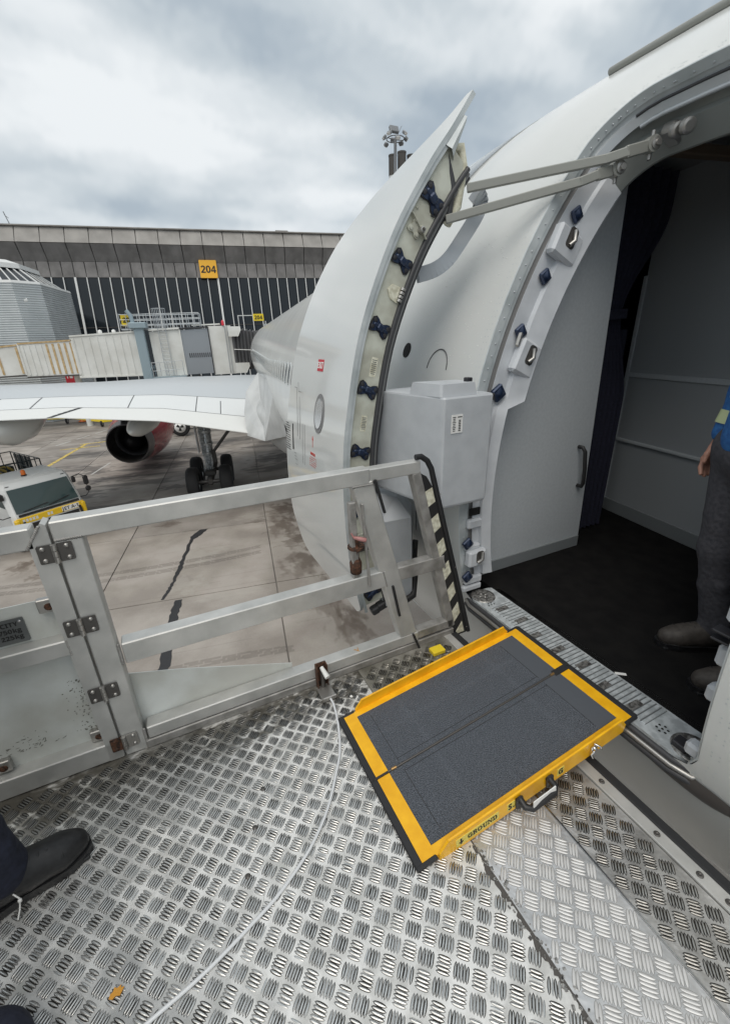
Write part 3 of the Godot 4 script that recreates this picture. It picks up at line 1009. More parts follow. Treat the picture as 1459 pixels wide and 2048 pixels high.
	f = d_fr(-2.63, 0.95, 0.0012)
	st = S()
	prism(st, round_rect(0.016, 0.17, 0.006), f * Transform3D(Basis(), Vector3(-0.10, -0.04, 0)), -0.001, 0.0005)
	ob("handle_slot", st, M.hole, door)
	st = S()
	for q in [[0.0, 0.13, 0.004, 0.30], [0.05, 0.10, 0.004, 0.26], [-0.02, 0.28, 0.05, 0.004], [0.06, 0.26, 0.06, 0.004], [0.03, 0.29, 0.004, 0.05], [-0.06, -0.14, 0.04, 0.003], [-0.05, -0.16, 0.04, 0.003], [-0.04, -0.18, 0.04, 0.003], [-0.03, -0.21, 0.04, 0.003], [0.10, -0.05, 0.002, 0.25], [0.14, -0.05, 0.002, 0.25]]:
		box(st, f * Vector3(q[0], q[1], 0.0), Vector3(q[2], q[3], 0.001), f.basis)
	ob("stencil_mark", st, M.seal_grey, door)
	# slide pack: the grey container that hangs on the inner side
	st = S()
	var low := [Vector3(1.02, 0.86, -1.99), Vector3(1.109, 0.735, -1.545), Vector3(1.112, 0.735, -1.535), Vector3(1.122, 0.735, -1.53), Vector3(1.378, 0.735, -1.53), Vector3(1.386, 0.735, -1.536), Vector3(1.40, 0.735, -1.60), Vector3(1.26, 0.735, -2.0)]
	var rows := []
	for q in [[0.0, 0.965], [0.010, 0.985], [0.028, 1.0], [0.985, 1.0], [1.0, 0.980]]:
		var row := []
		for p in low:
			var yb: float = p.y if p.z > -1.7 else 0.735
			var v := Vector3(p.x, lerpf(0.735, 1.252, q[0]), p.z)
			row.append(Vector3(1.2, v.y, -1.75).lerp(v, q[1]))
		rows.append(row)
	loft(st, rows, false, true)
	ofc(st, rows[4], Vector3(1.2, 0.9, -1.75))
	ofc(st, rows[0], Vector3(1.2, 0.9, -1.75))
	var pk := ob("slide_container", st, M.bustle, door)
	st = S()
	for q in [[1.3885, 1.02, -1.56], [1.3885, 0.91, -1.565]]: lathe(st, Vector3(q[0], q[1], q[2]), Vector3(1, 0, 0.3), [[0.007, -0.002], [0.006, 0.003], [0.0, 0.004]], 10)
	ob("fastener", st, M.galvanised, pk)
	st = S()
	tube(st, [Vector3(1.41, 1.22, -1.60), Vector3(1.418, 1.1, -1.60), Vector3(1.418, 0.86, -1.60), Vector3(1.405, 0.82, -1.60)], 0.004, 6)
	ob("edge_cord", st, M.black_trim, pk)
	st = S()
	var c0 := [Vector3(1.075, 1.2525, -1.75), Vector3(1.105, 1.2525, -1.555), Vector3(1.115, 1.2525, -1.545), Vector3(1.30, 1.2525, -1.545), Vector3(1.31, 1.2525, -1.70)]
	var c1 := []
	for p in c0: c1.append(Vector3(1.2, 1.305, -1.66).lerp(Vector3(p.x, 1.305, p.z), 0.92))
	loft(st, [c0, c1], false, true)
	ofc(st, c1, Vector3(1.2, 1.2, -1.65))
	ob("container_cap", st, M.bustle, pk)
	st = S()
	box(st, Vector3(1.29, 1.312, -1.60), Vector3(0.03, 0.02, 0.03), Basis(), 0.003)
	box(st, Vector3(1.392, 1.235, -1.545), Vector3(0.012, 0.03, 0.02), Basis(), 0.003)
	ob("catch", st, M.stop_dark, pk)
	var pf := fr_of(Vector3(1.185, 1.135, -1.5285), Vector3(1, 0, 0), Vector3(0, 1, 0))
	st = S()
	prism(st, round_rect(0.062, 0.082, 0.003), pf, 0.0, 0.0015)
	var lb := ob("notice", st, M.white, pk)
	st = S()
	for k in 9:
		box(st, pf * Vector3(-0.016, 0.030 - k * 0.0075, 0.002), Vector3(0.012 if k % 3 else 0.018, 0.003, 0.001))
		if k != 1: box(st, pf * Vector3(0.014, 0.030 - k * 0.0075, 0.002), Vector3(0.024 if k == 0 else 0.012, 0.004, 0.001))
	ob("print_lines", st, M.ink, lb)
	# the lower bustle below it
	st = S()
	var lb0 := [Vector3(1.0, 0.02, -1.97), Vector3(1.02, 0.0, -1.90), Vector3(1.19, 0.03, -1.885), Vector3(1.30, 0.12, -2.05), Vector3(1.30, 0.12, -2.7), Vector3(1.0, 0.02, -2.7)]
	var lb1 := [Vector3(0.98, 0.56, -1.97), Vector3(0.98, 0.56, -1.89), Vector3(1.17, 0.56, -1.875), Vector3(1.28, 0.56, -2.05), Vector3(1.28, 0.56, -2.7), Vector3(0.98, 0.56, -2.7)]
	var lb2 := [Vector3(0.98, 0.71, -1.99), Vector3(0.99, 0.71, -1.97), Vector3(1.13, 0.66, -1.97), Vector3(1.22, 0.66, -2.08), Vector3(1.22, 0.70, -2.7), Vector3(0.98, 0.70, -2.7)]
	loft(st, [lb0, lb1], false, true)
	loft(st, [lb1, lb2], false, true)
	ofc(st, lb0, Vector3(1.1, 0.5, -2.3)); ofc(st, lb2, Vector3(1.1, 0.3, -2.3))
	var bu := ob("lower_bustle", st, M.bustle, door)
	st = S()
	for q in [[0.555, 0.49, 1.0], [0.24, 0.17, 1.0]]:
		var a := Vector3(1.196, q[1], -1.878)
		var b := Vector3(1.31, q[0], -2.06)
		bar(st, a + Vector3(0.006, 0, 0.006), b + Vector3(0.006, 0, 0.006), 0.006, 0.035)
	var ep := []
	for k in 9: ep.append(lb0[1].lerp(lb0[2], k / 8.0) if k < 5 else Vector3(1.11, 0.015, -1.89).lerp(lb0[3], (k - 4) / 4.0))
	ep = [Vector3(1.03, -0.01, -1.895), Vector3(1.11, 0.0, -1.885), Vector3(1.19, 0.04, -1.875), Vector3(1.26, 0.10, -1.97), Vector3(1.31, 0.20, -2.06), Vector3(1.315, 0.30, -2.06)]
	tube(st, ep, 0.022, 8)
	ob("edge_strip", st, M.black_trim, bu)

# ------------------------------------------------------------ the doorway
func frame_pt(side: int, f: float, inset: float, depth: float) -> Vector3:
	var e := 0.004
	var q := hole_zy(side, f)
	var h := at_zy(q.x, q.y)
	var q0 := hole_zy(side, f - e)
	var q1 := hole_zy(side, f + e)
	var a := at_zy(q0.x, q0.y)
	var b := at_zy(q1.x, q1.y)
	var t := (fs(b.x, b.y) - fs(a.x, a.y)).normalized()
	var n := fs_normal(h.x, h.y)
	var t_in := n.cross(t).normalized()
	if side == 0 and depth > 0.08:
		var g := clampf((fs(h.x, h.y).y - 1.195) / 0.05, 0, 1)
		depth = 0.08 + (depth - 0.08) * lerpf(0.50, 1.0, g * g * (3.0 - 2.0 * g))
	if t_in.dot(Vector3(1.55, 1.2, -1.03) - fs(h.x, h.y)) < 0.0: t_in = -t_in
	return fs(h.x, h.y) + t_in * inset - n * depth

func outline() -> Array:
	var o := []
	for k in 37: o.append([0, 0.048 + k / 36.0 * 0.85])
	for k in 7: o.append([0, 0.90 + k / 6.0 * 0.096])
	for k in 7: o.append([1, 0.004 + k / 6.0 * 0.19])
	for k in 12: o.append([1, 0.20 + k / 11.0 * 0.60])
	for k in 5: o.append([1, 0.82 + k / 5.0 * 0.17])
	for k in 30: o.append([2, 0.004 + k / 29.0 * 0.99])
	return o

func frame_strip(prof: Array, which := -1) -> SurfaceTool:
	var st := S()
	var o := outline()
	for j in prof.size() - 1:
		smooth(st)
		for i in o.size() - 1:
			var head: bool = o[i][0] == 1 or (o[i][0] == 0 and o[i][1] > 0.93)
			if (which == 0 and (head or o[i][0] == 2)) or (which == 1 and not head) or (which == 2 and o[i][0] != 2): continue
			var a := frame_pt(o[i][0], o[i][1], prof[j][0], prof[j][1])
			var b := frame_pt(o[i + 1][0], o[i + 1][1], prof[j][0], prof[j][1])
			var c := frame_pt(o[i + 1][0], o[i + 1][1], prof[j + 1][0], prof[j + 1][1])
			var d := frame_pt(o[i][0], o[i][1], prof[j + 1][0], prof[j + 1][1])
			quad(st, a, b, c, d)
	return st

func jamb_fr(u: Vector3, inset := 0.0) -> Transform3D:   # on the front jamb, facing aft
	return Transform3D(Basis(Vector3(1, 0, 0), Vector3(0, 1, 0), Vector3(0, 0, 1)), u)

func build_doorway():
	var st := frame_strip([[0.0, -0.002], [0.005, 0.0], [0.006, 0.040], [0.0, 0.041], [0.0, 0.060]])
	var fr := ob("door_frame", st, M.door_metal, plane)
	st = frame_strip([[0.0, 0.060], [-0.006, 0.066], [-0.006, 0.078], [0.008, 0.080]], 0)
	ob("frame_seal", st, M.seal_grey, fr)
	st = frame_strip([[0.008, 0.080], [0.010, 0.160], [0.030, 0.168], [0.050, 0.262], [0.044, 0.272], [-0.13, 0.285]], 2)
	ob("frame_lining", st, M.liner, fr)
	st = frame_strip([[0.0, 0.060], [0.012, 0.064], [0.022, 0.098], [0.016, 0.104]], 1)
	ob("head_band", st, M.galvanised, fr)
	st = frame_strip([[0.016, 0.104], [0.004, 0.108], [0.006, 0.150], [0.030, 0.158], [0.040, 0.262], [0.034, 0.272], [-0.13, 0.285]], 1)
	ob("head_lining", st, M.header_shaded, fr)
	st = frame_strip([[0.008, 0.080], [0.010, 0.160], [0.030, 0.168], [0.050, 0.262], [0.044, 0.272], [-0.13, 0.285]], 0)
	ob("frame_lining", st, M.liner, fr)
	st = S()
	for o in outline():
		for d in [0.026]:
			var p := frame_pt(o[0], o[1], 0.006, d)
			var q := frame_pt(o[0], o[1], 0.106, d)
			lathe(st, p, q - p, [[0.0042, 0.0], [0.003, 0.003], [0.0, 0.0035]], 6)
	tag(ob("rivet", st, M.galvanised, fr), "", "", "", "stuff")
	# the bright rounded rain channel along the head of the opening
	for q in [[0.024, 0.106, 0.009, "galvanised"], [0.010, 0.064, 0.006, "seal_dark"]]:
		st = S()
		var pts := []
		for k in 20: pts.append(frame_pt(1, 0.06 + k / 19.0 * 0.86, q[0], q[1]))
		tube(st, pts, q[2], 8)
		ob("head_channel", st, M[q[3]], fr)
	# rivet rows in the skin round the opening
	st = S()
	for o in outline():
		for q in [-0.030, -0.052]:
			for e in [0.0, 0.0105]:
				var p := frame_pt(o[0], o[1] + e * (1.0 if o[0] == 0 else 0.8), q, -0.0002)
				var n := frame_pt(o[0], o[1] + e * (1.0 if o[0] == 0 else 0.8), q, -0.05) - p
				lathe(st, p, n, [[0.0028, 0.0], [0.0, 0.0005]], 6)
	tag(ob("skin_rivet", st, M.door_metal, fr), "", "", "", "stuff")
	# stop pads on the front jamb
	for q in [[1.865, 1.985, 1], [1.715, 1.735, 1], [1.600, 1.505, 1], [1.495, 1.235, 1.2], [1.372, 0.455, 1], [1.385, 0.245, 1]]:
		st = S()
		var c := Vector3(q[0], q[1], -1.622)
		var b := Basis(Vector3(0, 0, 1), 0.6)
		box(st, c, Vector3(0.056, 0.056, 0.02) * q[2], b, 0.006)
		lathe(st, c + Vector3(0, 0, 0.01), Vector3(0, 0, 1), [[0.026 * q[2], 0.0], [0.012 * q[2], 0.012], [0.0, 0.014]], 4)
		ob("stop_pad", st, M.stop_blue, fr)
	# guide housings with their dark recesses
	for q in [[1.80, 1.86, 0.16, 0.13, 1.815, 1.885, 0.055, 0.085], [1.63, 1.385, 0.13, 0.16, 1.645, 1.40, 0.05, 0.09], [1.425, 0.365, 0.12, 0.10, 1.435, 0.375, 0.05, 0.07]]:
		st = S()
		var bs := Basis(Vector3(0, 0, 1), -0.42 if q[1] > 1.0 else 0.0)
		box(st, Vector3(q[0], q[1], -1.612), Vector3(q[2], q[3], 0.050), bs, 0.012)
		var hs := ob("guide_housing", st, M.liner, fr)
		st = S()
		prism(st, round_rect(q[6], q[7], 0.016), Transform3D(bs, Vector3(q[4], q[5], -1.588)), 0.0, 0.002)
		ob("recess", st, M.steel_dark, hs)
		st = S()
		tube(st, [Vector3(q[4] - 0.015, q[5] - 0.03, -1.583), Vector3(q[4] + 0.008, q[5] - 0.012, -1.577), Vector3(q[4] + 0.01, q[5] + 0.03, -1.581)], 0.010, 8)
		ob("guide_hook", st, M.steel, hs)
	st = S()
	box(st, Vector3(1.585, 1.475, -1.612), Vector3(0.026, 0.075, 0.02), Basis(Vector3(0, 0, 1), -0.3), 0.008)
	ob("indicator", st, M.steel, fr)
	st = S()
	for q in [[1.42, 0.565, 0.11, 0.055], [1.41, 0.425, 0.10, 0.035], [1.41, 0.34, 0.07, 0.05], [1.43, 0.215, 0.12, 0.05], [1.425, 0.165, 0.13, 0.04]]:
		box(st, Vector3(q[0], q[1], -1.632), Vector3(q[2], q[3], 0.034), Basis(), 0.010)
	ob("lining_block", st, M.liner, fr)
	st = S()
	box(st, Vector3(1.43, 0.632, -1.632), Vector3(0.105, 0.042, 0.012), Basis(), 0.004)
	ob("lining_slot", st, M.hole, fr)
	# fittings on the aft jamb that stand out past the skin
	for q in [[1.395, 0.74, 0.05, 0.075], [1.415, 0.575, 0.05, 0.075], [1.43, 0.42, 0.05, 0.06], [1.42, 0.18, 0.05, 0.05]]:
		st = S()
		box(st, Vector3(q[0], q[1], -0.452), Vector3(q[2], q[3], 0.05), Basis(), 0.010)
		ob("aft_lining_block", st, M.liner, fr)
	st = S()
	for q in [[1.385, 0.665], [1.39, 0.635]]: box(st, Vector3(q[0], q[1], -0.465), Vector3(0.045, 0.008, 0.06), Basis(), 0.002)
	box(st, Vector3(1.45, 0.13, -0.50), Vector3(0.05, 0.03, 0.05), Basis(), 0.004)
	ob("aft_stop_plate", st, M.stop_dark, fr)
	# the two long hinge arms from the head of the frame to the door
	for q in [[Vector3(2.085, 2.215, -1.475), Vector3(1.955, 2.18, -1.487), Vector3(1.885, 2.16, -1.53), Vector3(1.44, 2.105, -1.86)], [Vector3(1.965, 2.135, -1.53), Vector3(1.87, 2.11, -1.545), Vector3(1.80, 2.085, -1.57), Vector3(1.36, 1.99, -1.90)]]:
		st = S()
		for i in 3:
			var d: Vector3 = (q[i + 1] - q[i]).normalized() * 0.008
			bar(st, q[i] - d, q[i + 1] + d, 0.020, 0.044 if i < 1 else 0.036, Vector3.UP, 0.004)
		lathe(st, q[0] + Vector3(0.0, 0.0, -0.02), Vector3(-0.3, 0, 1), [[0.0, 0.0], [0.030, 0.0], [0.030, 0.04], [0.0, 0.04]], 16, true)
		var arm := ob("hinge_arm", st, M.arm_grey, fr)
		st = S()
		lathe(st, q[0] + Vector3(-0.006, 0, 0.02), Vector3(-0.3, 0, 1), [[0.022, 0.0], [0.022, 0.006], [0.012, 0.008], [0.012, 0.018], [0.0, 0.018]], 16, true)
		tube(st, [q[0] + Vector3(0, -0.05, -0.005), q[0] + Vector3(0, 0.05, -0.005)], 0.008, 8)
		ob("pivot_bolt", st, M.steel, arm)
	st = S()
	box(st, Vector3(2.15, 2.25, -1.44), Vector3(0.09, 0.05, 0.06), Basis(Vector3(0, 0, 1), -0.5), 0.01)
	for z in [-1.385, -1.345]:
		lathe(st, Vector3(2.09, 2.235, z), Vector3(-0.4, -0.3, 1), [[0.0, -0.012], [0.028, -0.010], [0.028, 0.010], [0.018, 0.014], [0.0, 0.014]], 14, true)
	ob("head_pivot", st, M.steel, fr)

func build_sill():
	var st := S()
	var pf := fr_of(Vector3(1.50, 0.12, -1.035), Vector3(1, 0, 0), Vector3(0, 0, -1))
	var st0 := S()
	prism(st0, round_rect(0.205, 1.19, 0.07, 6), pf, -0.05, 0.0)
	var sill := ob("sill_plate", st0, M.sill_paint, plane)
	st = S()
	box(st, Vector3(1.495, 0.1203, -1.045), Vector3(0.132, 0.0016, 0.86), Basis())
	ob("rib_bed", st, M.sill_groove, sill)
	for k in 42:
		var z := -1.465 + k * 0.0205
		st = S()
		var w := 0.125
		box(st, Vector3(1.495, 0.1215, z), Vector3(w + 0.012, 0.006, 0.0150), Basis(), 0.002)
		ob("tread_rib", st, M.sill_paint, sill)
	for k in 7:
		st = S()
		box(st, Vector3(1.475 + 0.02 * sin(k * 2.1), 0.1238, -1.43 + k * 0.123), Vector3(0.075, 0.002, 0.030), Basis(Vector3.UP, 0.05 * sin(k * 3.0)), 0.001)
		ob("worn_patch", st, M.sill_bare, sill)
	for q in [[1.468, -1.575], [1.475, -0.475]]:
		st = S()
		lathe(st, Vector3(q[0], 0.1205, q[1]), Vector3.UP, [[0.068, 0.0], [0.066, 0.004], [0.05, 0.002], [0.02, 0.003], [0.0, 0.003]], 28)
		var cover := ob("hinge_cover", st, M.sill_bare, sill)
		st = S()
		for a in 4: lathe(st, Vector3(q[0] + 0.018 * cos(a * 1.57), 0.1235, q[1] + 0.018 * sin(a * 1.57)), Vector3.UP, [[0.007, 0.0], [0.006, 0.004], [0.0, 0.005]], 8)
		ob("bolt", st, M.steel, cover)
	st = S()
	for q in [[1.452, -1.485], [1.465, -0.575]]:
		for k in 7:
			var a := TAU * k / 6
			var rr := 0.0 if k == 6 else 0.018
			lathe(st, Vector3(q[0] + cos(a) * rr, 0.1212, q[1] + sin(a) * rr), Vector3.UP, [[0.0048, 0.0], [0.0, 0.0006]], 8)
	ob("drain_hole", st, M.hole, sill)
	# the bright rounded nosing and the dark seal in front of the plate
	st = S()
	var pts := [Vector3(1.455, 0.098, -1.655), Vector3(1.415, 0.096, -1.635), Vector3(1.395, 0.096, -1.58), Vector3(1.393, 0.096, -1.2), Vector3(1.393, 0.096, -0.8), Vector3(1.395, 0.096, -0.49), Vector3(1.412, 0.096, -0.43), Vector3(1.45, 0.097, -0.405)]
	tube(st, pts, 0.013, 10)
	ob("sill_seal", st, M.seal_dark, sill)
	st = S()
	var p2 := []
	for p in pts: p2.append(p + Vector3(-0.014, -0.014, 0.0))
	tube(st, p2, 0.010, 10)
	ob("sill_nosing", st, M.steel, sill)
	st = S()
	var p3 := []
	for p in pts: p3.append(p + Vector3(-0.010, -0.040, 0.0))
	tube(st, p3, 0.014, 10)
	ob("sill_backing", st, M.seal_dark, sill)
	# the dark scuff fairing below the aft corner
	st = S()
	var rows := []
	for k in 15:
		var u := k / 14.0
		var z := lerpf(-0.68, -0.27, u)
		var yt: float = catmull([0.066, 0.072, 0.080, 0.088, 0.080], u)
		var yl: float = catmull([0.050, 0.012, -0.002, -0.004, 0.045], u)
		var row := []
		for j in 7:
			var y := lerpf(yt, yl, j / 6.0)
			var q := at_zy(z, y)
			row.append(fs(q.x, q.y) + fs_normal(q.x, q.y) * (0.004 + 0.022 * sin(PI * j / 6.0) * sin(PI * clampf(u * 0.9 + 0.05, 0, 1))))
		rows.append(row)
	loft(st, rows, true)
	ob("scuff_fairing", st, M.scuff_grey, plane)

func build_cabin():
	# floor, walls and ceiling seen through the doorway
	var st := S()
	prism(st, [Vector2(1.57, 3.5), Vector2(1.57, -0.2), Vector2(1.85, -0.9), Vector2(5.2, -0.9), Vector2(5.7, 3.5)], Transform3D(Basis(Vector3(1, 0, 0), Vector3(0, 0, -1), Vector3(0, 1, 0)), Vector3(0, 0.10, 0)), -0.02, 0.02)
	var fl := ob("cabin_floor", st, M.cabin_floor, plane)
	st = S()
	prism(st, [Vector2(1.46, 0.12), Vector2(2.46, 0.12), Vector2(2.36, 2.4), Vector2(2.1, 2.4), Vector2(2.02, 2.16), Vector2(1.84, 1.80), Vector2(1.66, 1.30), Vector2(1.52, 0.8), Vector2(1.46, 0.4)], Transform3D(), -1.80, -1.768)
	var wall := ob("cabin_partition", st, M.cabin_wall, plane)
	st = S()
	box(st, Vector3(2.03, 0.16, -1.762), Vector3(0.84, 0.08, 0.012), Basis(), 0.003)
	ob("skirting", st, M.skirting, wall)
	st = S()
	tube(st, [Vector3(2.315, 0.835, -1.765), Vector3(2.315, 0.835, -1.735), Vector3(2.325, 0.81, -1.722), Vector3(2.345, 0.70, -1.72), Vector3(2.355, 0.60, -1.722), Vector3(2.36, 0.575, -1.735), Vector3(2.36, 0.575, -1.765)], 0.012, 10)
	ob("pull_handle", st, M.black_plastic, wall)
	st = S()
	prism(st, round_rect(0.07, 0.22, 0.03), Transform3D(Basis(Vector3(0, 0, 1), -0.12), Vector3(1.79, 1.345, -1.768)), 0.0, 0.008)
	var gh := ob("grab_handle", st, M.cabin_wall, wall)
	st = S()
	tube(st, [Vector3(1.772, 1.435, -1.765), Vector3(1.765, 1.43, -1.72), Vector3(1.755, 1.35, -1.715), Vector3(1.745, 1.26, -1.72), Vector3(1.745, 1.25, -1.765)], 0.014, 10)
	ob("grip", st, M.arm_grey, gh)
	# the far wall, square to the aircraft
	var a := Vector3(3.21, 0.12, -2.09)
	var ax := AX
	var wf := func(u: float, y: float) -> Vector3: return a - ax * u + Vector3(0, y, 0)
	st = S()
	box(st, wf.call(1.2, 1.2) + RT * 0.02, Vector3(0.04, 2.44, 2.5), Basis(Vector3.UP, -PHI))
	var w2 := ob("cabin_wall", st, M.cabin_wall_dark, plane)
	st = S()
	bar(st, wf.call(-0.055, 0.0), wf.call(-0.055, 1.72), 0.02, 0.03, AX, 0.003)
	ob("edge_strip", st, M.cabin_wall, w2)
	st = S()
	bar(st, wf.call(-0.04, 1.07) - RT * 0.006, wf.call(2.4, 1.07) - RT * 0.006, 0.012, 0.035, Vector3.UP, 0.003)
	ob("wall_strip", st, M.cabin_wall, w2)
	st = S()
	bar(st, wf.call(-0.04, 0.59) - RT * 0.010, wf.call(2.4, 0.59) - RT * 0.010, 0.024, 0.025, Vector3.UP, 0.006)
	ob("bumper_rail", st, M.cabin_wall, w2)
	st = S()
	bar(st, wf.call(-0.04, 0.05) - RT * 0.006, wf.call(2.4, 0.05) - RT * 0.006, 0.012, 0.10, Vector3.UP, 0.003)
	ob("skirting", st, M.skirting, w2)
	st = S()
	prism(st, [Vector2(2.22, 3.5), Vector2(2.22, 1.2), Vector2(2.5, 0.2), Vector2(2.75, -0.8), Vector2(4.6, -0.8), Vector2(5.2, 3.5)], Transform3D(Basis(Vector3(1, 0, 0), Vector3(0, 0, -1), Vector3(0, 1, 0)), Vector3(0, 2.40, 0)), 0.0, 0.03)
	ob("cabin_ceiling", st, M.ceiling, plane)
	st = S()
	box(st, Vector3(3.0, 2.33, -1.62), Vector3(1.5, 0.05, 0.06), Basis(Vector3.UP, -0.2), 0.006)
	ob("curtain_rail", st, M.rail_brown, plane)
	st = S()
	prism(st, ellipse(2.36, 2.36, 40), Transform3D(Basis(Vector3.UP, -PHI), wl(0, YC, 2.6)), -0.03, 0.03)
	ob("forward_bulkhead", st, M.curtain, plane)
	st = S()
	prism(st, ellipse(1.92, 1.92, 40), Transform3D(Basis(Vector3.UP, -PHI), wl(0, YC, -1.75)), -0.03, 0.03)
	ob("aft_bulkhead", st, M.ceiling, plane)
	# curtain: a thing of its own, gathered by a strap
	var cu := thing("curtain", "dark pleated curtain tied back with a strap beside the grey cabin partition", "curtain", Vector3(2.65, 0.13, -1.92))
	st = S()
	sheet(st, func(u, v):
		var y := lerpf(0.14, 2.34, v)
		var g := clampf(absf(y - 1.6) / 0.55, 0, 1)
		g = g * g * (3 - 2 * g)
		var l := lerpf(2.56, 2.47, g) if y > 1.6 else lerpf(2.56, 2.55, g)
		var r := lerpf(2.70, 2.97, g) if y > 1.6 else lerpf(2.70, 2.86, g)
		return Vector3(lerpf(l, r, u), y, -1.92 + 0.022 * sin(u * 40.0) * (0.5 + 0.5 * g)), 84, 40)
	sheet(st, func(u, v):
		return Vector3(lerpf(2.55, 2.86, 1.0 - u), lerpf(0.14, 1.5, v), -1.96), 4, 4)
	ob("cloth", st, M.curtain, cu)
	st = S()
	box(st, Vector3(2.60, 1.585, -1.88), Vector3(0.2, 0.055, 0.02), Basis(Vector3(0, 0, 1), 0.05), 0.004)
	ob("tie_strap", st, M.curtain, cu)

func build_airliner():
	plane = thing("airliner", "white airliner with a red engine, seen along its side from the open rear door", "airliner", wl(0, APRON_Y, 0))
	build_fuselage()
	build_belly()
	build_wing()
	build_engine()
	build_gear()
	build_door()
	build_doorway()
	build_sill()
	build_cabin()
	# roof strake above the doorway
	var st := S()
	var pts := []
	for k in 16:
		var s := 0.95 - k * 0.22
		var th := deg_to_rad(61.0 + k * 0.05)
		pts.append(fs(s, th) + fs_normal(s, th) * 0.012)
	tube(st, pts, 0.020, 10)
	ob("rain_gutter", st, M.arm_grey, plane)
	# static port disc, oval service panel outlines and water drops on the skin ahead of the doorway
	st = S()
	for q in [[-2.05, 1.33, 0.10]]:
		for k in 28:
			var a0 := PI * k / 28.0
			var a1 := PI * (k + 1) / 28.0
			var h0 := at_zy(q[0] + cos(a0) * q[2], q[1] + sin(a0) * q[2])
			var h1 := at_zy(q[0] + cos(a1) * q[2], q[1] + sin(a1) * q[2])
			tube(st, [fs(h0.x, h0.y), fs(h1.x, h1.y)], 0.004, 5, false)
	ob("service_panel_seam", st, M.seam, plane)
	st = S()
	var hv := at_zy(-2.45, 1.42)
	lathe(st, fs(hv.x, hv.y) - fs_normal(hv.x, hv.y) * 0.002, fs_normal(hv.x, hv.y), [[0.045, 0.0], [0.045, 0.006], [0.0, 0.006]], 20, true)
	ob("vent", st, M.hole, plane)
	var r := RandomNumberGenerator.new()
	r.seed = 9
	st = S()
	for k in 170:
		var h := at_zy(r.randf_range(-2.3, -1.72), r.randf_range(1.35, 1.95))
		var n := fs_normal(h.x, h.y)
		var rr := r.randf_range(0.0012, 0.0032)
		lathe(st, fs(h.x, h.y), n, [[rr, 0.0], [rr * 0.7, rr * 0.5], [0.0, rr * 0.7]], 6)
	tag(ob("water_drop", st, M.white, plane), "", "", "", "stuff")

# ---------------------------------------------------------------- lift platform
var lift: Node3D

func tread_mesh(flank: Color, grime: Color) -> Mesh:
	var st := S()
	var L := 0.0185
	var W := 0.0030
	var H := 0.0021
	var top := []
	var rim := []
	for q in [[1.0, 0.0], [0.72, 0.72], [0.3, 1.0], [-0.3, 1.0], [-0.72, 0.72], [-1.0, 0.0], [-0.72, -0.72], [-0.3, -1.0], [0.3, -1.0], [0.72, -0.72]]:
		rim.append(Vector3(q[0] * L, 0.0002, q[1] * W))
		top.append(Vector3(q[0] * L * 0.80, H * (1.0 - 0.35 * absf(q[0])), q[1] * W * 0.26))
	var foot := []
	for p in rim: foot.append(Vector3(p.x * 1.06, 0.0003, p.z * 1.5))
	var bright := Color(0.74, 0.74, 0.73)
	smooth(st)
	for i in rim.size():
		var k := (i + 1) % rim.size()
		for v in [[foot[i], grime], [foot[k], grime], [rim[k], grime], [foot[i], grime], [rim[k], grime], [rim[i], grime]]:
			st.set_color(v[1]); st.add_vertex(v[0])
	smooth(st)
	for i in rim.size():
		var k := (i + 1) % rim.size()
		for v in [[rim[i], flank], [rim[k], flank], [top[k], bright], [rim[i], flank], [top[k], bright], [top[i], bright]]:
			st.set_color(v[1]); st.add_vertex(v[0])
	for i in range(1, top.size() - 1):
		for v in [top[0], top[i], top[i + 1]]:
			st.set_color(bright); st.add_vertex(v)
	st.generate_normals()
	var m := st.commit()
	m.surface_set_material(0, M.tread if flank.r < 0.3 else M.tread_fresh)
	return m

func tread(parent: Node, mesh: Mesh, x0: float, x1: float, z0: float, z1: float, ox: float, oz: float, scale_: float, spread: float, shade: Callable, y := 0.0):
	var pitch := 0.0635
	var list := []
	var cols := []
	var r := RandomNumberGenerator.new()
	r.seed = int(x0 * 1000) + 7
	var n0 := int(floor((x0 - ox) / pitch)) - 1
	var n1 := int(ceil((x1 - ox) / pitch)) + 1
	var m0 := int(floor((z0 - oz) / pitch)) - 1
	var m1 := int(ceil((z1 - oz) / pitch)) + 1
	for i in range(n0, n1):
		for j in range(m0, m1):
			for kind in 2:
				var c := Vector3(ox + (i + 0.5 * kind) * pitch, y, oz + (j + 0.5 * kind) * pitch)
				var yaw := PI / 4 if kind == 0 else -PI / 4
				var along := Basis(Vector3.UP, yaw)
				for b in 5:
					var p := c + along * Vector3(0, 0, (b - 2) * spread)
					var e := 0.012 * scale_
					if p.x < x0 + e or p.x > x1 - e or p.z < z0 or p.z > z1: continue
					var s: float = scale_ * (1.0 if absi(b - 2) < 2 else 0.93)
					var wear: float = r.randf_range(0.75, 1.1)
					if r.randf() < 0.04: wear *= 0.45
					var bs := along * Basis(Vector3.UP, r.randfn(0.0, 0.02)) * Basis.from_scale(Vector3(s, wear, scale_ if scale_ > 1.0 else 1.0))
					list.append(Transform3D(bs, p + Vector3(r.randfn(0, 0.0004), 0, r.randfn(0, 0.0004))))
					cols.append(shade.call(p, r))
	var mm := MultiMesh.new()
	mm.transform_format = MultiMesh.TRANSFORM_3D
	mm.use_colors = true
	mm.mesh = mesh
	mm.instance_count = list.size()
	for i in list.size():
		mm.set_instance_transform(i, list[i])
		mm.set_instance_color(i, cols[i])
	var mi := MultiMeshInstance3D.new()
	mi.multimesh = mm
	mi.name = "tread_bars"
	mi.position = -offset_of(parent)
	parent.add_child(mi, true)
	tag(mi, "", "", "", "stuff")

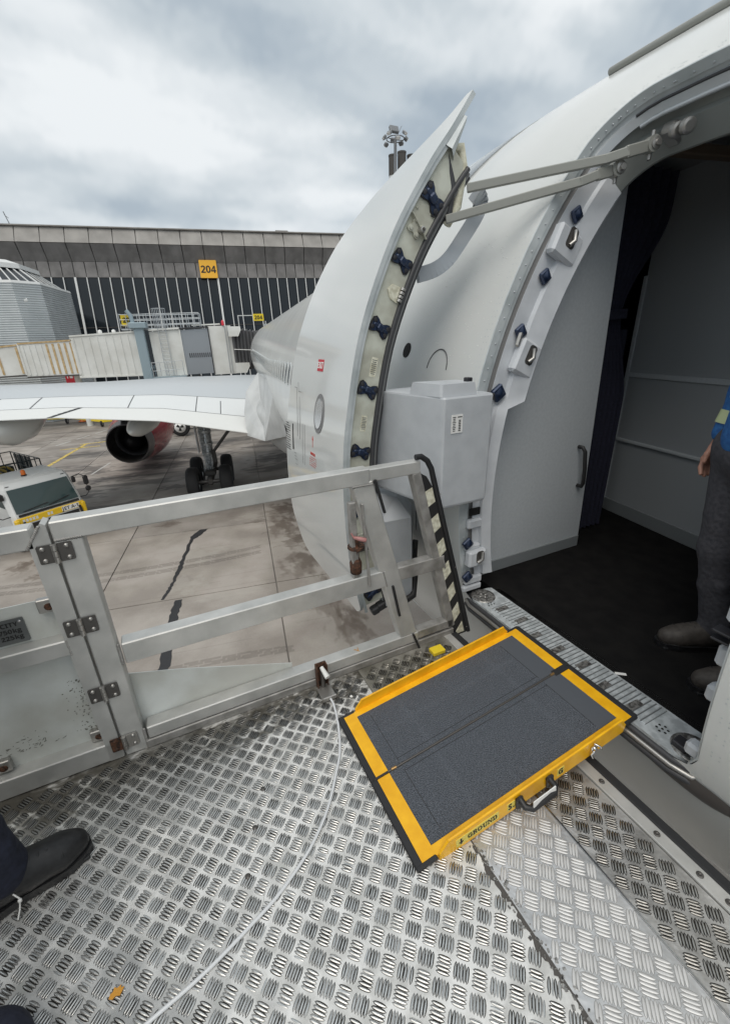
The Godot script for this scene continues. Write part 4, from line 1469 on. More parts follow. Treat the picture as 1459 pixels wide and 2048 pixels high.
const DK_X := -1.6
const DK_Z := -1.65
const DK_W := 2.24
func deck_picture() -> ImageTexture:
	var n := 1536
	var base := pic(81, 0.016, 6, Color(0.58, 0.575, 0.55), Color(0.86, 0.855, 0.83), 512, 512, 1.9, 12)
	base.convert(Image.FORMAT_RGBA8)
	var im := Image.create(n, n, false, Image.FORMAT_RGBA8)
	for j in 3:
		for i in 3: im.blit_rect(base, Rect2i(0, 0, 512, 512), Vector2i(i * 512, j * 512))
	var r := RandomNumberGenerator.new()
	r.seed = 44
	var dark := []
	for k in 3: dark.append(soft_dab(128, Color(0.085, 0.080, 0.065), 0.5, 90 + k))
	var pale := soft_dab(128, Color(0.92, 0.91, 0.88), 0.4, 95)
	var dab := func(d: Image, x: float, z: float, sx: float, sz: float):
		var t: Image = d.duplicate()
		t.resize(maxi(int(sx / DK_W * n), 3), maxi(int(sz / DK_W * n), 3))
		im.blend_rect(t, Rect2i(0, 0, t.get_width(), t.get_height()), Vector2i(int((x - DK_X - sx / 2) / DK_W * n), int((z - DK_Z - sz / 2) / DK_W * n)))
	# dirt that feet never reach, along the rail and by the gate
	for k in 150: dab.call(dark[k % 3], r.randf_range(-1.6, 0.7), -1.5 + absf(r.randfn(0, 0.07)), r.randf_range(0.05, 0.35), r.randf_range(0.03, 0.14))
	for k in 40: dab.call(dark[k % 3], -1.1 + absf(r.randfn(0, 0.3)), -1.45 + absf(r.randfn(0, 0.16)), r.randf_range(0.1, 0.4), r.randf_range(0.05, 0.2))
	for k in 60: dab.call(dark[k % 3], r.randf_range(-1.6, 0.6), r.randf_range(-1.4, 0.3), r.randf_range(0.006, 0.03), r.randf_range(0.006, 0.03))
	for k in 40: dab.call(pale, r.randf_range(-0.6, 0.6), r.randf_range(-1.2, -0.2), r.randf_range(0.08, 0.35), r.randf_range(0.05, 0.25))
	var left_shade := soft_dab(128, Color(0.26, 0.27, 0.27), 0.22, 99)  # shade towards the deck's left end, painted into the picture
	for k in 70: dab.call(left_shade, r.randf_range(-1.6, 0.0) - absf(r.randfn(0, 0.1)), r.randf_range(-1.4, 0.1), r.randf_range(0.3, 0.8), r.randf_range(0.25, 0.6))
	# scratches
	for k in 260:
		var a := Vector2(r.randf_range(0, n), r.randf_range(0, n))
		var dr := Vector2.from_angle(r.randf() * TAU)
		var c := Color(0.95, 0.95, 0.94, 0.5) if k % 3 else Color(0.35, 0.34, 0.32, 0.5)
		for i in r.randi_range(10, 70):
			var p := Vector2i(a + dr * i)
			if p.x < 0 or p.y < 0 or p.x >= n or p.y >= n: break
			im.set_pixelv(p, im.get_pixelv(p).lerp(c, 0.4))
	im.generate_mipmaps()
	return ImageTexture.create_from_image(im)

func build_deck():
	lift = thing("lift_platform", "worn aluminium treadplate deck of the lift platform butted against the aircraft", "platform", Vector3(0, APRON_Y, 0))
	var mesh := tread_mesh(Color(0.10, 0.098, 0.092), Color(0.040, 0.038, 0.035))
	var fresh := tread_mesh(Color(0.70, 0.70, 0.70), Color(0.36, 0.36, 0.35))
	var st := S()
	box(st, Vector3(-0.48, -0.004, -0.2), Vector3(2.24, 0.008, 2.9))
	var p1 := ob("deck_plate", st, M.deck_edge, lift)
	st = S()
	for q in [[0, 0], [1, 1], [1, 0], [0, 0], [0, 1], [1, 1]]:
		st.set_uv(Vector2(q[0], 1.0 - q[1]))
		st.add_vertex(Vector3(lerpf(DK_X, DK_X + DK_W, q[0]), 0.0002, lerpf(DK_Z + DK_W, DK_Z, q[1])))
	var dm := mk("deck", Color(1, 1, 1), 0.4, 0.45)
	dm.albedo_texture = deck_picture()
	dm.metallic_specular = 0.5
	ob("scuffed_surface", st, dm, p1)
	st = S()
	box(st, Vector3(0.7875, -0.003, 0.125), Vector3(0.287, 0.008, 2.25), Basis(), 0.001)
	var p2 := ob("deck_plate", st, M.deck_new, lift)
	st = S()
	box(st, Vector3(1.045, -0.0045, 0.125), Vector3(0.216, 0.008, 2.25), Basis(), 0.001)
	var p3 := ob("deck_plate", st, M.deck_dirty, lift)
	st = S()
	box(st, Vector3(0.898, -0.005, -1.325), Vector3(0.512, 0.010, 0.645), Basis())
	var p5 := ob("deck_plate", st, M.deck_grimy, lift)
	tread(p5, mesh, 0.645, 1.150, -1.475, -1.01, -0.275, -1.174, 1.0, 0.0078, func(_p, rr): return Color(0.55, 0.53, 0.48) * rr.randf_range(0.7, 1.2))
	st = S()
	bar(st, Vector3(0.9345, -0.001, -1.0), Vector3(0.9345, -0.001, 1.25), 0.0065, 0.013, Vector3.UP, 0.001)
	ob("joint_strip", st, M.chrome, lift)
	# the torn edge where the older plate meets the newer one
	st = S()
	var r := RandomNumberGenerator.new()
	r.seed = 4
	for k in 150:
		var z := -0.66 + k * 0.0055 + r.randfn(0, 0.006)
		var c := Vector3(0.642 + r.randfn(0, 0.011), 0.0014, z)
		box(st, c, Vector3(r.randf_range(0.002, 0.010), 0.003, r.randf_range(0.002, 0.012)), Basis(Vector3.UP, r.randf() * 3.0), 0.0008)
	ob("weld_scab", st, M.sill_bare, lift)
	st = S()
	var le := []
	var ri := []
	for k in 140:
		var z := -0.67 + k * 0.006
		var c := 0.642 + 0.006 * sin(k * 0.21) + 0.004 * sin(k * 0.57)
		var wd := 0.007 + 0.008 * absf(sin(k * 0.13)) * r.randf() + r.randf() * 0.004
		le.append(Vector3(c - wd * r.randf_range(0.5, 1.1), 0.0009, z))
		ri.append(Vector3(c + wd * r.randf_range(0.5, 1.2), 0.0009, z))
	for k in 139: quad(st, le[k], le[k + 1], ri[k + 1], ri[k])
	ob("weld_gap", st, M.concrete_grime, lift)
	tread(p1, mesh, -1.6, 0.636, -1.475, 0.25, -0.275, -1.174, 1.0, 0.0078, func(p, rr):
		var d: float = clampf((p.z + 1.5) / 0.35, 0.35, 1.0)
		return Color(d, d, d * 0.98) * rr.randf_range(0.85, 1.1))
	tread(p2, fresh, 0.648, 0.929, -0.99, 0.25, 0.851, -0.474, 1.16, 0.0088, func(_p, rr): return Color(0.92, 0.92, 0.92) * rr.randf_range(0.93, 1.05), 0.001)
	tread(p3, mesh, 0.940, 1.150, -0.99, 0.25, 1.054, -0.513, 1.0, 0.0078, func(_p, rr): return Color(0.80, 0.78, 0.74) * rr.randf_range(0.8, 1.1), -0.0005)
	# edge trim with screws, rubber bumper
	st = S()
	box(st, Vector3(1.177, 0.002, -0.2), Vector3(0.044, 0.012, 2.9), Basis(), 0.002)
	ob("edge_trim", st, M.aluminium, lift)
	for z in [-1.02, -0.80, -0.585, -0.39, -0.265, -0.19, 0.0]:
		st = S()
		lathe(st, Vector3(1.176, 0.008, z), Vector3.UP, [[0.010, 0.0], [0.009, 0.003], [0.003, 0.003], [0.002, 0.0005], [0.0, 0.0005]], 12)
		ob("screw", st, M.steel_dark, lift)
	st = S()
	box(st, Vector3(1.2215, -0.012, -0.2), Vector3(0.043, 0.036, 2.9), Basis(), 0.008)
	ob("rubber_bumper", st, M.rubber, lift)
	st = S()
	box(st, Vector3(-0.15, -0.17, -0.2), Vector3(2.7, 0.32, 2.88), Basis(), 0.01)
	ob("deck_frame", st, M.aluminium_worn, lift)
	# scissor legs down to a chassis
	st = S()
	for x in [-1.2, 0.6]:
		for k in 2:
			var y0 := -4.0 + k * 1.8
			for q in [[-1.3, 1.0], [1.0, -1.3]]:
				bar(st, Vector3(x, y0, q[0]), Vector3(x, y0 + 1.8, q[1]), 0.1, 0.2, Vector3(1, 0, 0), 0.01)
	ob("scissor_arm", st, M.steel_dark, lift)
	st = S()
	box(st, Vector3(-0.2, -4.3, 0.6), Vector3(2.2, 0.5, 6.0), Basis(), 0.04)
	ob("chassis", st, M.truck_white, lift)
	for x in [-1.2, 0.85]:
		for z in [-1.6, 2.6]: wheel(lift, Vector3(x, -4.52, z), Vector3.RIGHT, 0.48, 0.3)
	# unseen box body of the lift vehicle, with its doorway, added to darken reflections
	st = S()
	box(st, Vector3(-3.6, 0.6, -1.2), Vector3(3.2, 3.4, 0.08), Basis(), 0.01)
	box(st, Vector3(-3.6, 0.6, 1.2), Vector3(3.2, 3.4, 0.08), Basis(), 0.01)
	box(st, Vector3(-3.6, 2.27, 0.0), Vector3(3.2, 0.08, 2.32), Basis(), 0.01)
	box(st, Vector3(-3.6, -1.05, 0.0), Vector3(3.2, 0.1, 2.32), Basis(), 0.01)
	box(st, Vector3(-5.16, 0.6, 0.0), Vector3(0.08, 3.2, 2.32), Basis(), 0.01)
	ob("unseen_lift_body", st, M.truck_white, lift)
	# yellow bracket beyond the sliding rail
	st = S()
	prism(st, [Vector2(0.93, -0.03), Vector2(1.06, -0.03), Vector2(0.95, 0.10)], Transform3D(Basis(), Vector3(0, 0, -1.60)), -0.02, 0.02)
	ob("yellow_bracket", st, M.sign_yellow, lift)

# rectangular tube with softly rounded edges
func rail(parent: Node, called: String, a: Vector3, b: Vector3, w: float, h: float, up := Vector3.UP, m := "aluminium") -> MeshInstance3D:
	var st := S()
	bar(st, a, b, w, h, up, 0.004)
	return ob(called, st, M[m], parent)

func bead(parent: Node, a: Vector3, b: Vector3):
	var st := S()
	var r := RandomNumberGenerator.new()
	r.seed = int(a.x * 977 + a.y * 353)
	var n := maxi(4, int(a.distance_to(b) / 0.006))
	for k in n:
		var p := a.lerp(b, (k + 0.5) / n)
		lathe(st, p - (b - a).normalized() * 0.006, b - a, [[0.0, 0.0], [0.004, 0.002], [r.randf_range(0.0042, 0.0062), 0.005], [0.004, 0.009], [0.0, 0.011]], 7)
	ob("weld_bead", st, M.aluminium_worn, parent)

func hinge(c: Vector3, rusty: bool, where: String):
	var o := thing("hinge", "%s hinge joining the gate post to the guard rail post" % where, "hinge", c, "hinges down the gate post")
	var st := S()
	var lf := round_rect(0.042, 0.062, 0.005)
	prism(st, lf.map(func(p): return p + Vector2(0.026, 0)), Transform3D(Basis(), c), 0.0, 0.004)
	ob("leaf", st, M.steel_dark if not rusty else M.steel, o)
	st = S()
	prism(st, lf.map(func(p): return p + Vector2(-0.026, 0)), Transform3D(Basis(), c), 0.0, 0.004)
	ob("leaf", st, M.rust if rusty else M.steel_dark, o)
	st = S()
	for k in 3: lathe(st, c + Vector3(0, -0.032 + k * 0.0215, 0.007), Vector3.UP, [[0.0, 0.0], [0.0085, 0.0], [0.0085, 0.020], [0.0, 0.020]], 12, true)
	ob("knuckle", st, M.steel, o)
	for q in [[0.032, 0.02], [0.032, -0.02], [-0.032, 0.02], [-0.032, -0.02]]:
		st = S()
		lathe(st, c + Vector3(q[0], q[1], 0.004), Vector3(0, 0, 1), [[0.0075, 0.0], [0.006, 0.004], [0.0, 0.0055]], 10)
		ob("rivet", st, M.rust if rusty and q[0] < 0 else M.steel, o)

func build_rails():
	var z := -1.53           # rails are 60 mm deep, their front faces at z = -1.5
	# the guard rail with its slanting posts
	var g := thing("guard_rail", "aluminium guard rail with slanting posts running out to the aircraft door", "railing", Vector3(0.3, 0, -1.53))
	rail(g, "top_rail", Vector3(-0.365, 0.973, z), Vector3(0.735, 0.973, z), 0.06, 0.066)
	rail(g, "middle_rail", Vector3(-0.275, 0.466, z), Vector3(0.805, 0.466, z), 0.06, 0.088)
	rail(g, "bottom_rail", Vector3(-0.275, 0.072, z), Vector3(0.99, 0.072, z), 0.06, 0.058)
	rail(g, "kick_rail", Vector3(-0.29, 0.020, z + 0.003), Vector3(0.99, 0.020, z + 0.003), 0.06, 0.040, Vector3.UP, "aluminium_worn")
	rail(g, "post", Vector3(-0.326, 0.0, z), Vector3(-0.326, 0.94, z), 0.078, 0.058, Vector3(0, 0, 1))
	rail(g, "slanted_post", Vector3(0.935, 0.09, z), Vector3(0.704, 0.942, z), 0.092, 0.057, Vector3(0, 0, 1))
	bead(g, Vector3(-0.362, 0.944, -1.502), Vector3(-0.288, 0.944, -1.502))
	bead(g, Vector3(-0.284, 0.51, -1.503), Vector3(-0.284, 0.424, -1.503))
	bead(g, Vector3(0.655, 0.938, -1.502), Vector3(0.75, 0.938, -1.502))
	bead(g, Vector3(0.79, 0.51, -1.503), Vector3(0.81, 0.424, -1.503))
	bead(g, Vector3(-0.284, 0.10, -1.503), Vector3(-0.284, 0.04, -1.503))
	# the sliding end of the rail, one size smaller
	rail(g, "sliding_top_rail", Vector3(0.735, 0.973, z), Vector3(0.985, 0.973, z), 0.050, 0.056)
	rail(g, "sliding_middle_rail", Vector3(0.805, 0.466, z), Vector3(1.135, 0.466, z), 0.052, 0.072, Vector3.UP, "aluminium_worn")
	rail(g, "sliding_bottom_rail", Vector3(0.99, 0.075, z), Vector3(1.21, 0.075, z), 0.050, 0.05, Vector3.UP, "aluminium_worn")
	rail(g, "sliding_kick_rail", Vector3(0.99, 0.017, z), Vector3(1.22, 0.017, z), 0.050, 0.04, Vector3.UP, "aluminium_worn")
	rail(g, "end_post", Vector3(1.205, 0.05, z), Vector3(0.965, 0.95, z), 0.045, 0.05, Vector3(0, 0, 1), "aluminium_worn")
	bead(g, Vector3(1.12, 0.50, -1.503), Vector3(1.14, 0.43, -1.503))
	var st := S()
	for q in [[0.757, 0.955, 0.80, 0.80], [0.838, 0.42, 0.875, 0.24], [0.955, 0.10, 1.0, -0.02]]:
		bar(st, Vector3(q[0], q[1], -1.497), Vector3(q[2], q[3], -1.497), 0.010, 0.012, Vector3(0, 0, 1))
	ob("guide_strip", st, M.rubber, g)
	# striped end board with its rubber edge
	var ea := [Vector2(0.985, 0.945), Vector2(1.018, 0.925), Vector2(1.055, 0.865), Vector2(1.306, -0.022), Vector2(1.232, -0.022)]
	st = S()
	prism(st, ea, Transform3D(Basis(), Vector3(0, 0, -1.52)), 0.0, 0.012)
	var board := ob("striped_board", st, M.black_trim, g)
	for k in 7:
		var u := 0.075 + k * 0.150
		var c := func(t: float, w: float) -> Vector2:
			var l := Vector2(0.992, 0.925).lerp(Vector2(1.236, -0.02), t)
			var rr := Vector2(1.052, 0.87).lerp(Vector2(1.298, -0.02), t)
			return l.lerp(rr, w)
		st = S()
		prism(st, [c.call(u, 0.04), c.call(minf(u + 0.080, 0.99), 0.04), c.call(minf(u + 0.012, 0.99), 0.93), c.call(u - 0.068, 0.93)], Transform3D(Basis(), Vector3(0, 0, -1.508)), 0.0, 0.0015)
		ob("pale_stripe", st, M.cream, board)
	st = S()
	tube(st, [Vector3(0.962, 1.018, -1.512), Vector3(0.99, 1.018, -1.512), Vector3(1.022, 0.995, -1.512), Vector3(1.045, 0.955, -1.512), Vector3(1.06, 0.90, -1.512), Vector3(1.12, 0.69, -1.512), Vector3(1.215, 0.36, -1.512), Vector3(1.322, -0.02, -1.512)], 0.013, 10)
	ob("rubber_edge", st, M.rubber, board)
	st = S()
	for q in [[1.09, 0.83], [1.20, 0.42], [1.30, 0.02]]: lathe(st, Vector3(q[0], q[1], -1.500), Vector3(0, 0, 1), [[0.004, 0.0], [0.0, 0.002]], 8)
	ob("screw", st, M.steel, board)
	# white sheet behind the lower rail
	st = S()
	prism(st, [Vector2(-0.30, 0.0), Vector2(-0.30, 0.335), Vector2(-0.10, 0.275), Vector2(0.34, 0.12), Vector2(0.34, 0.0)], Transform3D(Basis(), Vector3(0, 0, -1.566)), 0.0, 0.004)
	ob("kick_sheet", st, M.panel_white, g)
	# the clamp on the middle rail: flat bar, spindle, pink grip
	var cl := thing("rail_clamp", "rusty screw clamp with a pink grip standing on the guard rail", "clamp", Vector3(0.66, 0.51, -1.53))
	st = S()
	bar(st, Vector3(0.715, 0.46, -1.488), Vector3(0.690, 0.865, -1.488), 0.010, 0.014, Vector3(0, 0, 1), 0.002)
	bar(st, Vector3(0.660, 0.51, -1.52), Vector3(0.655, 0.87, -1.52), 0.030, 0.03, Vector3(0, 0, 1), 0.003)
	ob("upright", st, M.aluminium_worn, cl)
	st = S()
	tube(st, [Vector3(0.665, 0.50, -1.525), Vector3(0.667, 0.70, -1.515)], 0.014, 10)
	lathe(st, Vector3(0.665, 0.53, -1.522), Vector3.UP, [[0.0, 0.0], [0.026, 0.0], [0.028, 0.05], [0.020, 0.07], [0.014, 0.075]], 12)
	lathe(st, Vector3(0.667, 0.655, -1.516), Vector3.UP, [[0.0, 0.0], [0.038, 0.0], [0.038, 0.010], [0.0, 0.010]], 14, true)
	ob("spindle", st, M.rust, cl)
	st = S()
	tube(st, [Vector3(0.642, 0.735, -1.505), Vector3(0.652, 0.713, -1.498)], 0.004, 8)
	lathe(st, Vector3(0.650, 0.715, -1.50), Vector3(0.9, -0.25, 0.5), [[0.0, 0.0], [0.006, 0.0], [0.010, 0.03], [0.010, 0.055], [0.0, 0.058]], 12)
	mk("pink_grip", Color(0.40, 0.19, 0.18), 0.5)
	ob("grip", st, M.pink_grip, cl)
	# the gate on the left
	var t := thing("platform_gate", "aluminium gate with dirty white sheets on the left of the platform", "gate", Vector3(-0.9, 0, -1.53))
	rail(t, "top_rail", Vector3(-1.5, 0.962, z), Vector3(-0.415, 0.962, z), 0.06, 0.07)
	rail(t, "middle_rail", Vector3(-1.5, 0.552, z), Vector3(-0.42, 0.552, z), 0.06, 0.062)
	rail(t, "bottom_rail", Vector3(-1.5, 0.045, z), Vector3(-0.37, 0.045, z), 0.06, 0.085)
	var ps := S()
	prism(ps, [Vector2(-0.420, 0.004), Vector2(-0.372, 0.004), Vector2(-0.372, 1.0), Vector2(-0.385, 1.008), Vector2(-0.430, 0.940)], Transform3D(Basis(), Vector3(0, 0, -1.56)), 0.0, 0.06)
	ob("post", ps, M.aluminium, t)
	bead(t, Vector3(-0.436, 0.93, -1.499), Vector3(-0.389, 1.0, -1.499))
	bead(t, Vector3(-0.423, 0.585, -1.503), Vector3(-0.420, 0.52, -1.503))
	st = S()
	box(st, Vector3(-0.96, 0.655, -1.556), Vector3(1.09, 0.145, 0.004))
	ob("upper_sheet", st, M.panel_white, t)
	st = S()
	box(st, Vector3(-0.96, 0.30, -1.556), Vector3(1.09, 0.45, 0.004))
	ob("lower_sheet", st, M.panel_white, t)
	var r := RandomNumberGenerator.new()
	r.seed = 12
	st = S()
	for k in 120:
		var e := absf(r.randfn(0, 0.028))
		var c := Vector3(-0.432 - e, 0.12 + r.randf() * 0.26 + e * 0.3, -1.5535)
		prism(st, ellipse(r.randf_range(0.0007, 0.003), r.randf_range(0.0007, 0.004), 7), Transform3D(Basis(Vector3(0, 0, 1), r.randf() * 3.0), c), 0.0, 0.0004)
	for k in 50:
		var c := Vector3(-0.66 + r.randfn(0, 0.045), 0.14 + absf(r.randfn(0, 0.03)), -1.5535)
		prism(st, ellipse(r.randf_range(0.001, 0.009), r.randf_range(0.0005, 0.0018), 7), Transform3D(Basis(Vector3(0, 0, 1), r.randfn(0.3, 0.5)), c), 0.0, 0.0004)
	mk("moss", Color(0.22, 0.22, 0.19), 0.9)
	ob("grime_speck", st, M.moss, t)
	for q in [[-0.445, 0.712, 0.06], [-0.438, 0.115, 0.05], [-0.735, 0.12, 0.05]]:
		st = S()
		box(st, Vector3(q[0], q[1], -1.543), Vector3(q[2], 0.05, 0.024), Basis(), 0.003)
		var br := ob("sheet_bracket", st, M.steel, t)
		st = S()
		lathe(st, Vector3(q[0] + 0.002, q[1] - 0.004, -1.531), Vector3(0, 0, 1), [[0.014, 0.0], [0.012, 0.003], [0.007, 0.003], [0.007, 0.008], [0.0, 0.008]], 12, true)
		ob("bolt", st, M.rust, br)
	var pf := fr_of(Vector3(-0.605, 0.640, -1.550), Vector3(1, 0, 0), Vector3(0, 1, 0))
	st = S()
	prism(st, round_rect(0.16, 0.092, 0.004), pf, 0.0, 0.003)
	var cp := ob("capacity_plate", st, M.plate_dark, t)
	cp.set_meta("label", "small grey plate lettered with weights on the white gate sheet")
	words(cp, "CITY", pf * Vector3(0.038, 0.026, 0.0035), Vector3(1, 0, 0), Vector3(0, 1, 0), 0.016, M.ink)
	words(cp, "750kg", pf * Vector3(0.036, 0.002, 0.0035), Vector3(1, 0, 0), Vector3(0, 1, 0), 0.016, M.ink)
	words(cp, "225kg", pf * Vector3(0.036, -0.022, 0.0035), Vector3(1, 0, 0), Vector3(0, 1, 0), 0.016, M.ink)
	st = S()
	lathe(st, pf * Vector3(0.068, 0.034, 0.003), Vector3(0, 0, 1), [[0.004, 0.0], [0.0, 0.002]], 8)
	ob("screw", st, M.chrome, cp)
	hinge(Vector3(-0.367, 0.905, -1.498), false, "uppermost")
	hinge(Vector3(-0.367, 0.625, -1.498), false, "upper middle")
	hinge(Vector3(-0.367, 0.330, -1.498), false, "lower middle")
	hinge(Vector3(-0.355, 0.075, -1.498), true, "lowest, rust-stained")
	# bolt on the bottom rail
	var b := thing("drop_bolt", "rusty bolt bracket on the bottom rail that holds the white cable", "latch", Vector3(0.45, 0, -1.47))
	st = S()
	box(st, Vector3(0.452, 0.065, -1.492), Vector3(0.052, 0.135, 0.008), Basis(), 0.002)
	for s in [-1, 1]: box(st, Vector3(0.452 + s * 0.024, 0.07, -1.478), Vector3(0.005, 0.12, 0.028), Basis(), 0.001)
	ob("bracket", st, M.rust, b)
	st = S()
	tube(st, [Vector3(0.452, 0.012, -1.468), Vector3(0.452, 0.115, -1.472)], 0.010, 10)
	ob("bolt", st, M.steel_dark, b)
	st = S()
	tube(st, [Vector3(0.452, 0.116, -1.476), Vector3(0.462, 0.095, -1.425)], 0.0095, 10, true, 0.013)
	ob("handle_pin", st, M.white_paint, b)
	st = S()
	box(st, Vector3(0.452, 0.006, -1.43), Vector3(0.066, 0.010, 0.09), Basis(), 0.002)
	box(st, Vector3(0.452, 0.014, -1.387), Vector3(0.066, 0.022, 0.008), Basis(), 0.003)
	ob("foot_plate", st, M.steel, b)

# ---------------------------------------------------------------- folding ramp
func build_ramp():
	var z0 := -1.262          # far side
	var z1 := -0.652          # near side
	var a := Vector3(0.452, 0.012, 0)
	var e := Vector3(1.418, 0.134, 0)
	var X := (e - a).normalized()
	var Y := Vector3(0, 0, 1).cross(X).normalized()
	var ln := a.distance_to(e)
	var R := thing("folding_ramp", "yellow-edged folding ramp with a grey grip surface bridging to the door sill", "ramp", Vector3(0.93, 0, -0.957))
	var p := func(u: float, h: float, z: float) -> Vector3: return a + X * u + Y * h + Vector3(0, 0, z)
	var bs := Basis(X, Y, X.cross(Y))
	var zm := (z0 + z1) / 2
	for half in 2:
		var s0 := z0 if half == 0 else zm + 0.004
		var s1 := zm - 0.004 if half == 0 else z1
		var st := S()
		box(st, p.call(ln / 2, -0.008, (s0 + s1) / 2), Vector3(ln - 0.012, 0.016, s1 - s0), bs, 0.001)
		ob("panel", st, M.yellow, R)
		st = S()
		var g0 := s0 + (0.030 if half == 0 else 0.001)
		var g1 := s1 - (0.001 if half == 0 else 0.030)
		box(st, p.call(ln / 2, 0.0006, (g0 + g1) / 2), Vector3(ln - 0.125, 0.0016, g1 - g0), bs)
		var gp := ob("grip_surface", st, M.ramp_grip, R)
		st = S()
		for u in [0.115, ln - 0.155]:
			box(st, p.call(u, 0.0015, (g0 + g1) / 2 + (0.006 if half == 0 else -0.004)), Vector3(0.0022, 0.0005, (g1 - g0) * 0.86), bs)
		var zz: float = (g1 - 0.022) if half == 0 else (g0 + 0.022)
		box(st, p.call(ln / 2 - 0.02, 0.0015, zz), Vector3(ln - 0.27, 0.0005, 0.0022), bs)
		ob("stitched_crease", st, M.black_trim, gp)
		st = S()
		box(st, p.call(ln - 0.109, 0.0010, (g0 + g1) / 2), Vector3(0.090, 0.0016, g1 - g0), bs)
		ob("end_strip", st, M.ramp_grip_dark, gp)
		# rubber lips at both ends
		for k in 2:
			st = S()
			var u: float = 0.001 if k == 0 else ln - 0.001
			box(st, p.call(u, -0.004, (s0 + s1) / 2), Vector3(0.028, 0.012, s1 - s0 + (0.008)), bs, 0.004)
			ob("rubber_lip", st, M.rubber, R)
	var st := S()
	for z in [z0 - 0.002, z1 + 0.002]:
		for u in [0.025, ln - 0.03]: box(st, p.call(u, -0.004, z), Vector3(0.075, 0.0145, 0.014), bs, 0.004)
	ob("corner_lip", st, M.rubber, R)
	# raised yellow sides with cut-back ends
	for k in 2:
		var z: float = z0 - 0.004 if k == 0 else z1 + 0.004
		st = S()
		prism(st, [Vector2(0.065, -0.030), Vector2(ln - 0.075, -0.030), Vector2(ln - 0.060, 0.0), Vector2(ln - 0.085, 0.040), Vector2(0.105, 0.040), Vector2(0.070, 0.004)], Transform3D(bs, a + Vector3(0, 0, z)), -0.004, 0.004)
		ob("side_rail", st, M.yellow, R)
	st = S()
	tube(st, [p.call(0.105, 0.040, z1 + 0.004), p.call(ln - 0.085, 0.040, z1 + 0.004)], 0.005, 8)
	ob("rail_bead", st, M.yellow, R)
	st = S()
	tube(st, [p.call(0.105, 0.040, z0 - 0.004), p.call(ln - 0.085, 0.040, z0 - 0.004)], 0.005, 8)
	ob("rail_bead", st, M.yellow, R)
	# the hinge line down the middle
	st = S()
	tube(st, [p.call(0.06, 0.001, zm), p.call(ln - 0.09, 0.001, zm)], 0.0042, 8)
	ob("hinge_line", st, M.steel_dark, R)
	for u in [0.03, ln - 0.05]:
		st = S()
		box(st, p.call(u, 0.002, zm), Vector3(0.075 if u > 0.5 else 0.06, 0.006, 0.030 if u > 0.5 else 0.008), bs, 0.002)
		ob("hinge_cover", st, M.black_trim, R)
	st = S()
	for u in [0.075, ln - 0.105]: tube(st, [p.call(u, 0.003, zm), p.call(u + 0.02, 0.003, zm)], 0.0055, 8)
	mk("brass", Color(0.45, 0.28, 0.12), 0.35, 0.8)
	ob("hinge_end", st, M.brass, R)
	# handle, latch and lettering on the near side
	var nf := Transform3D(bs, a + Vector3(0, 0, z1 + 0.0085))
	st = S()
	tube(st, [nf * Vector3(0.385, 0.018, 0.0), nf * Vector3(0.385, 0.012, 0.03), nf * Vector3(0.40, 0.008, 0.042), nf * Vector3(0.50, 0.008, 0.042), nf * Vector3(0.515, 0.012, 0.03), nf * Vector3(0.515, 0.018, 0.0)], 0.012, 10)
	for u in [0.382, 0.518]: box(st, nf * Vector3(u, 0.004, 0.006), Vector3(0.03, 0.05, 0.012), bs, 0.004)
	ob("carry_handle", st, M.black_plastic, R)
	st = S()
	prism(st, [Vector2(0.402, 0.046), Vector2(0.498, 0.050), Vector2(0.50, 0.026), Vector2(0.475, 0.036), Vector2(0.435, 0.030), Vector2(0.402, 0.014)], nf, 0.045, 0.048)
	ob("white_tag", st, M.white, R)
	st = S()
	box(st, nf * Vector3(0.735, 0.006, 0.004), Vector3(0.030, 0.034, 0.008), bs, 0.002)
	box(st, nf * Vector3(0.725, -0.012, 0.012), Vector3(0.020, 0.034, 0.006), bs * Basis(Vector3(0, 0, 1), 0.4), 0.002)
	tube(st, [nf * Vector3(0.735, 0.03, 0.004), nf * Vector3(0.742, 0.032, 0.022), nf * Vector3(0.752, 0.012, 0.022)], 0.003, 6)
	lathe(st, nf * Vector3(0.735, 0.008, 0.008), nf.basis.z, [[0.009, 0.0], [0.009, 0.006], [0.0, 0.007]], 12, true)
	ob("latch", st, M.chrome, R)
	for q in [[0.215, 0.17, "GROUND", 0.020], [0.352, 0.034, "S.", 0.026], [0.575, 0.032, "G", 0.026]]:
		st = S()
		prism(st, round_rect(q[1], 0.036, 0.002), nf * Transform3D(Basis(), Vector3(q[0], 0.004, 0)), -0.006, 0.001)
		var lb := ob("sticker", st, M.sticker_yellow, R)
		words(lb, q[2], nf * Vector3(q[0] + (0.018 if q[2] == "GROUND" else 0.0), 0.004, 0.0015), X, Y, q[3], M.ink, 0.95, true, q[2] == "GROUND")
		if q[2] == "GROUND":
			st = S()
			prism(st, [Vector2(-0.003, 0.013), Vector2(0.003, 0.013), Vector2(0.003, -0.002), Vector2(0.010, 0.0), Vector2(0.0, -0.014), Vector2(-0.010, 0.0), Vector2(-0.003, -0.002)], nf * Transform3D(Basis(), Vector3(q[0] - 0.066, 0.004, 0.001)), 0.0, 0.001)
			ob("arrow", st, M.ink, lb)

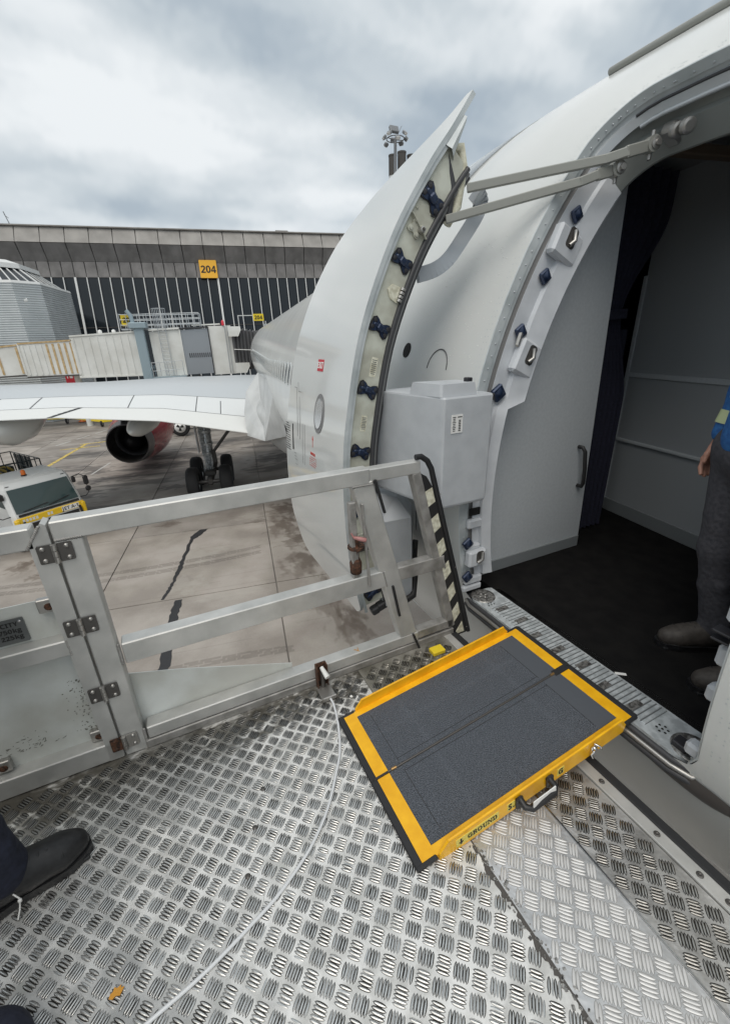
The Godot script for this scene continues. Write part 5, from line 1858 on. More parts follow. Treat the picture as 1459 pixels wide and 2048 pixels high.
# ---------------------------------------------------------------- the apron
func soft_dab(size: int, c: Color, a: float, seed_: int) -> Image:
	var im := Image.create(size, size, false, Image.FORMAT_RGBA8)
	var nz := FastNoiseLite.new()
	nz.seed = seed_
	nz.frequency = 3.5 / size
	nz.fractal_octaves = 3
	var col := c.linear_to_srgb()
	for j in size:
		for i in size:
			var d := Vector2(i - size / 2.0, j - size / 2.0).length() / (size / 2.0)
			var v := clampf((0.72 + nz.get_noise_2d(i, j) * 0.75 - d) * 3.2, 0, 1)
			im.set_pixel(i, j, Color(col.r, col.g, col.b, a * v))
	return im

const AP_L0 := -30.0
const AP_S0 := -4.0
const AP_W := 44.0
const AP_PX := 40.0
func apron_picture() -> ImageTexture:
	var n := 1760
	var base := pic(71, 0.012, 6, Color(0.27, 0.242, 0.215), Color(0.39, 0.358, 0.325), 512, 512, 1.7, 9)
	base.convert(Image.FORMAT_RGBA8)
	var im := Image.create(n, n, false, Image.FORMAT_RGBA8)
	for j in 4:
		for i in 4: im.blit_rect(base, Rect2i(0, 0, 512, 512), Vector2i(i * 512, j * 512))
	var r := RandomNumberGenerator.new()
	r.seed = 5
	var px := func(l: float, s: float) -> Vector2i: return Vector2i(int((l - AP_L0) * AP_PX), int((s - AP_S0) * AP_PX))
	# each slab has weathered a little differently
	for i in 11:
		for j in 11:
			var v := r.randf()
			var c := Color(0.05, 0.045, 0.04, 0.16 * v) if r.randf() < 0.6 else Color(0.75, 0.70, 0.62, 0.10 * v)
			var t := Image.create(190, 190, false, Image.FORMAT_RGBA8)
			t.fill(c)
			im.blend_rect(t, Rect2i(0, 0, 190, 190), px.call(-32.0 + 4.8 * i, -5.0 + 4.77 * j))
	# broom marks
	for k in 900:
		var w := r.randi_range(60, 240)
		var t := Image.create(w, 1, false, Image.FORMAT_RGBA8)
		t.fill(Color(0.25, 0.23, 0.2, 0.10) if k % 2 else Color(0.75, 0.72, 0.66, 0.08))
		im.blend_rect(t, Rect2i(0, 0, w, 1), Vector2i(r.randi_range(0, n - w), r.randi_range(0, n - 2)))
	var dabs := []
	for k in 4: dabs.append(soft_dab(96, Color(0.075, 0.055, 0.042), 0.34, 20 + k))
	var pale := soft_dab(128, Color(0.42, 0.40, 0.36), 0.35, 40)
	var oil_shade := []
	for k in 3: oil_shade.append(soft_dab(128, Color(0.045, 0.042, 0.040), 0.42, 50 + k))
	var dab := func(d: Image, l: float, s: float, sx: float, sy: float):
		var t: Image = d.duplicate()
		t.resize(maxi(int(sx * AP_PX), 4), maxi(int(sy * AP_PX), 4))
		im.blend_rect(t, Rect2i(0, 0, t.get_width(), t.get_height()), px.call(l - sx / 2, s - sy / 2))
	# wet patches under the door and the gate
	for q in [[-2.2, 10.4, 2.2, 2.6], [-1.9, 8.0, 1.3, 3.4], [-1.55, 6.7, 1.2, 2.2], [-2.6, 13.4, 1.8, 2.6], [-2.1, 12.0, 2.2, 1.8], [-11.0, 12.9, 1.0, 1.2], [-10.3, 12.0, 0.8, 0.5], [-6.9, 15.0, 1.4, 0.5], [-1.0, 5.4, 1.6, 1.6], [-2.4, 15.0, 2.4, 2.4], [-3.6, 14.2, 1.2, 0.35]]:
		dab.call(dabs[r.randi() % 4], q[0], q[1], q[2], q[3])
		dab.call(dabs[r.randi() % 4], q[0] + 0.1, q[1] + 0.2, q[2] * 0.6, q[3] * 0.7)
	# oil and tyre dirt plus painted wing shade round gear and engine stand
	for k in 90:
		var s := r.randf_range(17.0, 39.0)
		dab.call(oil_shade[k % 3], r.randf_range(-14.0, 6.0), s, r.randf_range(2.0, 6.0), r.randf_range(0.6, 2.4))
	for k in 26: dab.call(oil_shade[k % 3], r.randf_range(-28.0, -8.0), r.randf_range(20.0, 39.0), r.randf_range(3.0, 8.0), r.randf_range(0.15, 0.6))
	for k in 16: dab.call(pale, r.randf_range(-18.0, 0.0), r.randf_range(5.0, 18.0), r.randf_range(1.0, 3.0), r.randf_range(0.6, 2.0))
	# chevron tyre tracks
	var chev := Image.create(6, 3, false, Image.FORMAT_RGBA8)
	chev.fill(Color(0.18, 0.16, 0.14, 0.17))
	for trk in [[-13.0, 11.4, 9.5, 0.0, 0.02], [-13.0, 11.0, 9.5, 0.0, 0.02], [-9.0, 6.2, 6.0, 0.05, -0.03]]:
		for k in int(trk[2] / 0.16):
			var l: float = trk[0] + k * 0.16
			var s: float = trk[1] + trk[3] * k * 0.16 + trk[4] * pow(k * 0.16 - trk[2] / 2, 2)
			for q in 3:
				im.blend_rect(chev, Rect2i(0, 0, 6, 3), px.call(l + 0.06 * absf(q - 1), s + 0.08 * q))
	im.generate_mipmaps()
	return ImageTexture.create_from_image(im)

func build_apron():
	var st := S()
	st.set_smooth_group(-1)
	sheet(st, func(u, v): return Vector3(lerpf(-420, 420, u), APRON_Y - 0.05, lerpf(420, -420, v)), 4, 4)
	mk("ground", Color(1, 1, 1), 0.85, 0.0, tex(pic(72, 0.012, 5, Color(0.19, 0.175, 0.16), Color(0.29, 0.27, 0.245), 256, 256, 1.7, 8)), 0.12)
	tag(ob("ground", st, M.ground), "", "", "", "structure")
	var ap := Node3D.new()
	ap.name = "apron"
	add_child(ap)
	tag(ap, "", "", "", "structure")
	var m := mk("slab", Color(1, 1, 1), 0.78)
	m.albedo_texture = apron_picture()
	m.normal_enabled = true
	m.normal_texture = bumps(73, 0.05, 4, 2.5)
	m.normal_scale = 0.25
	m.uv1_scale = Vector3.ONE
	var pitch_l := 4.8
	var pitch_s := 4.76
	for i in 9:
		for j in 9:
			var l0 := -8.0 + (i - 4) * pitch_l + 0.016
			var l1 := l0 + pitch_l - 0.032
			var s0 := 9.4 + (j - 2) * pitch_s + 0.016
			var s1 := s0 + pitch_s - 0.032
			var q := S()
			var b := 0.015
			var pt := func(l: float, s: float, y: float):
				q.set_uv(Vector2((l - AP_L0) / AP_W, (s - AP_S0) / AP_W))
				q.add_vertex(wl(l, y, s))
			var top := [[l0 + b, s0 + b], [l1 - b, s0 + b], [l1 - b, s1 - b], [l0 + b, s1 - b]]
			var rim := [[l0, s0], [l1, s0], [l1, s1], [l0, s1]]
			for k in [0, 2, 1, 0, 3, 2]: pt.call(top[k][0], top[k][1], APRON_Y)
			for k in 4:
				var n := (k + 1) % 4
				for v in [[rim[k], -0.008], [top[n], 0.0], [rim[n], -0.008], [rim[k], -0.008], [top[k], 0.0], [top[n], 0.0]]: pt.call(v[0][0], v[0][1], APRON_Y + v[1])
				for v in [[rim[k], -0.045], [rim[n], -0.008], [rim[n], -0.045], [rim[k], -0.045], [rim[k], -0.008], [rim[n], -0.008]]: pt.call(v[0][0], v[0][1], APRON_Y + v[1])
			q.generate_normals()
			q.generate_tangents()
			ob("slab", q, m, ap)
	st = S()
	var r := RandomNumberGenerator.new()
	r.seed = 3
	for path in [[[-5.50, 14.10, 0.30], [-5.75, 13.55, 0.34], [-5.85, 13.3, 0.13], [-5.98, 12.0, 0.11], [-6.02, 11.2, 0.14], [-6.12, 10.4, 0.09], [-6.18, 9.9, 0.10], [-6.30, 9.35, 0.07]], [[-5.84, 9.30, 0.20], [-5.88, 8.6, 0.22], [-5.86, 7.5, 0.22], [-5.84, 6.6, 0.24], [-5.92, 6.2, 0.20], [-6.05, 5.2, 0.22]]]:
		var left := []
		var right := []
		for k in path.size() - 1:
			for u in 6:
				var f := u / 6.0
				var c := Vector2(lerpf(path[k][0], path[k + 1][0], f) + r.randfn(0, 0.012), lerpf(path[k][1], path[k + 1][1], f))
				var w: float = lerpf(path[k][2], path[k + 1][2], f) / 2
				left.append(wl(c.x - w + r.randfn(0, 0.008), APRON_Y + 0.005, c.y))
				right.append(wl(c.x + w + r.randfn(0, 0.008), APRON_Y + 0.005, c.y))
		for k in left.size() - 1: quad(st, left[k + 1], left[k], right[k], right[k + 1])
	ob("tar_repair", st, M.tar, ap)
	# painted lines
	for q in [[-15.15, 26.5, -14.8, 33.0, 0.22], [-15.2, 33.0, -13.4, 33.4, 0.2], [-16.0, 31.6, -13.6, 31.9, 0.16], [-14.6, 22.0, -15.1, 26.2, 0.2]]:
		st = S()
		var a := wl(q[0], APRON_Y + 0.006, q[1])
		var b := wl(q[2], APRON_Y + 0.006, q[3])
		bar(st, a, b, q[4], 0.004)
		ob("yellow_line", st, M.line_yellow, ap)
	for q in [[-16.8, 33.2, -11.6, 47.0, 0.12, 7], [-12.0, 24.0, -11.0, 31.0, 0.1, 2]]:
		for k in q[5]:
			st = S()
			var a := wl(lerpf(q[0], q[2], k / float(q[5])), APRON_Y + 0.006, lerpf(q[1], q[3], k / float(q[5])))
			var b := wl(lerpf(q[0], q[2], (k + 0.7) / float(q[5])), APRON_Y + 0.006, lerpf(q[1], q[3], (k + 0.7) / float(q[5])))
			bar(st, a, b, q[4], 0.004)
			ob("white_line", st, M.line_white, ap)
	st = S()
	bar(st, wl(-30, APRON_Y + 0.006, 47.5), wl(6, APRON_Y + 0.006, 47.5), 0.25, 0.004)
	mk("line_red", Color(0.30, 0.05, 0.04), 0.7)
	ob("red_line", st, M.line_red, ap)

# ---------------------------------------------------------------- terminal
func build_terminal():
	var T := thing("terminal_building", "long concrete and dark glass terminal with a ribbed grey roof band", "building", wl(-8, APRON_Y, 66))
	var yb := 9.05
	var s_of := func(y: float) -> float: return 62.0 + (y - yb) * 0.217
	var pw := 2.46
	var x0 := -40.3
	var r := RandomNumberGenerator.new()
	r.seed = 21
	# three bands of precast panels: a sill band, an undercut and a battered crown
	var bands := [["sill_panel", 9.05, 62.02, 10.72, 62.25, 0.5], ["undercut_panel", 10.72, 62.35, 12.45, 61.45, 1.0], ["crown_panel", 12.47, 61.45, 14.15, 62.35, 1.0]]
	for b in bands:
		var w: float = pw * b[5]
		for i in int(30 / b[5]):
			var l0 := x0 + i * w
			if l0 > 22: break
			var l1 := l0 + w
			var st := S()
			var pts := []
			for q in [[l0 + 0.03, b[1] + 0.02, b[2] - 0.10], [l1 - 0.03, b[1] + 0.02, b[2] - 0.10], [l1 - 0.06, b[3] - 0.02, b[4] - 0.10], [l0 + 0.06, b[3] - 0.02, b[4] - 0.10]]: pts.append(wl(q[0], q[1], q[2]))
			var back := []
			for q in [[l0 + 0.005, b[1], b[2] + 0.25], [l1 - 0.005, b[1], b[2] + 0.25], [l1 - 0.005, b[3], b[4] + 0.25], [l0 + 0.005, b[3], b[4] + 0.25]]: back.append(wl(q[0], q[1], q[2]))
			var c: Vector3 = (pts[0] + pts[2] + back[0] + back[2]) / 4
			ofc(st, pts, c)
			for k in 4: ofc(st, [pts[k], pts[(k + 1) % 4], back[(k + 1) % 4], back[k]], c)
			ob(b[0], st, M.concrete_panel if b[0] == "crown_panel" else M.concrete_panel_shaded, T)
	var st := S()
	for q in [[9.0, 62.3, 10.7, 62.5], [10.7, 62.55, 12.46, 61.72], [12.46, 61.72, 14.1, 62.55]]:
		quad(st, wl(-40, q[0], q[1]), wl(22, q[0], q[1]), wl(22, q[2], q[3]), wl(-40, q[2], q[3]))
	quad(st, wl(-40, 14.1, 62.5), wl(22, 14.1, 62.5), wl(22, 14.3, 92), wl(-40, 14.3, 92))
	quad(st, wl(22, -5, 92), wl(-40, -5, 92), wl(-40, 14.3, 92), wl(22, 14.3, 92))
	quad(st, wl(22, -5, 59), wl(22, -5, 92), wl(22, 14.3, 92), wl(22, 14.1, 62.5))
	quad(st, wl(-40, -5, 92), wl(-40, -5, 59), wl(-40, 14.1, 62.5), wl(-40, 14.3, 92))
	ob("wall", st, M.concrete_grime, T)
	st = S()
	bar(st, wl(-40.3, 14.22, 62.3), wl(22, 14.22, 62.3), 0.6, 0.14, Vector3.UP, 0.02)
	ob("coping", st, M.concrete_panel, T)
	st = S()
	box(st, wl(4.0, 14.45, 63.5), Vector3(1.6, 0.3, 1.0), Basis(Vector3.UP, -PHI), 0.03)
	ob("roof_hatch", st, M.concrete_panel, T)
	# glass wall: a pane between each pair of mullions
	var y0 := APRON_Y
	for i in 50:
		var l := x0 + i * pw * 0.5
		if l > 22: break
		if l > -32 and l < 16:
			st = S()
			var th := 0.09 if i % 13 != 3 else 0.22
			bar(st, wl(l, y0, s_of.call(y0) - 0.12), wl(l, yb, s_of.call(yb) - 0.12), th, 0.16, AX)
			ob("mullion", st, M.mullion, T)
		st = S()
		var tilt := r.randfn(0.0, 0.02)
		for band in [[y0, 3.55], [3.62, yb]]:
			quad(st, wl(l + 0.03, band[0], s_of.call(band[0]) + tilt), wl(l + pw * 0.5 - 0.03, band[0], s_of.call(band[0]) - tilt), wl(l + pw * 0.5 - 0.03, band[1], s_of.call(band[1]) - tilt), wl(l + 0.03, band[1], s_of.call(band[1]) + tilt))
		ob("pane", st, M.facade_glass, T)
	st = S()
	bar(st, wl(-40, 3.585, s_of.call(3.585) - 0.03), wl(22, 3.585, s_of.call(3.585) - 0.03), 0.1, 0.07)
	ob("transom", st, M.concrete_grime, T)
	st = S()
	quad(st, wl(-40, -5, 64.5), wl(22, -5, 64.5), wl(22, 9.05, 64.5), wl(-40, 9.05, 64.5))
	ob("inner_wall", st, M.concrete_grime, T)
	# number boards
	var sg := thing("stand_number_sign", "large orange stand number board 204 on the concrete roof band", "sign", wl(-5.6, 8.95, 61.7), "stand number boards")
	st = S()
	var fr := fr_of(wl(-5.62, 10.0, 61.80), RT, Vector3.UP * 0.976 + AX * 0.15)
	prism(st, round_rect(2.05, 2.02, 0.08), fr, -0.06, 0.06)
	ob("board", st, M.sign_orange, sg)
	words(sg, "204", fr * Vector3(0, -0.05, 0.065), fr.basis.x, fr.basis.y, 0.80, M.ink, 1.0)
	var s2 := thing("stand_number_sign", "small yellow stand number board 204 above the white canopy frame", "sign", wl(-0.4, 3.0, 57), "stand number boards")
	fr = fr_of(wl(-0.45, 4.22, 57.0), RT, Vector3.UP)
	st = S()
	prism(st, round_rect(1.25, 0.78, 0.03), fr, -0.05, 0.05)
	ob("board", st, M.sign_yellow, s2)
	words(s2, "204", fr * Vector3(0, -0.02, 0.055), fr.basis.x, fr.basis.y, 0.42, M.ink, 1.0)
	st = S()
	for q in [[-2.85, 4.45, 0.1, 4.45], [-2.85, 2.4, 0.1, 2.4], [-2.85, -5.0, -2.85, 4.5], [0.35, -5.0, 0.35, 3.8]]: bar(st, wl(q[0], q[1], 57.1), wl(q[2], q[3], 57.1), 0.09, 0.09)
	ob("frame", st, M.mullion, s2)
	st = S()
	box(st, wl(0.55, 2.9, 57.1), Vector3(0.9, 1.1, 0.3), Basis(Vector3.UP, -PHI), 0.03)
	ob("guidance_panel", st, M.bridge_grey, s2)
	st = S()
	lathe(st, wl(0.55, 2.95, 56.94), -AX, [[0.34, 0.0], [0.34, 0.03], [0.0, 0.04]], 20)
	ob("lamp_lens", st, M.engine_dark, s2)
	# thin aerial on the roof
	var an := thing("roof_aerial", "thin aerial standing on the terminal roof far left", "aerial", wl(-26.0, 14.1, 63))
	st = S()
	tube(st, [wl(-26.0, 14.1, 63), wl(-26.35, 15.6, 63)], 0.05, 6)
	tube(st, [wl(-26.35, 15.3, 63), wl(-26.0, 15.0, 63)], 0.03, 6)
	ob("mast", st, M.pole_grey, an)

func oct_ring(cl: float, cs: float, half: float, cut: float, y: float) -> Array:
	var p := []
	for q in [[-half, -half + cut], [-half + cut, -half], [half - cut, -half], [half, -half + cut], [half, half - cut], [half - cut, half], [-half + cut, half], [-half, half - cut]]: p.append(wl(cl + q[0], y, cs + q[1]))
	return p

func build_bridge():
	# the clad tower the bridge starts from
	var tw := thing("bridge_tower", "grey corrugated tower with a glazed lantern at the far left", "tower", wl(-22, APRON_Y, 51))
	var rows := []
	var n := 252
	for k in n + 1:
		var y := lerpf(-5.0, 6.75, k / float(n))
		var g: float = [0.0, 0.05, 0.05, 0.0][k % 4]
		rows.append(oct_ring(-25.1, 51.2, 5.55 - g, 1.6 - g * 0.4, y))
	var st := S()
	loft(st, rows, false, true)
	ob("corrugated_wall", st, M.cladding, tw)
	st = S()
	var cap := [oct_ring(-25.1, 51.2, 5.56, 1.6, 6.75), oct_ring(-25.1, 51.2, 5.5, 1.6, 6.95)]
	loft(st, cap, false, true)
	ofc(st, cap[1], wl(-25.1, 6, 51.2))
	ob("parapet", st, M.mullion, tw)
	# lantern: sloping glazed sides under a flat roof
	var lo := oct_ring(-25.1, 51.2, 5.1, 2.0, 6.96)
	var hi := oct_ring(-25.1, 51.2, 3.5, 1.4, 8.25)
	st = S()
	loft(st, [lo, hi], false, true)
	ob("lantern_glass", st, M.facade_glass, tw)
	for i in 8:
		var k := (i + 1) % 8
		for u in [0.0, 0.25, 0.5, 0.75]:
			st = S()
			var a: Vector3 = lo[i].lerp(lo[k], u)
			var b: Vector3 = hi[i].lerp(hi[k], u)
			bar(st, a, b, 0.16 if u == 0.0 else 0.1, 0.12, (a - wl(-25.1, 7.0, 51.2)).normalized())
			ob("glazing_bar", st, M.mullion, tw)
	st = S()
	var roof := [oct_ring(-25.1, 51.2, 3.75, 1.5, 8.2), oct_ring(-25.1, 51.2, 3.7, 1.5, 8.6), oct_ring(-25.1, 51.2, 2.6, 1.0, 9.0)]
	loft(st, roof, false, true)
	ofc(st, roof[2], wl(-25.1, 7, 51.2))
	ob("roof", st, M.mullion, tw)
	st = S()
	box(st, wl(-20.4, 5.35, 45.5), Vector3(0.22, 0.2, 0.34), Basis(Vector3.UP, 0.4), 0.03)
	tube(st, [wl(-20.4, 5.5, 45.75), wl(-20.4, 5.4, 45.5)], 0.05, 6)
	ob("floodlight", st, M.mullion, tw)
	var rs := thing("safety_sign", "red and white safety sign on the grey wall under the bridge", "sign", wl(-18.55, -2.2, 45.3))
	var fr := fr_of(wl(-18.6, -1.35, 45.2), RT * 0.72 + AX * 0.0 + RT * 0.28, Vector3.UP)
	st = S()
	prism(st, round_rect(0.75, 1.5, 0.03), fr, -0.03, 0.03)
	ob("board", st, M.sign_red, rs)
	st = S()
	for q in [[-0.12, 0.48, 0.3, 0.08], [-0.18, 0.35, 0.08, 0.3], [0.12, 0.32, 0.24, 0.22], [0.05, -0.25, 0.36, 0.07], [-0.15, -0.5, 0.14, 0.3], [0.16, -0.48, 0.14, 0.26]]:
		box(st, fr * Vector3(q[0], q[1], 0.035), Vector3(q[2], q[3], 0.01), fr.basis)
	ob("pictogram", st, M.white, rs)
	# the bridge
	var B := thing("passenger_bridge", "white telescopic passenger bridge with rust-streaked tunnels reaching the airliner", "jet bridge", wl(-12, APRON_Y, 40))
	var SB := 40.0
	var tun := func(l0: float, l1: float, y0: float, y1: float, b0: float, b1: float, m: String, depth: float) -> MeshInstance3D:
		var q := S()
		var pts := []
		for v in [[l0, b0, 0.0], [l1, b1, 0.0], [l1, y1, 0.0], [l0, y0, 0.0], [l0, b0, depth], [l1, b1, depth], [l1, y1, depth], [l0, y0, depth]]: pts.append(wl(v[0], v[1], SB + v[2]))
		var c: Vector3 = (pts[0] + pts[6]) / 2
		for f in [[0, 1, 2, 3], [4, 5, 6, 7], [0, 1, 5, 4], [2, 3, 7, 6], [0, 3, 7, 4], [1, 2, 6, 5]]: ofc(q, f.map(func(i): return pts[i]), c)
		return ob("tunnel", q, M[m], B)
	# inner, middle and outer tunnel, each with ribs standing proud
	for q in [[-27.0, -19.85, 1.25, 1.85, -0.65, -0.45, 6, 0.0], [-19.85, -16.0, 1.93, 2.08, -0.60, -0.60, 9, 0.06], [-16.15, -11.15, 2.37, 2.60, -0.78, -0.84, 9, 0.12]]:
		var t: MeshInstance3D = tun.call(q[0], q[1], q[2], q[3], q[4], q[5], "bridge_white", 3.0)
		t.position -= AX * (q[7] as float)
		for k in q[6]:
			var l := lerpf(q[0] + 0.25, q[1] - 0.2, k / float(q[6] - 1))
			var u := inverse_lerp(q[0], q[1], l)
			st = S()
			bar(st, wl(l, lerpf(q[4], q[5], u) + 0.12, SB - 0.02 - q[7]), wl(l, lerpf(q[2], q[3], u) - 0.22, SB - 0.02 - q[7]), 0.14 if q[7] < 0.1 else 0.05, 0.05, AX)
			var stained: bool = (q[7] == 0.0) or (q[7] < 0.1 and k >= 4)
			ob("rib", st, M.bridge_stain if stained else M.bridge_white, t)
		st = S()
		bar(st, wl(q[0], q[2] - 0.06, SB - 0.03 - q[7]), wl(q[1], q[3] - 0.06, SB - 0.03 - q[7]), 0.06, 0.12)
		ob("top_beam", st, M.bridge_stain if q[7] < 0.1 else M.bridge_white, t)
		st = S()
		bar(st, wl(q[0], q[4] - 0.03, SB - 0.03 - q[7]), wl(q[1], q[5] - 0.03, SB - 0.03 - q[7]), 0.06, 0.12)
		ob("bottom_beam", st, M.concrete_grime if q[7] < 0.1 else M.bridge_white, t)
		st = S()
		bar(st, wl(q[1], q[5], SB - 0.05 - q[7]), wl(q[1], q[3], SB - 0.05 - q[7]), 0.12, 0.1, AX)
		ob("end_frame", st, M.bridge_white, t)
	# drive column, cab with its shutter, canopy
	st = S()
	bar(st, wl(-10.95, -3.5, SB - 0.3), wl(-10.95, 2.9, SB - 0.3), 0.72, 0.55, AX, 0.04)
	bar(st, wl(-10.95, 2.75, SB - 0.3), wl(-10.95, 3.2, SB - 0.3), 1.3, 0.9, AX, 0.05)
	tube(st, [wl(-11.3, 3.2, SB - 0.3), wl(-11.35, 3.7, SB - 0.3), wl(-11.6, 4.1, SB - 0.3)], 0.16, 8)
	ob("drive_column", st, M.bridge_blue, B)
	var c1: MeshInstance3D = tun.call(-10.3, -7.95, 2.5, 2.62, -1.05, -1.02, "bridge_white", 3.0)
	c1.name = "cab"
	var c2: MeshInstance3D = tun.call(-7.85, -5.6, 2.55, 2.66, -1.0, -0.97, "bridge_grey", 3.0)
	c2.name = "roller_shutter"
	for k in 34:
		st = S()
		var l := -7.78 + k * 0.064
		bar(st, wl(l, -0.95, SB - 0.01), wl(l, 2.45, SB - 0.01), 0.03, 0.03, AX)
		ob("shutter_slat", st, M.bridge_grey, c2)
	for k in 11:
		st = S()
		box(st, wl(-7.4 + k * 0.165, 0.55, SB - 0.03), Vector3(0.07, 0.36, 0.02), Basis(Vector3.UP, -PHI))
		ob("shutter_window", st, M.engine_dark, c2)
	var c3: MeshInstance3D = tun.call(-5.6, -3.75, 2.82, 2.84, -1.12, -1.10, "bridge_white", 3.0)
	c3.name = "cab_front"
	for q in [[-7.9, -1.05, -7.9, 2.62, "bridge_white", 0.10], [-5.62, -1.05, -5.62, 2.75, "seal_dark", 0.08], [-4.25, -1.05, -4.25, 2.85, "bridge_grey", 0.03], [-4.05, -1.05, -4.05, 2.85, "bridge_grey", 0.03]]:
		st = S()
		bar(st, wl(q[0], q[1], SB - 0.06), wl(q[2], q[3], SB - 0.06), q[5], 0.1, AX)
		ob("cab_trim", st, M[q[4]], B)
	st = S()
	bar(st, wl(-7.9, 2.70, SB - 0.02), wl(-5.6, 2.76, SB - 0.02), 0.3, 0.10)
	ob("cab_roof_edge", st, M.seal_dark, B)
	st = S()
	bar(st, wl(-6.9, 2.92, SB + 0.3), wl(-4.6, 2.98, SB + 0.3), 0.3, 0.1)
	bar(st, wl(-10.3, 2.62, SB), wl(-7.9, 2.72, SB), 0.3, 0.14)
	ob("roof_flashing", st, M.bridge_white, B)
	# hood arms and grey bellows
	for q in [[2.75, 1.95, -4.0, -2.95, 0.25], [-0.20, -1.05, -3.75, -2.55, 0.3]]:
		st = S()
		prism(st, [Vector2(q[2], q[0]), Vector2(q[3], q[0] - 0.02), Vector2(q[3] + 0.02, q[0] - 0.3), Vector2(q[3] - q[4], q[1]), Vector2(q[2], q[1])], Transform3D(Basis(RT, Vector3.UP, -AX), wl(0, 0, SB - 0.4)), -0.15, 0.15)
		ob("hood_arm", st, M.bridge_white, B)
	for k in 8:
		st = S()
		var l0 := -3.75 + k * 0.30
		var rise := 0.0 - 0.05 * k
		loft(st, [[wl(l0, -0.95 + 0.04 * k, SB - 0.1), wl(l0 + 0.15, -0.95 + 0.04 * k, SB - 0.38), wl(l0 + 0.30, -0.92 + 0.04 * k, SB - 0.1)], [wl(l0, 2.55 + rise, SB - 0.1), wl(l0 + 0.15, 2.72 + rise, SB - 0.38), wl(l0 + 0.30, 2.5 + rise, SB - 0.1)], [wl(l0, 2.65 + rise, SB + 2.6), wl(l0 + 0.15, 2.8 + rise, SB + 2.6), wl(l0 + 0.30, 2.6 + rise, SB + 2.6)]])
		ob("bellows_fold", st, M.bellows, B)
	st = S()
	bar(st, wl(-3.7, 0.92, SB - 0.42), wl(-1.9, 0.80, SB - 0.42), 0.03, 0.06)
	ob("bellows_strap", st, M.white, B)
	st = S()
	lathe(st, wl(-4.35, 2.85, SB), Vector3.UP, [[0.12, 0.0], [0.12, 0.3], [0.05, 0.42], [0.0, 0.42]], 12)
	ob("warning_lamp", st, M.sign_red, B)
	# roof walkway: rails and posts
	st = S()
	box(st, wl(-9.2, 2.72, SB + 0.9), Vector3(6.2, 0.1, 1.8), Basis(Vector3.UP, -PHI))
	var wk := ob("roof_walkway", st, M.galvanised, B)
	for dep in [0.0, 1.8]:
		for y in [3.1, 3.5, 3.88]:
			st = S()
			tube(st, [wl(-12.3, y - 0.08, SB + dep), wl(-6.2, y, SB + dep)], 0.03, 6)
			ob("hand_rail", st, M.galvanised, wk)
		for k in 13:
			st = S()
			tube(st, [wl(-12.3 + k * 0.508, 2.7, SB + dep), wl(-12.3 + k * 0.508, 3.88, SB + dep)], 0.028, 6)
			ob("rail_post", st, M.galvanised, wk)
	for l in [-12.3, -6.2]:
		for y in [3.1, 3.5, 3.86]:
			st = S()
			tube(st, [wl(l, y, SB), wl(l, y, SB + 1.8)], 0.03, 6)
			ob("hand_rail", st, M.galvanised, wk)
	st = S()
	for k in 8: tube(st, [wl(-9.75 + 0.14 * k, 2.75, SB - 0.05 - 0.35 * sin(PI * k / 7.0)), wl(-9.75 + 0.14 * k, 4.25, SB - 0.05 - 0.35 * sin(PI * k / 7.0))], 0.022, 6)
	for y in [2.9, 3.35, 3.8, 4.22]:
		var hp := []
		for k in 8: hp.append(wl(-9.75 + 0.14 * k, y, SB - 0.05 - 0.35 * sin(PI * k / 7.0)))
		tube(st, hp, 0.022, 6)
	ob("ladder_cage", st, M.galvanised, wk)
	st = S()
	for l in [-9.55, -8.95]: tube(st, [wl(l, -1.0, SB - 0.14), wl(l, 2.75, SB - 0.14)], 0.028, 6)
	for k in 12: tube(st, [wl(-9.55, -0.9 + k * 0.31, SB - 0.14), wl(-8.95, -0.9 + k * 0.31, SB - 0.14)], 0.02, 6)
	ob("ladder", st, M.galvanised, B)
	st = S()
	box(st, wl(-9.2, -1.12, SB - 0.55), Vector3(2.6, 0.14, 1.1), Basis(Vector3.UP, -PHI))
	var ld := ob("stair_landing", st, M.bridge_blue, B)
	st = S()
	for y in [-0.45, 0.2]: tube(st, [wl(-10.4, y - 0.1, SB - 1.05), wl(-8.0, y, SB - 1.05)], 0.025, 6)
	for k in 5: tube(st, [wl(-10.4 + k * 0.6, -1.1, SB - 1.05), wl(-10.4 + k * 0.6, 0.18, SB - 1.05)], 0.025, 6)
	ob("hand_rail", st, M.galvanised, ld)
	for k in 14:
		st = S()
		box(st, wl(-10.5 - k * 0.16, -1.2 - k * 0.27, SB - 0.55), Vector3(0.3, 0.05, 0.95), Basis(Vector3.UP, -PHI))
		ob("stair_step", st, M.bridge_blue, ld)
	st = S()
	for d in [0.05, 1.05]:
		bar(st, wl(-10.35, -1.15, SB - d), wl(-12.75, -5.0, SB - d), 0.05, 0.22)
		tube(st, [wl(-10.35, -0.1, SB - d), wl(-12.75, -4.0, SB - d)], 0.028, 6)
		for k in 7: tube(st, [wl(-10.4 - k * 0.37, -1.2 - k * 0.6, SB - d), wl(-10.4 - k * 0.37, -0.2 - k * 0.6, SB - d)], 0.022, 6)
	ob("stair_stringer", st, M.bridge_blue, ld)
	# under-frame, bogie and the fixed column
	st = S()
	for q in [[-9.6, -1.2, -10.0, -3.6], [-7.0, -1.1, -6.4, -1.6], [-4.9, -1.1, -5.6, -1.9]]: bar(st, wl(q[0], q[1], SB + 0.4), wl(q[2], q[3], SB + 0.4), 0.14, 0.14, AX)
	bar(st, wl(-8.0, -1.5, SB + 0.6), wl(-3.8, -1.45, SB + 0.6), 0.3, 0.2)
	box(st, wl(-10.9, -4.0, SB + 0.6), Vector3(1.2, 0.5, 2.6), Basis(Vector3.UP, -PHI), 0.05)
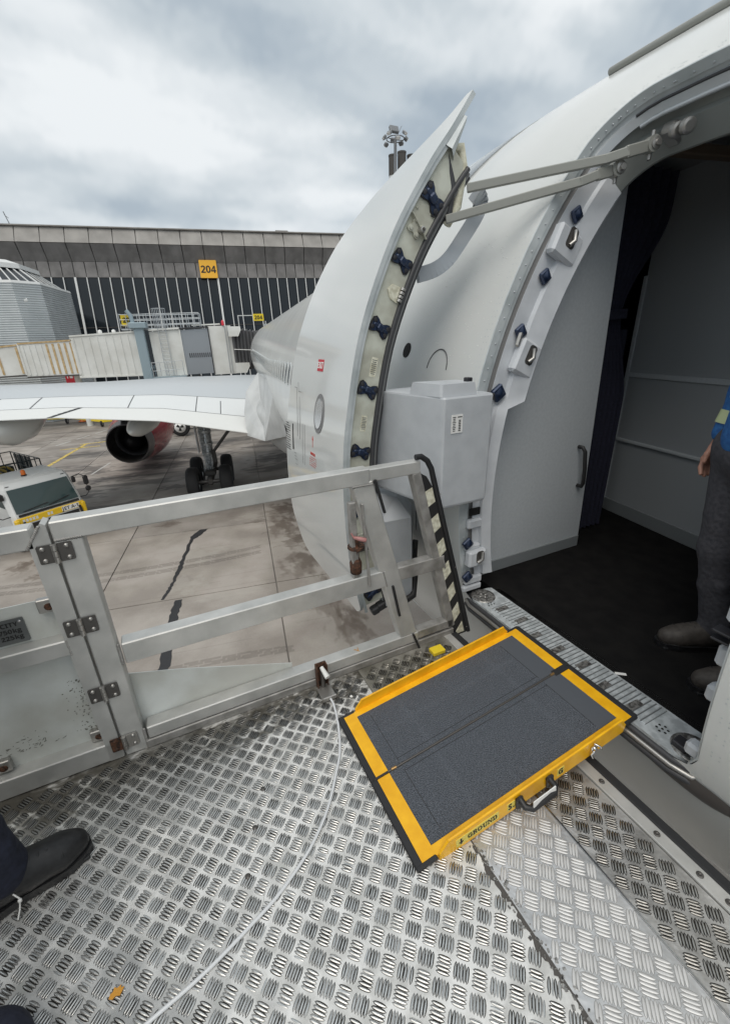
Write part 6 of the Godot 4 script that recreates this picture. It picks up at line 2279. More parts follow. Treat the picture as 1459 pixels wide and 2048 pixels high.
	ob("under_frame", st, M.steel_dark, B)
	for d in [-0.6, 1.8]: wheel(B, wl(-10.9, -4.45, SB + d), RT, 0.55, 0.4)
	st = S()
	for l in [-24.0, -16.8]: tube(st, [wl(l, -5.0, SB + 1.4), wl(l, -0.6, SB + 1.4)], 0.25, 12)
	ob("support_leg", st, M.bridge_white, B)
	for q in [-13.9, -12.9]:
		st = S()
		lathe(st, wl(q, 2.45, SB), Vector3.UP, [[0.15, 0.0], [0.15, 0.22], [0.0, 0.3]], 10)
		ob("roof_lamp", st, M.white, B)
	# the yellow number plate behind the walkway rails
	st = S()
	var f2 := fr_of(wl(-11.75, 3.4, SB + 0.12), RT, Vector3.UP)
	prism(st, round_rect(0.9, 0.85, 0.03), f2, -0.03, 0.03)
	var np := ob("number_plate", st, M.sign_yellow, B)
	words(np, "20", f2 * Vector3(-0.05, 0.0, 0.035), f2.basis.x, f2.basis.y, 0.38, M.ink, 1.0)

# ---------------------------------------------------------------- mast, stacks, tow bar
func build_far_things():
	var mp := wl(18.75, APRON_Y, 61)
	var m := thing("floodlight_mast", "tall grey apron floodlight mast with a ring of lamps", "light mast", mp)
	var topc := wl(18.75, 24.1, 61)
	var st := S()
	tube(st, [mp, topc], 0.36, 12, true, 0.18)
	ob("pole", st, M.pole_grey, m)
	st = S()
	var ringp := []
	for k in 17: ringp.append(topc + Vector3(cos(TAU * k / 16) * 1.1, 0.1, sin(TAU * k / 16) * 1.1))
	tube(st, ringp, 0.06, 6)
	for k in 4: tube(st, [topc, topc + Vector3(cos(TAU * k / 4) * 1.1, 0.1, sin(TAU * k / 4) * 1.1)], 0.05, 6)
	tube(st, [topc, topc + Vector3(0.9, 1.5, 0)], 0.03, 6)
	ob("lamp_ring", st, M.pole_grey, m)
	for k in 8:
		var a := TAU * k / 8 + 0.3
		var c := topc + Vector3(cos(a) * 1.35, 0.15 + 0.35 * sin(k * 2.3), sin(a) * 1.35)
		st = S()
		box(st, c, Vector3(0.62, 0.34, 0.44), Basis(Vector3.UP, -a + PI / 2) * Basis(Vector3.RIGHT, 0.7), 0.08)
		var lamp := ob("lamp_head", st, M.pole_grey, m)
		st = S()
		box(st, c + Vector3(cos(a), -0.7, sin(a)).normalized() * 0.23, Vector3(0.5, 0.28, 0.05), Basis(Vector3.UP, -a + PI / 2) * Basis(Vector3.RIGHT, 0.7), 0.01)
		ob("lamp_glass", st, M.white, lamp)
	st = S()
	box(st, topc + Vector3(-0.2, 1.0, 0), Vector3(1.2, 0.75, 0.4), Basis(Vector3.RIGHT, -0.4), 0.06)
	ob("lamp_head", st, M.pole_grey, m)
	# boiler stacks far behind
	for q in [[29.2, 92.0, 33.0, 0.72, "leftmost"], [31.0, 92.0, 33.6, 0.75, "middle"], [32.9, 92.0, 33.2, 0.75, "rightmost"]]:
		var b := wl(q[0], APRON_Y, q[1])
		var c := thing("chimney_stack", "%s of the three black-topped white chimney stacks behind the light mast" % q[4], "chimney", b, "chimney stacks behind the mast")
		st = S()
		tube(st, [b, Vector3(b.x, q[2] - 3.2, b.z)], q[3], 20)
		ob("shaft", st, M.mullion, c)
		st = S()
		lathe(st, Vector3(b.x, q[2] - 3.2, b.z), Vector3.UP, [[q[3] * 1.06, 0.0], [q[3] * 1.06, 2.9], [q[3] * 1.12, 2.95], [q[3] * 1.12, 3.2], [q[3] * 0.8, 3.2], [0.0, 3.0]], 20, true)
		ob("cap", st, M.concrete_grime, c)
	# yellow tow bar with a red cone beyond the engine
	var tb := thing("tow_bar", "yellow aircraft tow bar lying on the apron beyond the wing", "tow bar", wl(-18.6, APRON_Y, 43))
	st = S()
	bar(st, wl(-22.5, -4.45, 44.0), wl(-18.9, -4.45, 43.6), 0.2, 0.2, Vector3.UP, 0.03)
	bar(st, wl(-18.9, -4.45, 43.6), wl(-15.5, -4.5, 40.3), 0.2, 0.2, Vector3.UP, 0.03)
	bar(st, wl(-15.5, -4.5, 40.3), wl(-12.6, -4.5, 41.2), 0.32, 0.22, Vector3.UP, 0.03)
	bar(st, wl(-19.0, -4.5, 43.6), wl(-19.2, -3.2, 43.6), 0.3, 0.22, AX, 0.03)
	ob("bar", st, M.sign_yellow, tb)
	for q in [[-19.3, 43.6], [-15.6, 40.4]]: wheel(tb, wl(q[0], -4.72, q[1]), RT, 0.28, 0.16)
	var cn := thing("traffic_cone", "orange-red cone standing beside the yellow tow bar", "cone", wl(-18.3, APRON_Y, 44.4))
	st = S()
	lathe(st, wl(-18.3, APRON_Y, 44.4), Vector3.UP, [[0.0, 0.0], [0.34, 0.0], [0.34, 0.06], [0.24, 0.07], [0.06, 0.85], [0.0, 0.85]], 16)
	ob("body", st, M.beacon, cn)
	st = S()
	bar(st, wl(-19.6, -4.1, 44.6), wl(-17.4, -4.0, 44.6), 0.5, 0.12, Vector3.UP, 0.03)
	ob("red_board", st, M.beacon, cn)
	# wheeled ground unit half hidden behind the main gear
	var gp := thing("ground_cart", "dark ground cart with a white wheel hub behind the main gear leg", "cart", wl(-8.3, APRON_Y, 33.2))
	st = S()
	box(st, wl(-9.2, -3.75, 34.6), Vector3(1.5, 0.7, 2.0), Basis(Vector3.UP, -PHI), 0.06)
	bar(st, wl(-9.6, -4.6, 33.1), wl(-6.6, -4.45, 33.1), 0.08, 0.08)
	tube(st, [wl(-9.3, -3.9, 33.3), wl(-8.3, -3.5, 33.3), wl(-7.5, -3.6, 33.3)], 0.07, 6)
	ob("frame", st, M.steel_dark, gp)
	wheel(gp, wl(-8.3, -4.3, 33.1), -AX, 0.68, 0.4)
	st = S()
	lathe(st, wl(-8.3, -4.3, 32.88), -AX, [[0.40, 0.0], [0.40, 0.03], [0.0, 0.05]], 20)
	ob("hub_cap", st, M.white, gp)
	st = S()
	for k in 3: prism(st, [Vector2(0.02, -0.05), Vector2(0.26, -0.11), Vector2(0.26, 0.11), Vector2(0.02, 0.05)], Transform3D(Basis(RT, Vector3.UP, -AX) * Basis(Vector3(0, 0, 1), TAU * k / 3 + 0.4), wl(-8.3, -4.3, 32.84)), 0.0, 0.012)
	ob("hub_mark", st, M.ink, gp)
	var ck := thing("wheel_chock", "small dark wheel chock lying on the concrete below the top rail", "chock", wl(-5.87, APRON_Y, 15.9))
	st = S()
	prism(st, [Vector2(-0.14, 0), Vector2(0.14, 0), Vector2(0.05, 0.17), Vector2(-0.05, 0.17)], Transform3D(Basis(-AX, Vector3.UP, RT), wl(-5.87, APRON_Y, 15.9)), -0.32, 0.32)
	ob("block", st, M.rubber, ck)

# ---------------------------------------------------------------- fuel truck (own axes: +z ahead, y up from the ground)
func build_truck():
	var t := thing("fuel_truck", "white and yellow fuel hydrant truck with dark pipework behind its cab", "truck", Vector3(-3.93, APRON_Y, -17.05), "", true)
	t.rotation.y = deg_to_rad(33.0)
	t.scale = Vector3.ONE * 1.07
	var st := S()
	var w := 1.03
	# cab shell: rounded loft from the floor to the roof, glass let in as panels
	var prof := [[0.62, 0.02, 1.0], [0.95, 0.03, 1.0], [1.30, 0.0, 1.0], [1.36, -0.02, 1.0], [2.12, -0.34, 0.95], [2.26, -0.46, 0.90], [2.32, -0.62, 0.80]]
	var rows := []
	for p in prof:
		var f: float = p[1]
		var hw: float = w * p[2]
		rows.append([Vector3(-hw, p[0], -1.75), Vector3(-hw, p[0], f - 0.14), Vector3(-hw * 0.9, p[0], f), Vector3(-hw * 0.4, p[0], f + 0.03), Vector3(hw * 0.4, p[0], f + 0.03), Vector3(hw * 0.9, p[0], f), Vector3(hw, p[0], f - 0.14), Vector3(hw, p[0], -1.75)])
	loft(st, rows, false, true)
	ofc(st, rows[-1], Vector3(0, 1, -0.9))
	ofc(st, rows[0], Vector3(0, 1.5, -0.9))
	var cab := ob("cab", st, M.truck_white, t)
	st = S()
	var wsf := func(x: float, u: float) -> Vector3: return Vector3(x, lerpf(1.40, 2.10, u), lerpf(-0.02, -0.325, u) + 0.022 + 0.03 * (1.0 - absf(x)))
	sheet(st, func(u, v): return wsf.call(lerpf(-0.90, 0.90, u) * lerpf(1.0, 0.95, v), v), 8, 4)
	var ws := ob("windscreen", st, M.windscreen, cab)
	st = S()
	box(st, Vector3(0, 1.335, 0.045), Vector3(1.75, 0.08, 0.02), Basis(), 0.005)
	bar(st, wsf.call(-0.7, 0.05) + Vector3(0, 0, 0.02), wsf.call(0.0, 0.16) + Vector3(0, 0, 0.02), 0.02, 0.02)
	bar(st, wsf.call(0.0, 0.05) + Vector3(0, 0, 0.02), wsf.call(0.65, 0.2) + Vector3(0, 0, 0.02), 0.02, 0.02)
	ob("wiper", st, M.black_plastic, ws)
	for s in [-1, 1]:
		st = S()
		var x: float = s * (w * 0.985 + 0.012)
		ofc(st, [Vector3(x, 1.38, -0.22), Vector3(x, 1.38, -1.2), Vector3(x * 0.965, 2.02, -1.2), Vector3(x * 0.965, 2.02, -0.50)], Vector3(0, 1.7, -0.8))
		ob("side_window", st, M.windscreen, cab)
	# yellow front panel, grille, bumper
	st = S()
	box(st, Vector3(0, 1.16, 0.055), Vector3(1.98, 0.22, 0.05), Basis(), 0.02)
	box(st, Vector3(0, 0.55, 0.10), Vector3(2.06, 0.42, 0.22), Basis(), 0.05)
	for s in [-1, 1]:
		box(st, Vector3(s * 0.96, 0.98, 0.02), Vector3(0.12, 0.5, 0.18), Basis(), 0.03)
	var fp := ob("front_panel", st, M.truck_yellow, t)
	st = S()
	box(st, Vector3(0.02, 0.95, 0.07), Vector3(1.5, 0.22, 0.03), Basis(), 0.01)
	for s in [-1, 1]: box(st, Vector3(s * 0.83, 0.98, 0.12), Vector3(0.07, 0.34, 0.02), Basis(Vector3(0, 0, 1), s * 0.12), 0.005)
	ob("grille", st, M.black_plastic, fp)
	st = S()
	for q in [[-0.55, 0.5, 0.05], [-0.02, 0.18, 0.05]]:
		for k in int(q[1] / 0.09): box(st, Vector3(q[0] - q[1] / 2 + k * 0.09, 1.17, 0.082), Vector3(0.06, 0.09, 0.004), Basis())
	ob("faded_lettering", st, M.truck_white, fp)
	st = S()
	box(st, Vector3(0.55, 1.17, 0.0815), Vector3(0.52, 0.16, 0.004), Basis())
	var jp := ob("name_plate", st, M.white, fp)
	words(jp, "JET A-1", Vector3(0.55, 1.17, 0.085), Vector3.RIGHT, Vector3.UP, 0.115, M.ink)
	st = S()
	bar(st, Vector3(-0.85, 1.06, 0.10), Vector3(0.80, 1.06, 0.10), 0.02, 0.03)
	ob("trim_strip", st, M.galvanised, fp)
	st = S()
	for s in [-1, 1]: lathe(st, Vector3(s * 0.78, 0.58, 0.21), Vector3(0, 0, 1), [[0.12, 0.0], [0.1, 0.02], [0.0, 0.03]], 16)
	ob("headlight", st, M.chrome, fp)
	st = S()
	lathe(st, Vector3(-0.12, 2.31, -0.78), Vector3.UP, [[0.08, 0.0], [0.08, 0.05], [0.06, 0.05]], 14, true)
	ob("beacon_base", st, M.black_plastic, cab)
	st = S()
	lathe(st, Vector3(-0.12, 2.36, -0.78), Vector3.UP, [[0.065, 0.0], [0.065, 0.11], [0.04, 0.15], [0.0, 0.16]], 14)
	ob("beacon", st, M.beacon, cab)
	st = S()
	for s in [-1, 1]: box(st, Vector3(s * 0.78, 2.19, -0.385), Vector3(0.10, 0.02, 0.015), Basis(Vector3.RIGHT, -0.6))
	ob("marker_lamp", st, M.black_plastic, cab)
	# mirrors
	for s in [-1, 1]:
		st = S()
		tube(st, [Vector3(s * 1.0, 2.02, -0.36), Vector3(s * 1.22, 2.08, -0.26), Vector3(s * 1.34, 1.98, -0.2), Vector3(s * 1.35, 1.42, -0.18), Vector3(s * 1.22, 1.32, -0.16), Vector3(s * 1.02, 1.34, -0.14)], 0.016, 6)
		var mr := ob("mirror", st, M.black_plastic, cab)
		st = S()
		box(st, Vector3(s * 1.35, 1.84, -0.19), Vector3(0.16, 0.32, 0.10), Basis(), 0.04)
		box(st, Vector3(s * 1.36, 1.54, -0.19), Vector3(0.17, 0.17, 0.10), Basis(), 0.04)
		box(st, Vector3(s * 1.03, 1.93, -0.30), Vector3(0.12, 0.2, 0.08), Basis(), 0.03)
		ob("mirror_head", st, M.black_plastic, mr)
	# chassis, pipes, hose reels and platform cage behind the cab
	st = S()
	box(st, Vector3(0, 0.78, -3.6), Vector3(1.9, 0.28, 5.6), Basis(), 0.03)
	ob("chassis", st, M.truck_dark, t)
	for q in [[-0.87, -0.75], [0.87, -0.75], [-0.87, -4.9], [0.87, -4.9]]: wheel(t, Vector3(q[0], 0.45, q[1]), Vector3.RIGHT, 0.45, 0.28)
	st = S()
	tube(st, [Vector3(-1.0, 1.0, -1.95), Vector3(-1.0, 2.05, -1.95), Vector3(-0.85, 2.18, -1.95), Vector3(0.6, 2.18, -1.95), Vector3(0.9, 2.15, -1.95)], 0.07, 10)
	tube(st, [Vector3(-1.0, 1.9, -2.6), Vector3(0.9, 1.9, -2.6)], 0.05, 8)
	tube(st, [Vector3(-0.6, 1.6, -2.2), Vector3(-0.6, 1.6, -5.8)], 0.08, 10)
	tube(st, [Vector3(-0.2, 2.0, -2.2), Vector3(-0.2, 2.1, -5.5)], 0.06, 10)
	ob("pipework", st, M.truck_steel, t)
	st = S()
	lathe(st, Vector3(-0.9, 2.08, -3.3), Vector3(1, 0, 0), [[0.0, 0.0], [0.14, 0.0], [0.14, 0.8], [0.0, 0.8]], 16, true)
	lathe(st, Vector3(0.1, 1.45, -3.2), Vector3(1, 0, 0), [[0.0, 0.0], [0.38, 0.0], [0.38, 0.05], [0.25, 0.05], [0.25, 0.5], [0.38, 0.5], [0.38, 0.55], [0.0, 0.55]], 20, true)
	ob("filter_vessel", st, M.truck_steel, t)
	st = S()
	for k in 3:
		var hp := []
		for j in 13: hp.append(Vector3(-0.3 + 0.25 * k + 0.35 * cos(PI * j / 12.0), 1.85 + 0.32 * sin(PI * j / 12.0), -2.9 - 0.3 * k))
		tube(st, hp, 0.045, 8)
	ob("hose", st, M.line_yellow, t)
	st = S()
	for q in [[-0.7, 1.5, -2.6, 0.4, 0.8, 0.5], [0.5, 1.35, -2.3, 0.5, 0.6, 0.4], [0.0, 1.2, -4.2, 1.6, 0.5, 1.6], [0.6, 1.75, -4.4, 0.4, 0.5, 0.6], [-0.5, 1.7, -4.9, 0.5, 0.4, 0.8], [-0.1, 1.75, -2.5, 0.25, 0.3, 0.25]]:
		box(st, Vector3(q[0], q[1], q[2]), Vector3(q[3], q[4], q[5]), Basis(), 0.03)
	ob("equipment_box", st, M.truck_dark, t)
	st = S()
	for y in [1.55, 2.0, 2.45]:
		for z in [-2.3, -4.6]: tube(st, [Vector3(-0.35, y, z), Vector3(1.0, y, z)], 0.018, 6)
		for x in [-0.35, 1.0]: tube(st, [Vector3(x, y, -2.3), Vector3(x, y, -4.6)], 0.018, 6)
	for k in 7:
		for x in [-0.35, 1.0]: tube(st, [Vector3(x, 1.5, -2.3 - k * 0.383), Vector3(x, 2.45, -2.3 - k * 0.383)], 0.016, 6)
		if k < 5:
			for z in [-2.3, -4.6]: tube(st, [Vector3(-0.35 + k * 0.34, 1.5, z), Vector3(-0.35 + k * 0.34, 2.45, z)], 0.016, 6)
	ob("platform_cage", st, M.truck_dark, t)
	st = S()
	for k in 5: box(st, Vector3(1.02, 1.95, -3.2 - k * 0.28), Vector3(0.02, 0.9, 0.22), Basis(), 0.004)
	ob("cage_mesh_panel", st, M.truck_dark, t)

# ---------------------------------------------------------------- people
# bones: [a, radius at a, b, radius at b]; meshed as surface nets of the smoothly joined capsules
func flesh(bones: Array, cell: float, k: float, st: SurfaceTool):
	var lo := Vector3.ONE * 1e9
	var hi := -lo
	for b in bones:
		for e in [[b[0], b[1]], [b[2], b[3]]]:
			lo = lo.min(e[0] - Vector3.ONE * (e[1] + 0.05))
			hi = hi.max(e[0] + Vector3.ONE * (e[1] + 0.05))
	var nx := int((hi.x - lo.x) / cell) + 2
	var ny := int((hi.y - lo.y) / cell) + 2
	var nz := int((hi.z - lo.z) / cell) + 2
	var f := PackedFloat32Array()
	f.resize(nx * ny * nz)
	f.fill(1.0)
	for b in bones:
		var A: Vector3 = b[0]
		var B: Vector3 = b[2]
		var m: float = maxf(b[1], b[3]) + 0.045
		var l := (A.min(B) - Vector3.ONE * m - lo) / cell
		var h := (A.max(B) + Vector3.ONE * m - lo) / cell
		var ab := B - A
		var dd := maxf(ab.length_squared(), 1e-9)
		for z in range(maxi(0, int(l.z)), mini(nz, int(h.z) + 1)):
			for y in range(maxi(0, int(l.y)), mini(ny, int(h.y) + 1)):
				for x in range(maxi(0, int(l.x)), mini(nx, int(h.x) + 1)):
					var p := lo + Vector3(x, y, z) * cell
					var t := clampf((p - A).dot(ab) / dd, 0, 1)
					var d: float = p.distance_to(A + ab * t) - lerpf(b[1], b[3], t)
					var i := (z * ny + y) * nx + x
					var o := f[i]
					var hh := clampf(0.5 + 0.5 * (o - d) / k, 0, 1)
					f[i] = lerpf(o, d, hh) - k * hh * (1.0 - hh) if o < 0.9 else d
	var id := {}
	smooth(st)
	var vtx := []
	var off := [0, 1, nx, nx + 1, nx * ny, nx * ny + 1, nx * ny + nx, nx * ny + nx + 1]
	for z in nz - 1:
		for y in ny - 1:
			for x in nx - 1:
				var i := (z * ny + y) * nx + x
				var neg := 0
				for o in off: if f[i + o] < 0.0: neg += 1
				if neg == 0 or neg == 8: continue
				var s := Vector3.ZERO
				var c := 0
				for e in [[0, 1], [2, 3], [4, 5], [6, 7], [0, 2], [1, 3], [4, 6], [5, 7], [0, 4], [1, 5], [2, 6], [3, 7]]:
					var u := f[i + off[e[0]]]
					var v := f[i + off[e[1]]]
					if (u < 0.0) == (v < 0.0): continue
					var t := u / (u - v)
					var p0 := Vector3(e[0] & 1, (e[0] >> 1) & 1, e[0] >> 2)
					var p1 := Vector3(e[1] & 1, (e[1] >> 1) & 1, e[1] >> 2)
					s += p0.lerp(p1, t)
					c += 1
				id[i] = vtx.size()
				vtx.append(lo + (Vector3(x, y, z) + s / c) * cell)
	var st_y := nx
	var st_z := nx * ny
	for i in id:
		var x: int = i % nx
		var y: int = (i / nx) % ny
		var z: int = i / st_z
		for q in [[1, st_y, st_z, y, z], [st_y, st_z, 1, z, x], [st_z, 1, st_y, x, y]]:
			if q[3] == 0 or q[4] == 0: continue
			var u := f[i]
			var v := f[i + q[0]]
			if (u < 0.0) == (v < 0.0): continue
			var a = id.get(i); var b = id.get(i - q[1]); var c = id.get(i - q[1] - q[2]); var d = id.get(i - q[2])
			if a == null or b == null or c == null or d == null: continue
			if u < 0.0: quad(st, vtx[a], vtx[b], vtx[c], vtx[d])
			else: quad(st, vtx[a], vtx[d], vtx[c], vtx[b])
	flat(st)

func boot(parent: Node, heel: Vector3, d: Vector3, m: String, tall := 0.16):
	# d points from heel to toe; the sole rests at heel.y
	var s := Vector3.UP.cross(d).normalized()
	var st := S()
	var k_len := 0.9 if m == "boot_black" else 1.0
	var P := func(f: float, h: float, w := 0.0) -> Vector3: return heel + d * f * k_len + Vector3.UP * h + s * w
	flesh([[P.call(0.045, 0.055), 0.040, P.call(0.12, 0.058), 0.042], [P.call(0.12, 0.06, 0.008), 0.043, P.call(0.21, 0.052, 0.012), 0.044], [P.call(0.12, 0.06, -0.008), 0.041, P.call(0.205, 0.050, -0.012), 0.042],
		[P.call(0.21, 0.050, 0.0), 0.044, P.call(0.25, 0.046, 0.0), 0.040], [P.call(0.06, 0.07), 0.043, P.call(0.07, tall), 0.050], [P.call(0.07, 0.10), 0.046, P.call(0.17, 0.075), 0.040]], 0.008, 0.025, st)
	var b := ob("boot", st, M[m], parent)
	st = S()
	var out := []
	for q in [[-0.005, 0.030], [0.03, 0.043], [0.10, 0.042], [0.17, 0.052], [0.22, 0.055], [0.27, 0.042], [0.295, 0.018]]: out.append(Vector2(q[0] * k_len, q[1]))
	for i in range(6, -1, -1): out.append(Vector2(out[i].x, -out[i].y))
	prism(st, out, Transform3D(Basis(d, -s, Vector3.UP), heel), 0.0, 0.026)
	var sole := ob("sole", st, M.boot_black, b)
	st = S()
	for k in 4:
		var f := 0.115 + k * 0.022
		var hgt := 0.130 - k * 0.007
		tube(st, [P.call(f - 0.01, hgt - 0.022, 0.042), P.call(f, hgt, 0.018), P.call(f + 0.004, hgt + 0.002, -0.018), P.call(f - 0.008, hgt - 0.022, -0.042)], 0.0028, 6)
	tube(st, [P.call(0.215, 0.080, 0.048), P.call(0.222, 0.097, 0.02), P.call(0.222, 0.097, -0.02), P.call(0.215, 0.080, -0.048)], 0.0022, 6)
	tube(st, [P.call(0.04, 0.030, 0.044), P.call(0.12, 0.030, 0.045), P.call(0.20, 0.030, 0.054), P.call(0.26, 0.030, 0.044)], 0.003, 6)
	ob("lace", st, M.rubber, b)
	st = S()
	for k in 9:
		box(st, P.call(0.02 + k * 0.031, 0.006, 0.0), Vector3(0.018, 0.012, 0.094 if k > 3 else 0.082), Basis(d, Vector3.UP, d.cross(Vector3.UP)), 0.002)
	ob("tread_block", st, M.rubber, sole)

func hand(bones: Array, wrist: Vector3, down: Vector3, side: Vector3, out: Vector3, curl := 0.5):
	# palm and five fingers; down runs from the wrist to the knuckles, side towards the thumb, out is the back of the hand
	var pm := wrist + down * 0.085
	bones.append([wrist, 0.026, wrist + down * 0.03, 0.026])
	for k in 4: bones.append([wrist + down * 0.02 + side * (0.014 - k * 0.010), 0.014, pm + side * (0.030 - k * 0.020), 0.012])
	var lens := [0.040, 0.046, 0.043, 0.033]
	for k in 4:
		var a := pm + side * (0.030 - k * 0.020)
		var d1 := (down - out * curl * 0.5).normalized()
		var d2 := (down - out * curl * 1.6).normalized()
		var b: Vector3 = a + d1 * lens[k]
		bones.append([a, 0.0105, b, 0.0095])
		bones.append([b, 0.0095, b + d2 * lens[k] * 0.75, 0.0082])
	var tb := wrist + down * 0.03 + side * 0.026 - out * 0.006
	var tm := tb + (down * 0.75 + side * 0.5 - out * 0.4).normalized() * 0.042
	bones.append([tb, 0.014, tm, 0.0115])
	bones.append([tm, 0.011, tm + (down - out * 0.25).normalized() * 0.032, 0.009])

func person(called_label: String, root: Vector3, f: Vector3, lead: Vector3, trail: Vector3, mats: Dictionary) -> Node3D:
	# root: point between the feet; f: facing; lead and trail: heels of the two feet
	var R := Vector3.UP.cross(f).normalized() * -1.0      # the person's right
	var o := thing("person", called_label, "person", root)
	var U := Vector3.UP
	var hipc := root + U * 0.93
	var legs := []
	var sl := 1.0 if (lead - trail).dot(R) > 0.0 else -1.0
	for q in [[lead, sl], [trail, -sl]]:
		var hp: Vector3 = hipc + R * 0.09 * q[1]
		var an: Vector3 = q[0] + U * 0.10 + f * 0.06
		var kn: Vector3 = hp.lerp(an, 0.52) + f * 0.035
		legs.append([hp, kn, an])
	var sh := root + U * 1.42 - f * 0.01
	var neck := root + U * 1.50
	var head := root + U * 1.64 + f * 0.03
	var arms := []
	for s in [-1.0, 1.0]:
		var a: Vector3 = sh + R * 0.185 * s
		var e: Vector3 = a + R * 0.055 * s - U * 0.29 - f * 0.02
		var w: Vector3 = e + f * 0.05 - U * 0.20 + R * 0.0 * s
		arms.append([a, e, w, s])
	var body := []
	body.append([hipc, 0.125, hipc + U * 0.2, 0.115])
	body.append([hipc + U * 0.2, 0.115, sh - U * 0.1, 0.13])
	body.append([sh - R * 0.12 - U * 0.05, 0.075, sh + R * 0.12 - U * 0.05, 0.075])
	body.append([sh, 0.06, neck + U * 0.03, 0.052])
	body.append([head + U * 0.02 - f * 0.02, 0.092, head - U * 0.05 + f * 0.015, 0.072])
	body.append([head + f * 0.08 - U * 0.005, 0.014, head + f * 0.10 - U * 0.03, 0.016])
	for s in [-1.0, 1.0]: body.append([head + R * 0.088 * s + U * 0.005, 0.018, head + R * 0.090 * s - U * 0.03, 0.014])
	for l in legs:
		body.append([l[0], 0.095, l[1], 0.058])
		body.append([l[1], 0.056, l[2], 0.040])
	for a in arms:
		body.append([a[0], 0.055, a[1], 0.042])
		body.append([a[1], 0.041, a[2], 0.029])
	var st := S()
	flesh(body, 0.013, 0.035, st)
	for a in arms:
		var hb := []
		hand(hb, a[2], (f * 0.25 - U).normalized(), (f * 0.9 - R * a[3] * 0.3).normalized(), R * a[3], 0.55)
		flesh(hb, 0.005, 0.008, st)
	var bd := ob("body", st, M.body_skin, o)
	st = S()
	var tr := []
	tr.append([hipc - R * 0.06, 0.128, hipc + R * 0.06, 0.128])
	tr.append([hipc, 0.13, hipc + U * 0.08, 0.128])
	var rr := RandomNumberGenerator.new()
	rr.seed = 2
	for l in legs:
		tr.append([l[0], 0.112, l[1], 0.080])
		tr.append([l[1], 0.080, l[2] + U * 0.02, 0.068])
		for k in 9:
			var p: Vector3 = l[0].lerp(l[1], 0.7 + k * 0.03) if k < 4 else l[1].lerp(l[2], (k - 4) * 0.2 + 0.1)
			var wv := Vector3(rr.randfn(0, 1), rr.randfn(0, 0.3), rr.randfn(0, 1)).normalized()
			tr.append([p + wv * 0.052, 0.026, p + wv.cross(U).normalized() * 0.055 - U * 0.03, 0.022])
	flesh(tr, 0.012, 0.03, st)
	ob("trousers", st, M[mats.trousers], bd)
	st = S()
	var tp := []
	tp.append([hipc + U * 0.06, 0.145, hipc + U * 0.25, 0.135])
	tp.append([hipc + U * 0.25, 0.135, sh - U * 0.08, 0.148])
	tp.append([sh - R * 0.13 - U * 0.06, 0.085, sh + R * 0.13 - U * 0.06, 0.085])
	for a in arms:
		tp.append([a[0], 0.070, a[1], 0.058])
		tp.append([a[1], 0.057, a[1].lerp(a[2], 0.86), 0.045])
	flesh(tp, 0.013, 0.035, st)
	var top := ob("jacket", st, M[mats.top], bd)
	if mats.has("band"):
		st = S()
		for y in [0.20, 0.36]:
			var rows := []
			for j in 2:
				var row := []
				for k in 24:
					var a := TAU * k / 24
					row.append(hipc + U * (y + j * 0.05) + (f * cos(a) + R * sin(a)) * 0.151)
				rows.append(row)
			loft(st, rows, true, true)
		for a in arms:
			lathe(st, a[1].lerp(a[2], 0.42), a[2] - a[1], [[0.0535, 0.0], [0.052, 0.055]], 16)
		ob("reflective_band", st, M.reflective, top)
	st = S()
	flesh([[head + U * 0.05 - f * 0.03, 0.088, head - f * 0.05 - U * 0.02, 0.078], [head + U * 0.06, 0.082, head + U * 0.055 + f * 0.03, 0.070]], 0.012, 0.03, st)
	ob("hair", st, M.hair, bd)
	st = S()
	for s in [-1.0, 1.0]: lathe(st, head + f * 0.078 + R * 0.030 * s + U * 0.008, f, [[0.011, 0.0], [0.008, 0.006], [0.0, 0.008]], 8)
	box(st, head + f * 0.086 - U * 0.062, Vector3(0.04, 0.008, 0.01), Basis(R, U, f), 0.002)
	ob("face_detail", st, M.hair, bd)
	for q in [lead, trail]: boot(bd, q, f if q == lead else (f + R * 0.12).normalized(), mats.boots)
	return o

func build_people():
	person("person in the cabin in grey trousers and brown boots, half hidden at the right", Vector3(2.035, 0.12, -0.755), Vector3(-0.80, 0, -0.55).normalized(), Vector3(2.155, 0.12, -0.715), Vector3(1.985, 0.12, -0.46), {"trousers": "trousers_grey", "top": "vest_blue", "boots": "boot_brown", "band": true})
	person("person in dark navy trousers and black boots at the left edge of the deck", Vector3(-0.83, 0.0, -1.04), Vector3(0.93, 0, -0.30).normalized(), Vector3(-0.708, 0.003, -1.112), Vector3(-0.97, 0.003, -0.86), {"trousers": "navy", "top": "navy", "boots": "boot_black"})

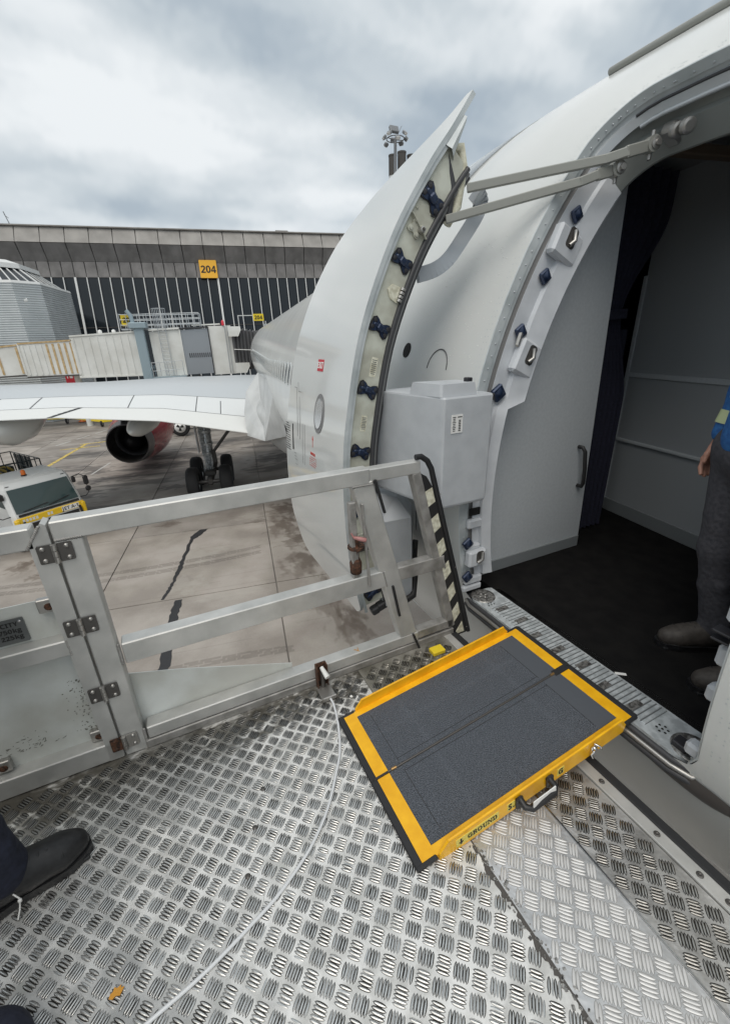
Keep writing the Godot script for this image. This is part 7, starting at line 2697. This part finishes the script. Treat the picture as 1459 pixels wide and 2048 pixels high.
func build_small_things():
	var st := S()
	var pts := []
	var raw := [Vector3(0.452, 0.012, -1.395), Vector3(0.455, 0.008, -1.35), Vector3(0.434, 0.0055, -1.25), Vector3(0.395, 0.0055, -1.136), Vector3(0.342, 0.0055, -1.048), Vector3(0.267, 0.0055, -0.943), Vector3(0.184, 0.0055, -0.863), Vector3(0.113, 0.0055, -0.815), Vector3(0.039, 0.0055, -0.775), Vector3(-0.04, 0.0055, -0.745), Vector3(-0.125, 0.0055, -0.715), Vector3(-0.201, 0.0055, -0.694), Vector3(-0.304, 0.0055, -0.672), Vector3(-0.5, 0.0055, -0.63), Vector3(-0.8, 0.0055, -0.60)]
	for k in 71: pts.append(catmull(raw, k / 70.0))
	tube(st, pts, 0.0052, 8)
	tag(ob("cable", st, M.cable), "thin white cable curving across the treadplate from the drop bolt", "cable")
	st = S()
	prism(st, [Vector2(-0.018, -0.006), Vector2(-0.010, -0.011), Vector2(-0.002, -0.007), Vector2(0.007, -0.011), Vector2(0.012, -0.004), Vector2(0.017, 0.003), Vector2(0.009, 0.004), Vector2(0.010, 0.010), Vector2(0.0, 0.007), Vector2(-0.006, 0.012), Vector2(-0.009, 0.004), Vector2(-0.015, 0.002)], Transform3D(Basis(Vector3(1, 0, 0), Vector3(0, 0, -1), Vector3(0, 1, 0)), Vector3(-0.366, 0.0035, -0.767)), 0.0, 0.0012)
	tag(ob("fallen_leaf", st, M.leaf), "orange brown leaf lying flat on the treadplate", "leaf")
	st = S()
	box(st, Vector3(1.585, 0.1235, -0.825), Vector3(0.014, 0.003, 0.045), Basis(Vector3.UP, 0.9), 0.001)
	tag(ob("paper_scrap", st, M.white), "small white paper scrap on the black cabin floor by the sill", "litter")
	st = S()
	box(st, Vector3(0.545, 0.0035, -1.36), Vector3(0.010, 0.004, 0.013), Basis(Vector3.UP, 0.5), 0.001)
	tag(ob("paper_scrap", st, M.white), "tiny white crumb on the deck beside the drop bolt", "litter")
	for q in [[0.085, -1.12, "in the middle of the deck by the rail"], [0.03, -1.0, "between the cable and the gate"], [-0.02, -0.87, "just left of the cable's bend"]]:
		st = S()
		lathe(st, Vector3(q[0], 0.0, q[1]), Vector3.UP, [[0.009, 0.0], [0.008, 0.002], [0.0, 0.0035]], 12)
		tag(ob("plug_screw", st, M.steel_dark), "dark round screw head %s" % q[2], "screw", "screw heads in the treadplate")
	st = S()
	tube(st, [Vector3(-0.625, 0.075, -1.085), Vector3(-0.612, 0.055, -1.078), Vector3(-0.617, 0.03, -1.066), Vector3(-0.625, 0.008, -1.055)], 0.0022, 6)
	lathe(st, Vector3(-0.612, 0.046, -1.074), Vector3(0, 1, 0), [[0.0, 0.0], [0.005, 0.003], [0.005, 0.011], [0.0, 0.013]], 8)
	tag(ob("lace_cord", st, M.white), "short white cord end hanging beside the black boot", "cord")
	st = S()
	for q in [[Vector3(0.64, 0.1025, -1.53), Vector3(0.655, 0.1035, -1.515)], [Vector3(0.655, 0.1035, -1.515), Vector3(0.66, 0.104, -1.535)], [Vector3(0.648, 0.103, -1.522), Vector3(0.658, 0.103, -1.508)]]: tube(st, [q[0], q[1]], 0.0015, 5)
	tag(ob("dry_twig", st, M.leaf), "small dry twig lying on top of the bottom rail", "twig")
	# yellow tread block beyond the rail and the yellow marker below it
	var yb := thing("yellow_step_block", "yellow block on the ledge between the striped board and the ramp", "block", Vector3(1.05, 0.0, -1.42))
	st = S()
	box(st, Vector3(1.055, 0.012, -1.425), Vector3(0.07, 0.022, 0.05), Basis(), 0.003)
	ob("block", st, M.sign_yellow, yb)
	# dark bundle at the bottom left
	var bg := thing("dark_bag", "dark navy rounded bag cut off by the bottom left corner", "bag", Vector3(-0.65, 0.0, -0.72))
	st = S()
	flesh([[Vector3(-0.78, 0.07, -0.76), 0.09, Vector3(-0.60, 0.06, -0.745), 0.08], [Vector3(-0.74, 0.05, -0.68), 0.08, Vector3(-0.53, 0.045, -0.675), 0.065]], 0.012, 0.04, st)
	ob("cloth", st, M.navy, bg)
	st = S()
	tube(st, [Vector3(-0.74, 0.155, -0.76), Vector3(-0.62, 0.14, -0.765), Vector3(-0.54, 0.09, -0.75)], 0.006, 6)
	ob("seam", st, M.black_trim, bg)
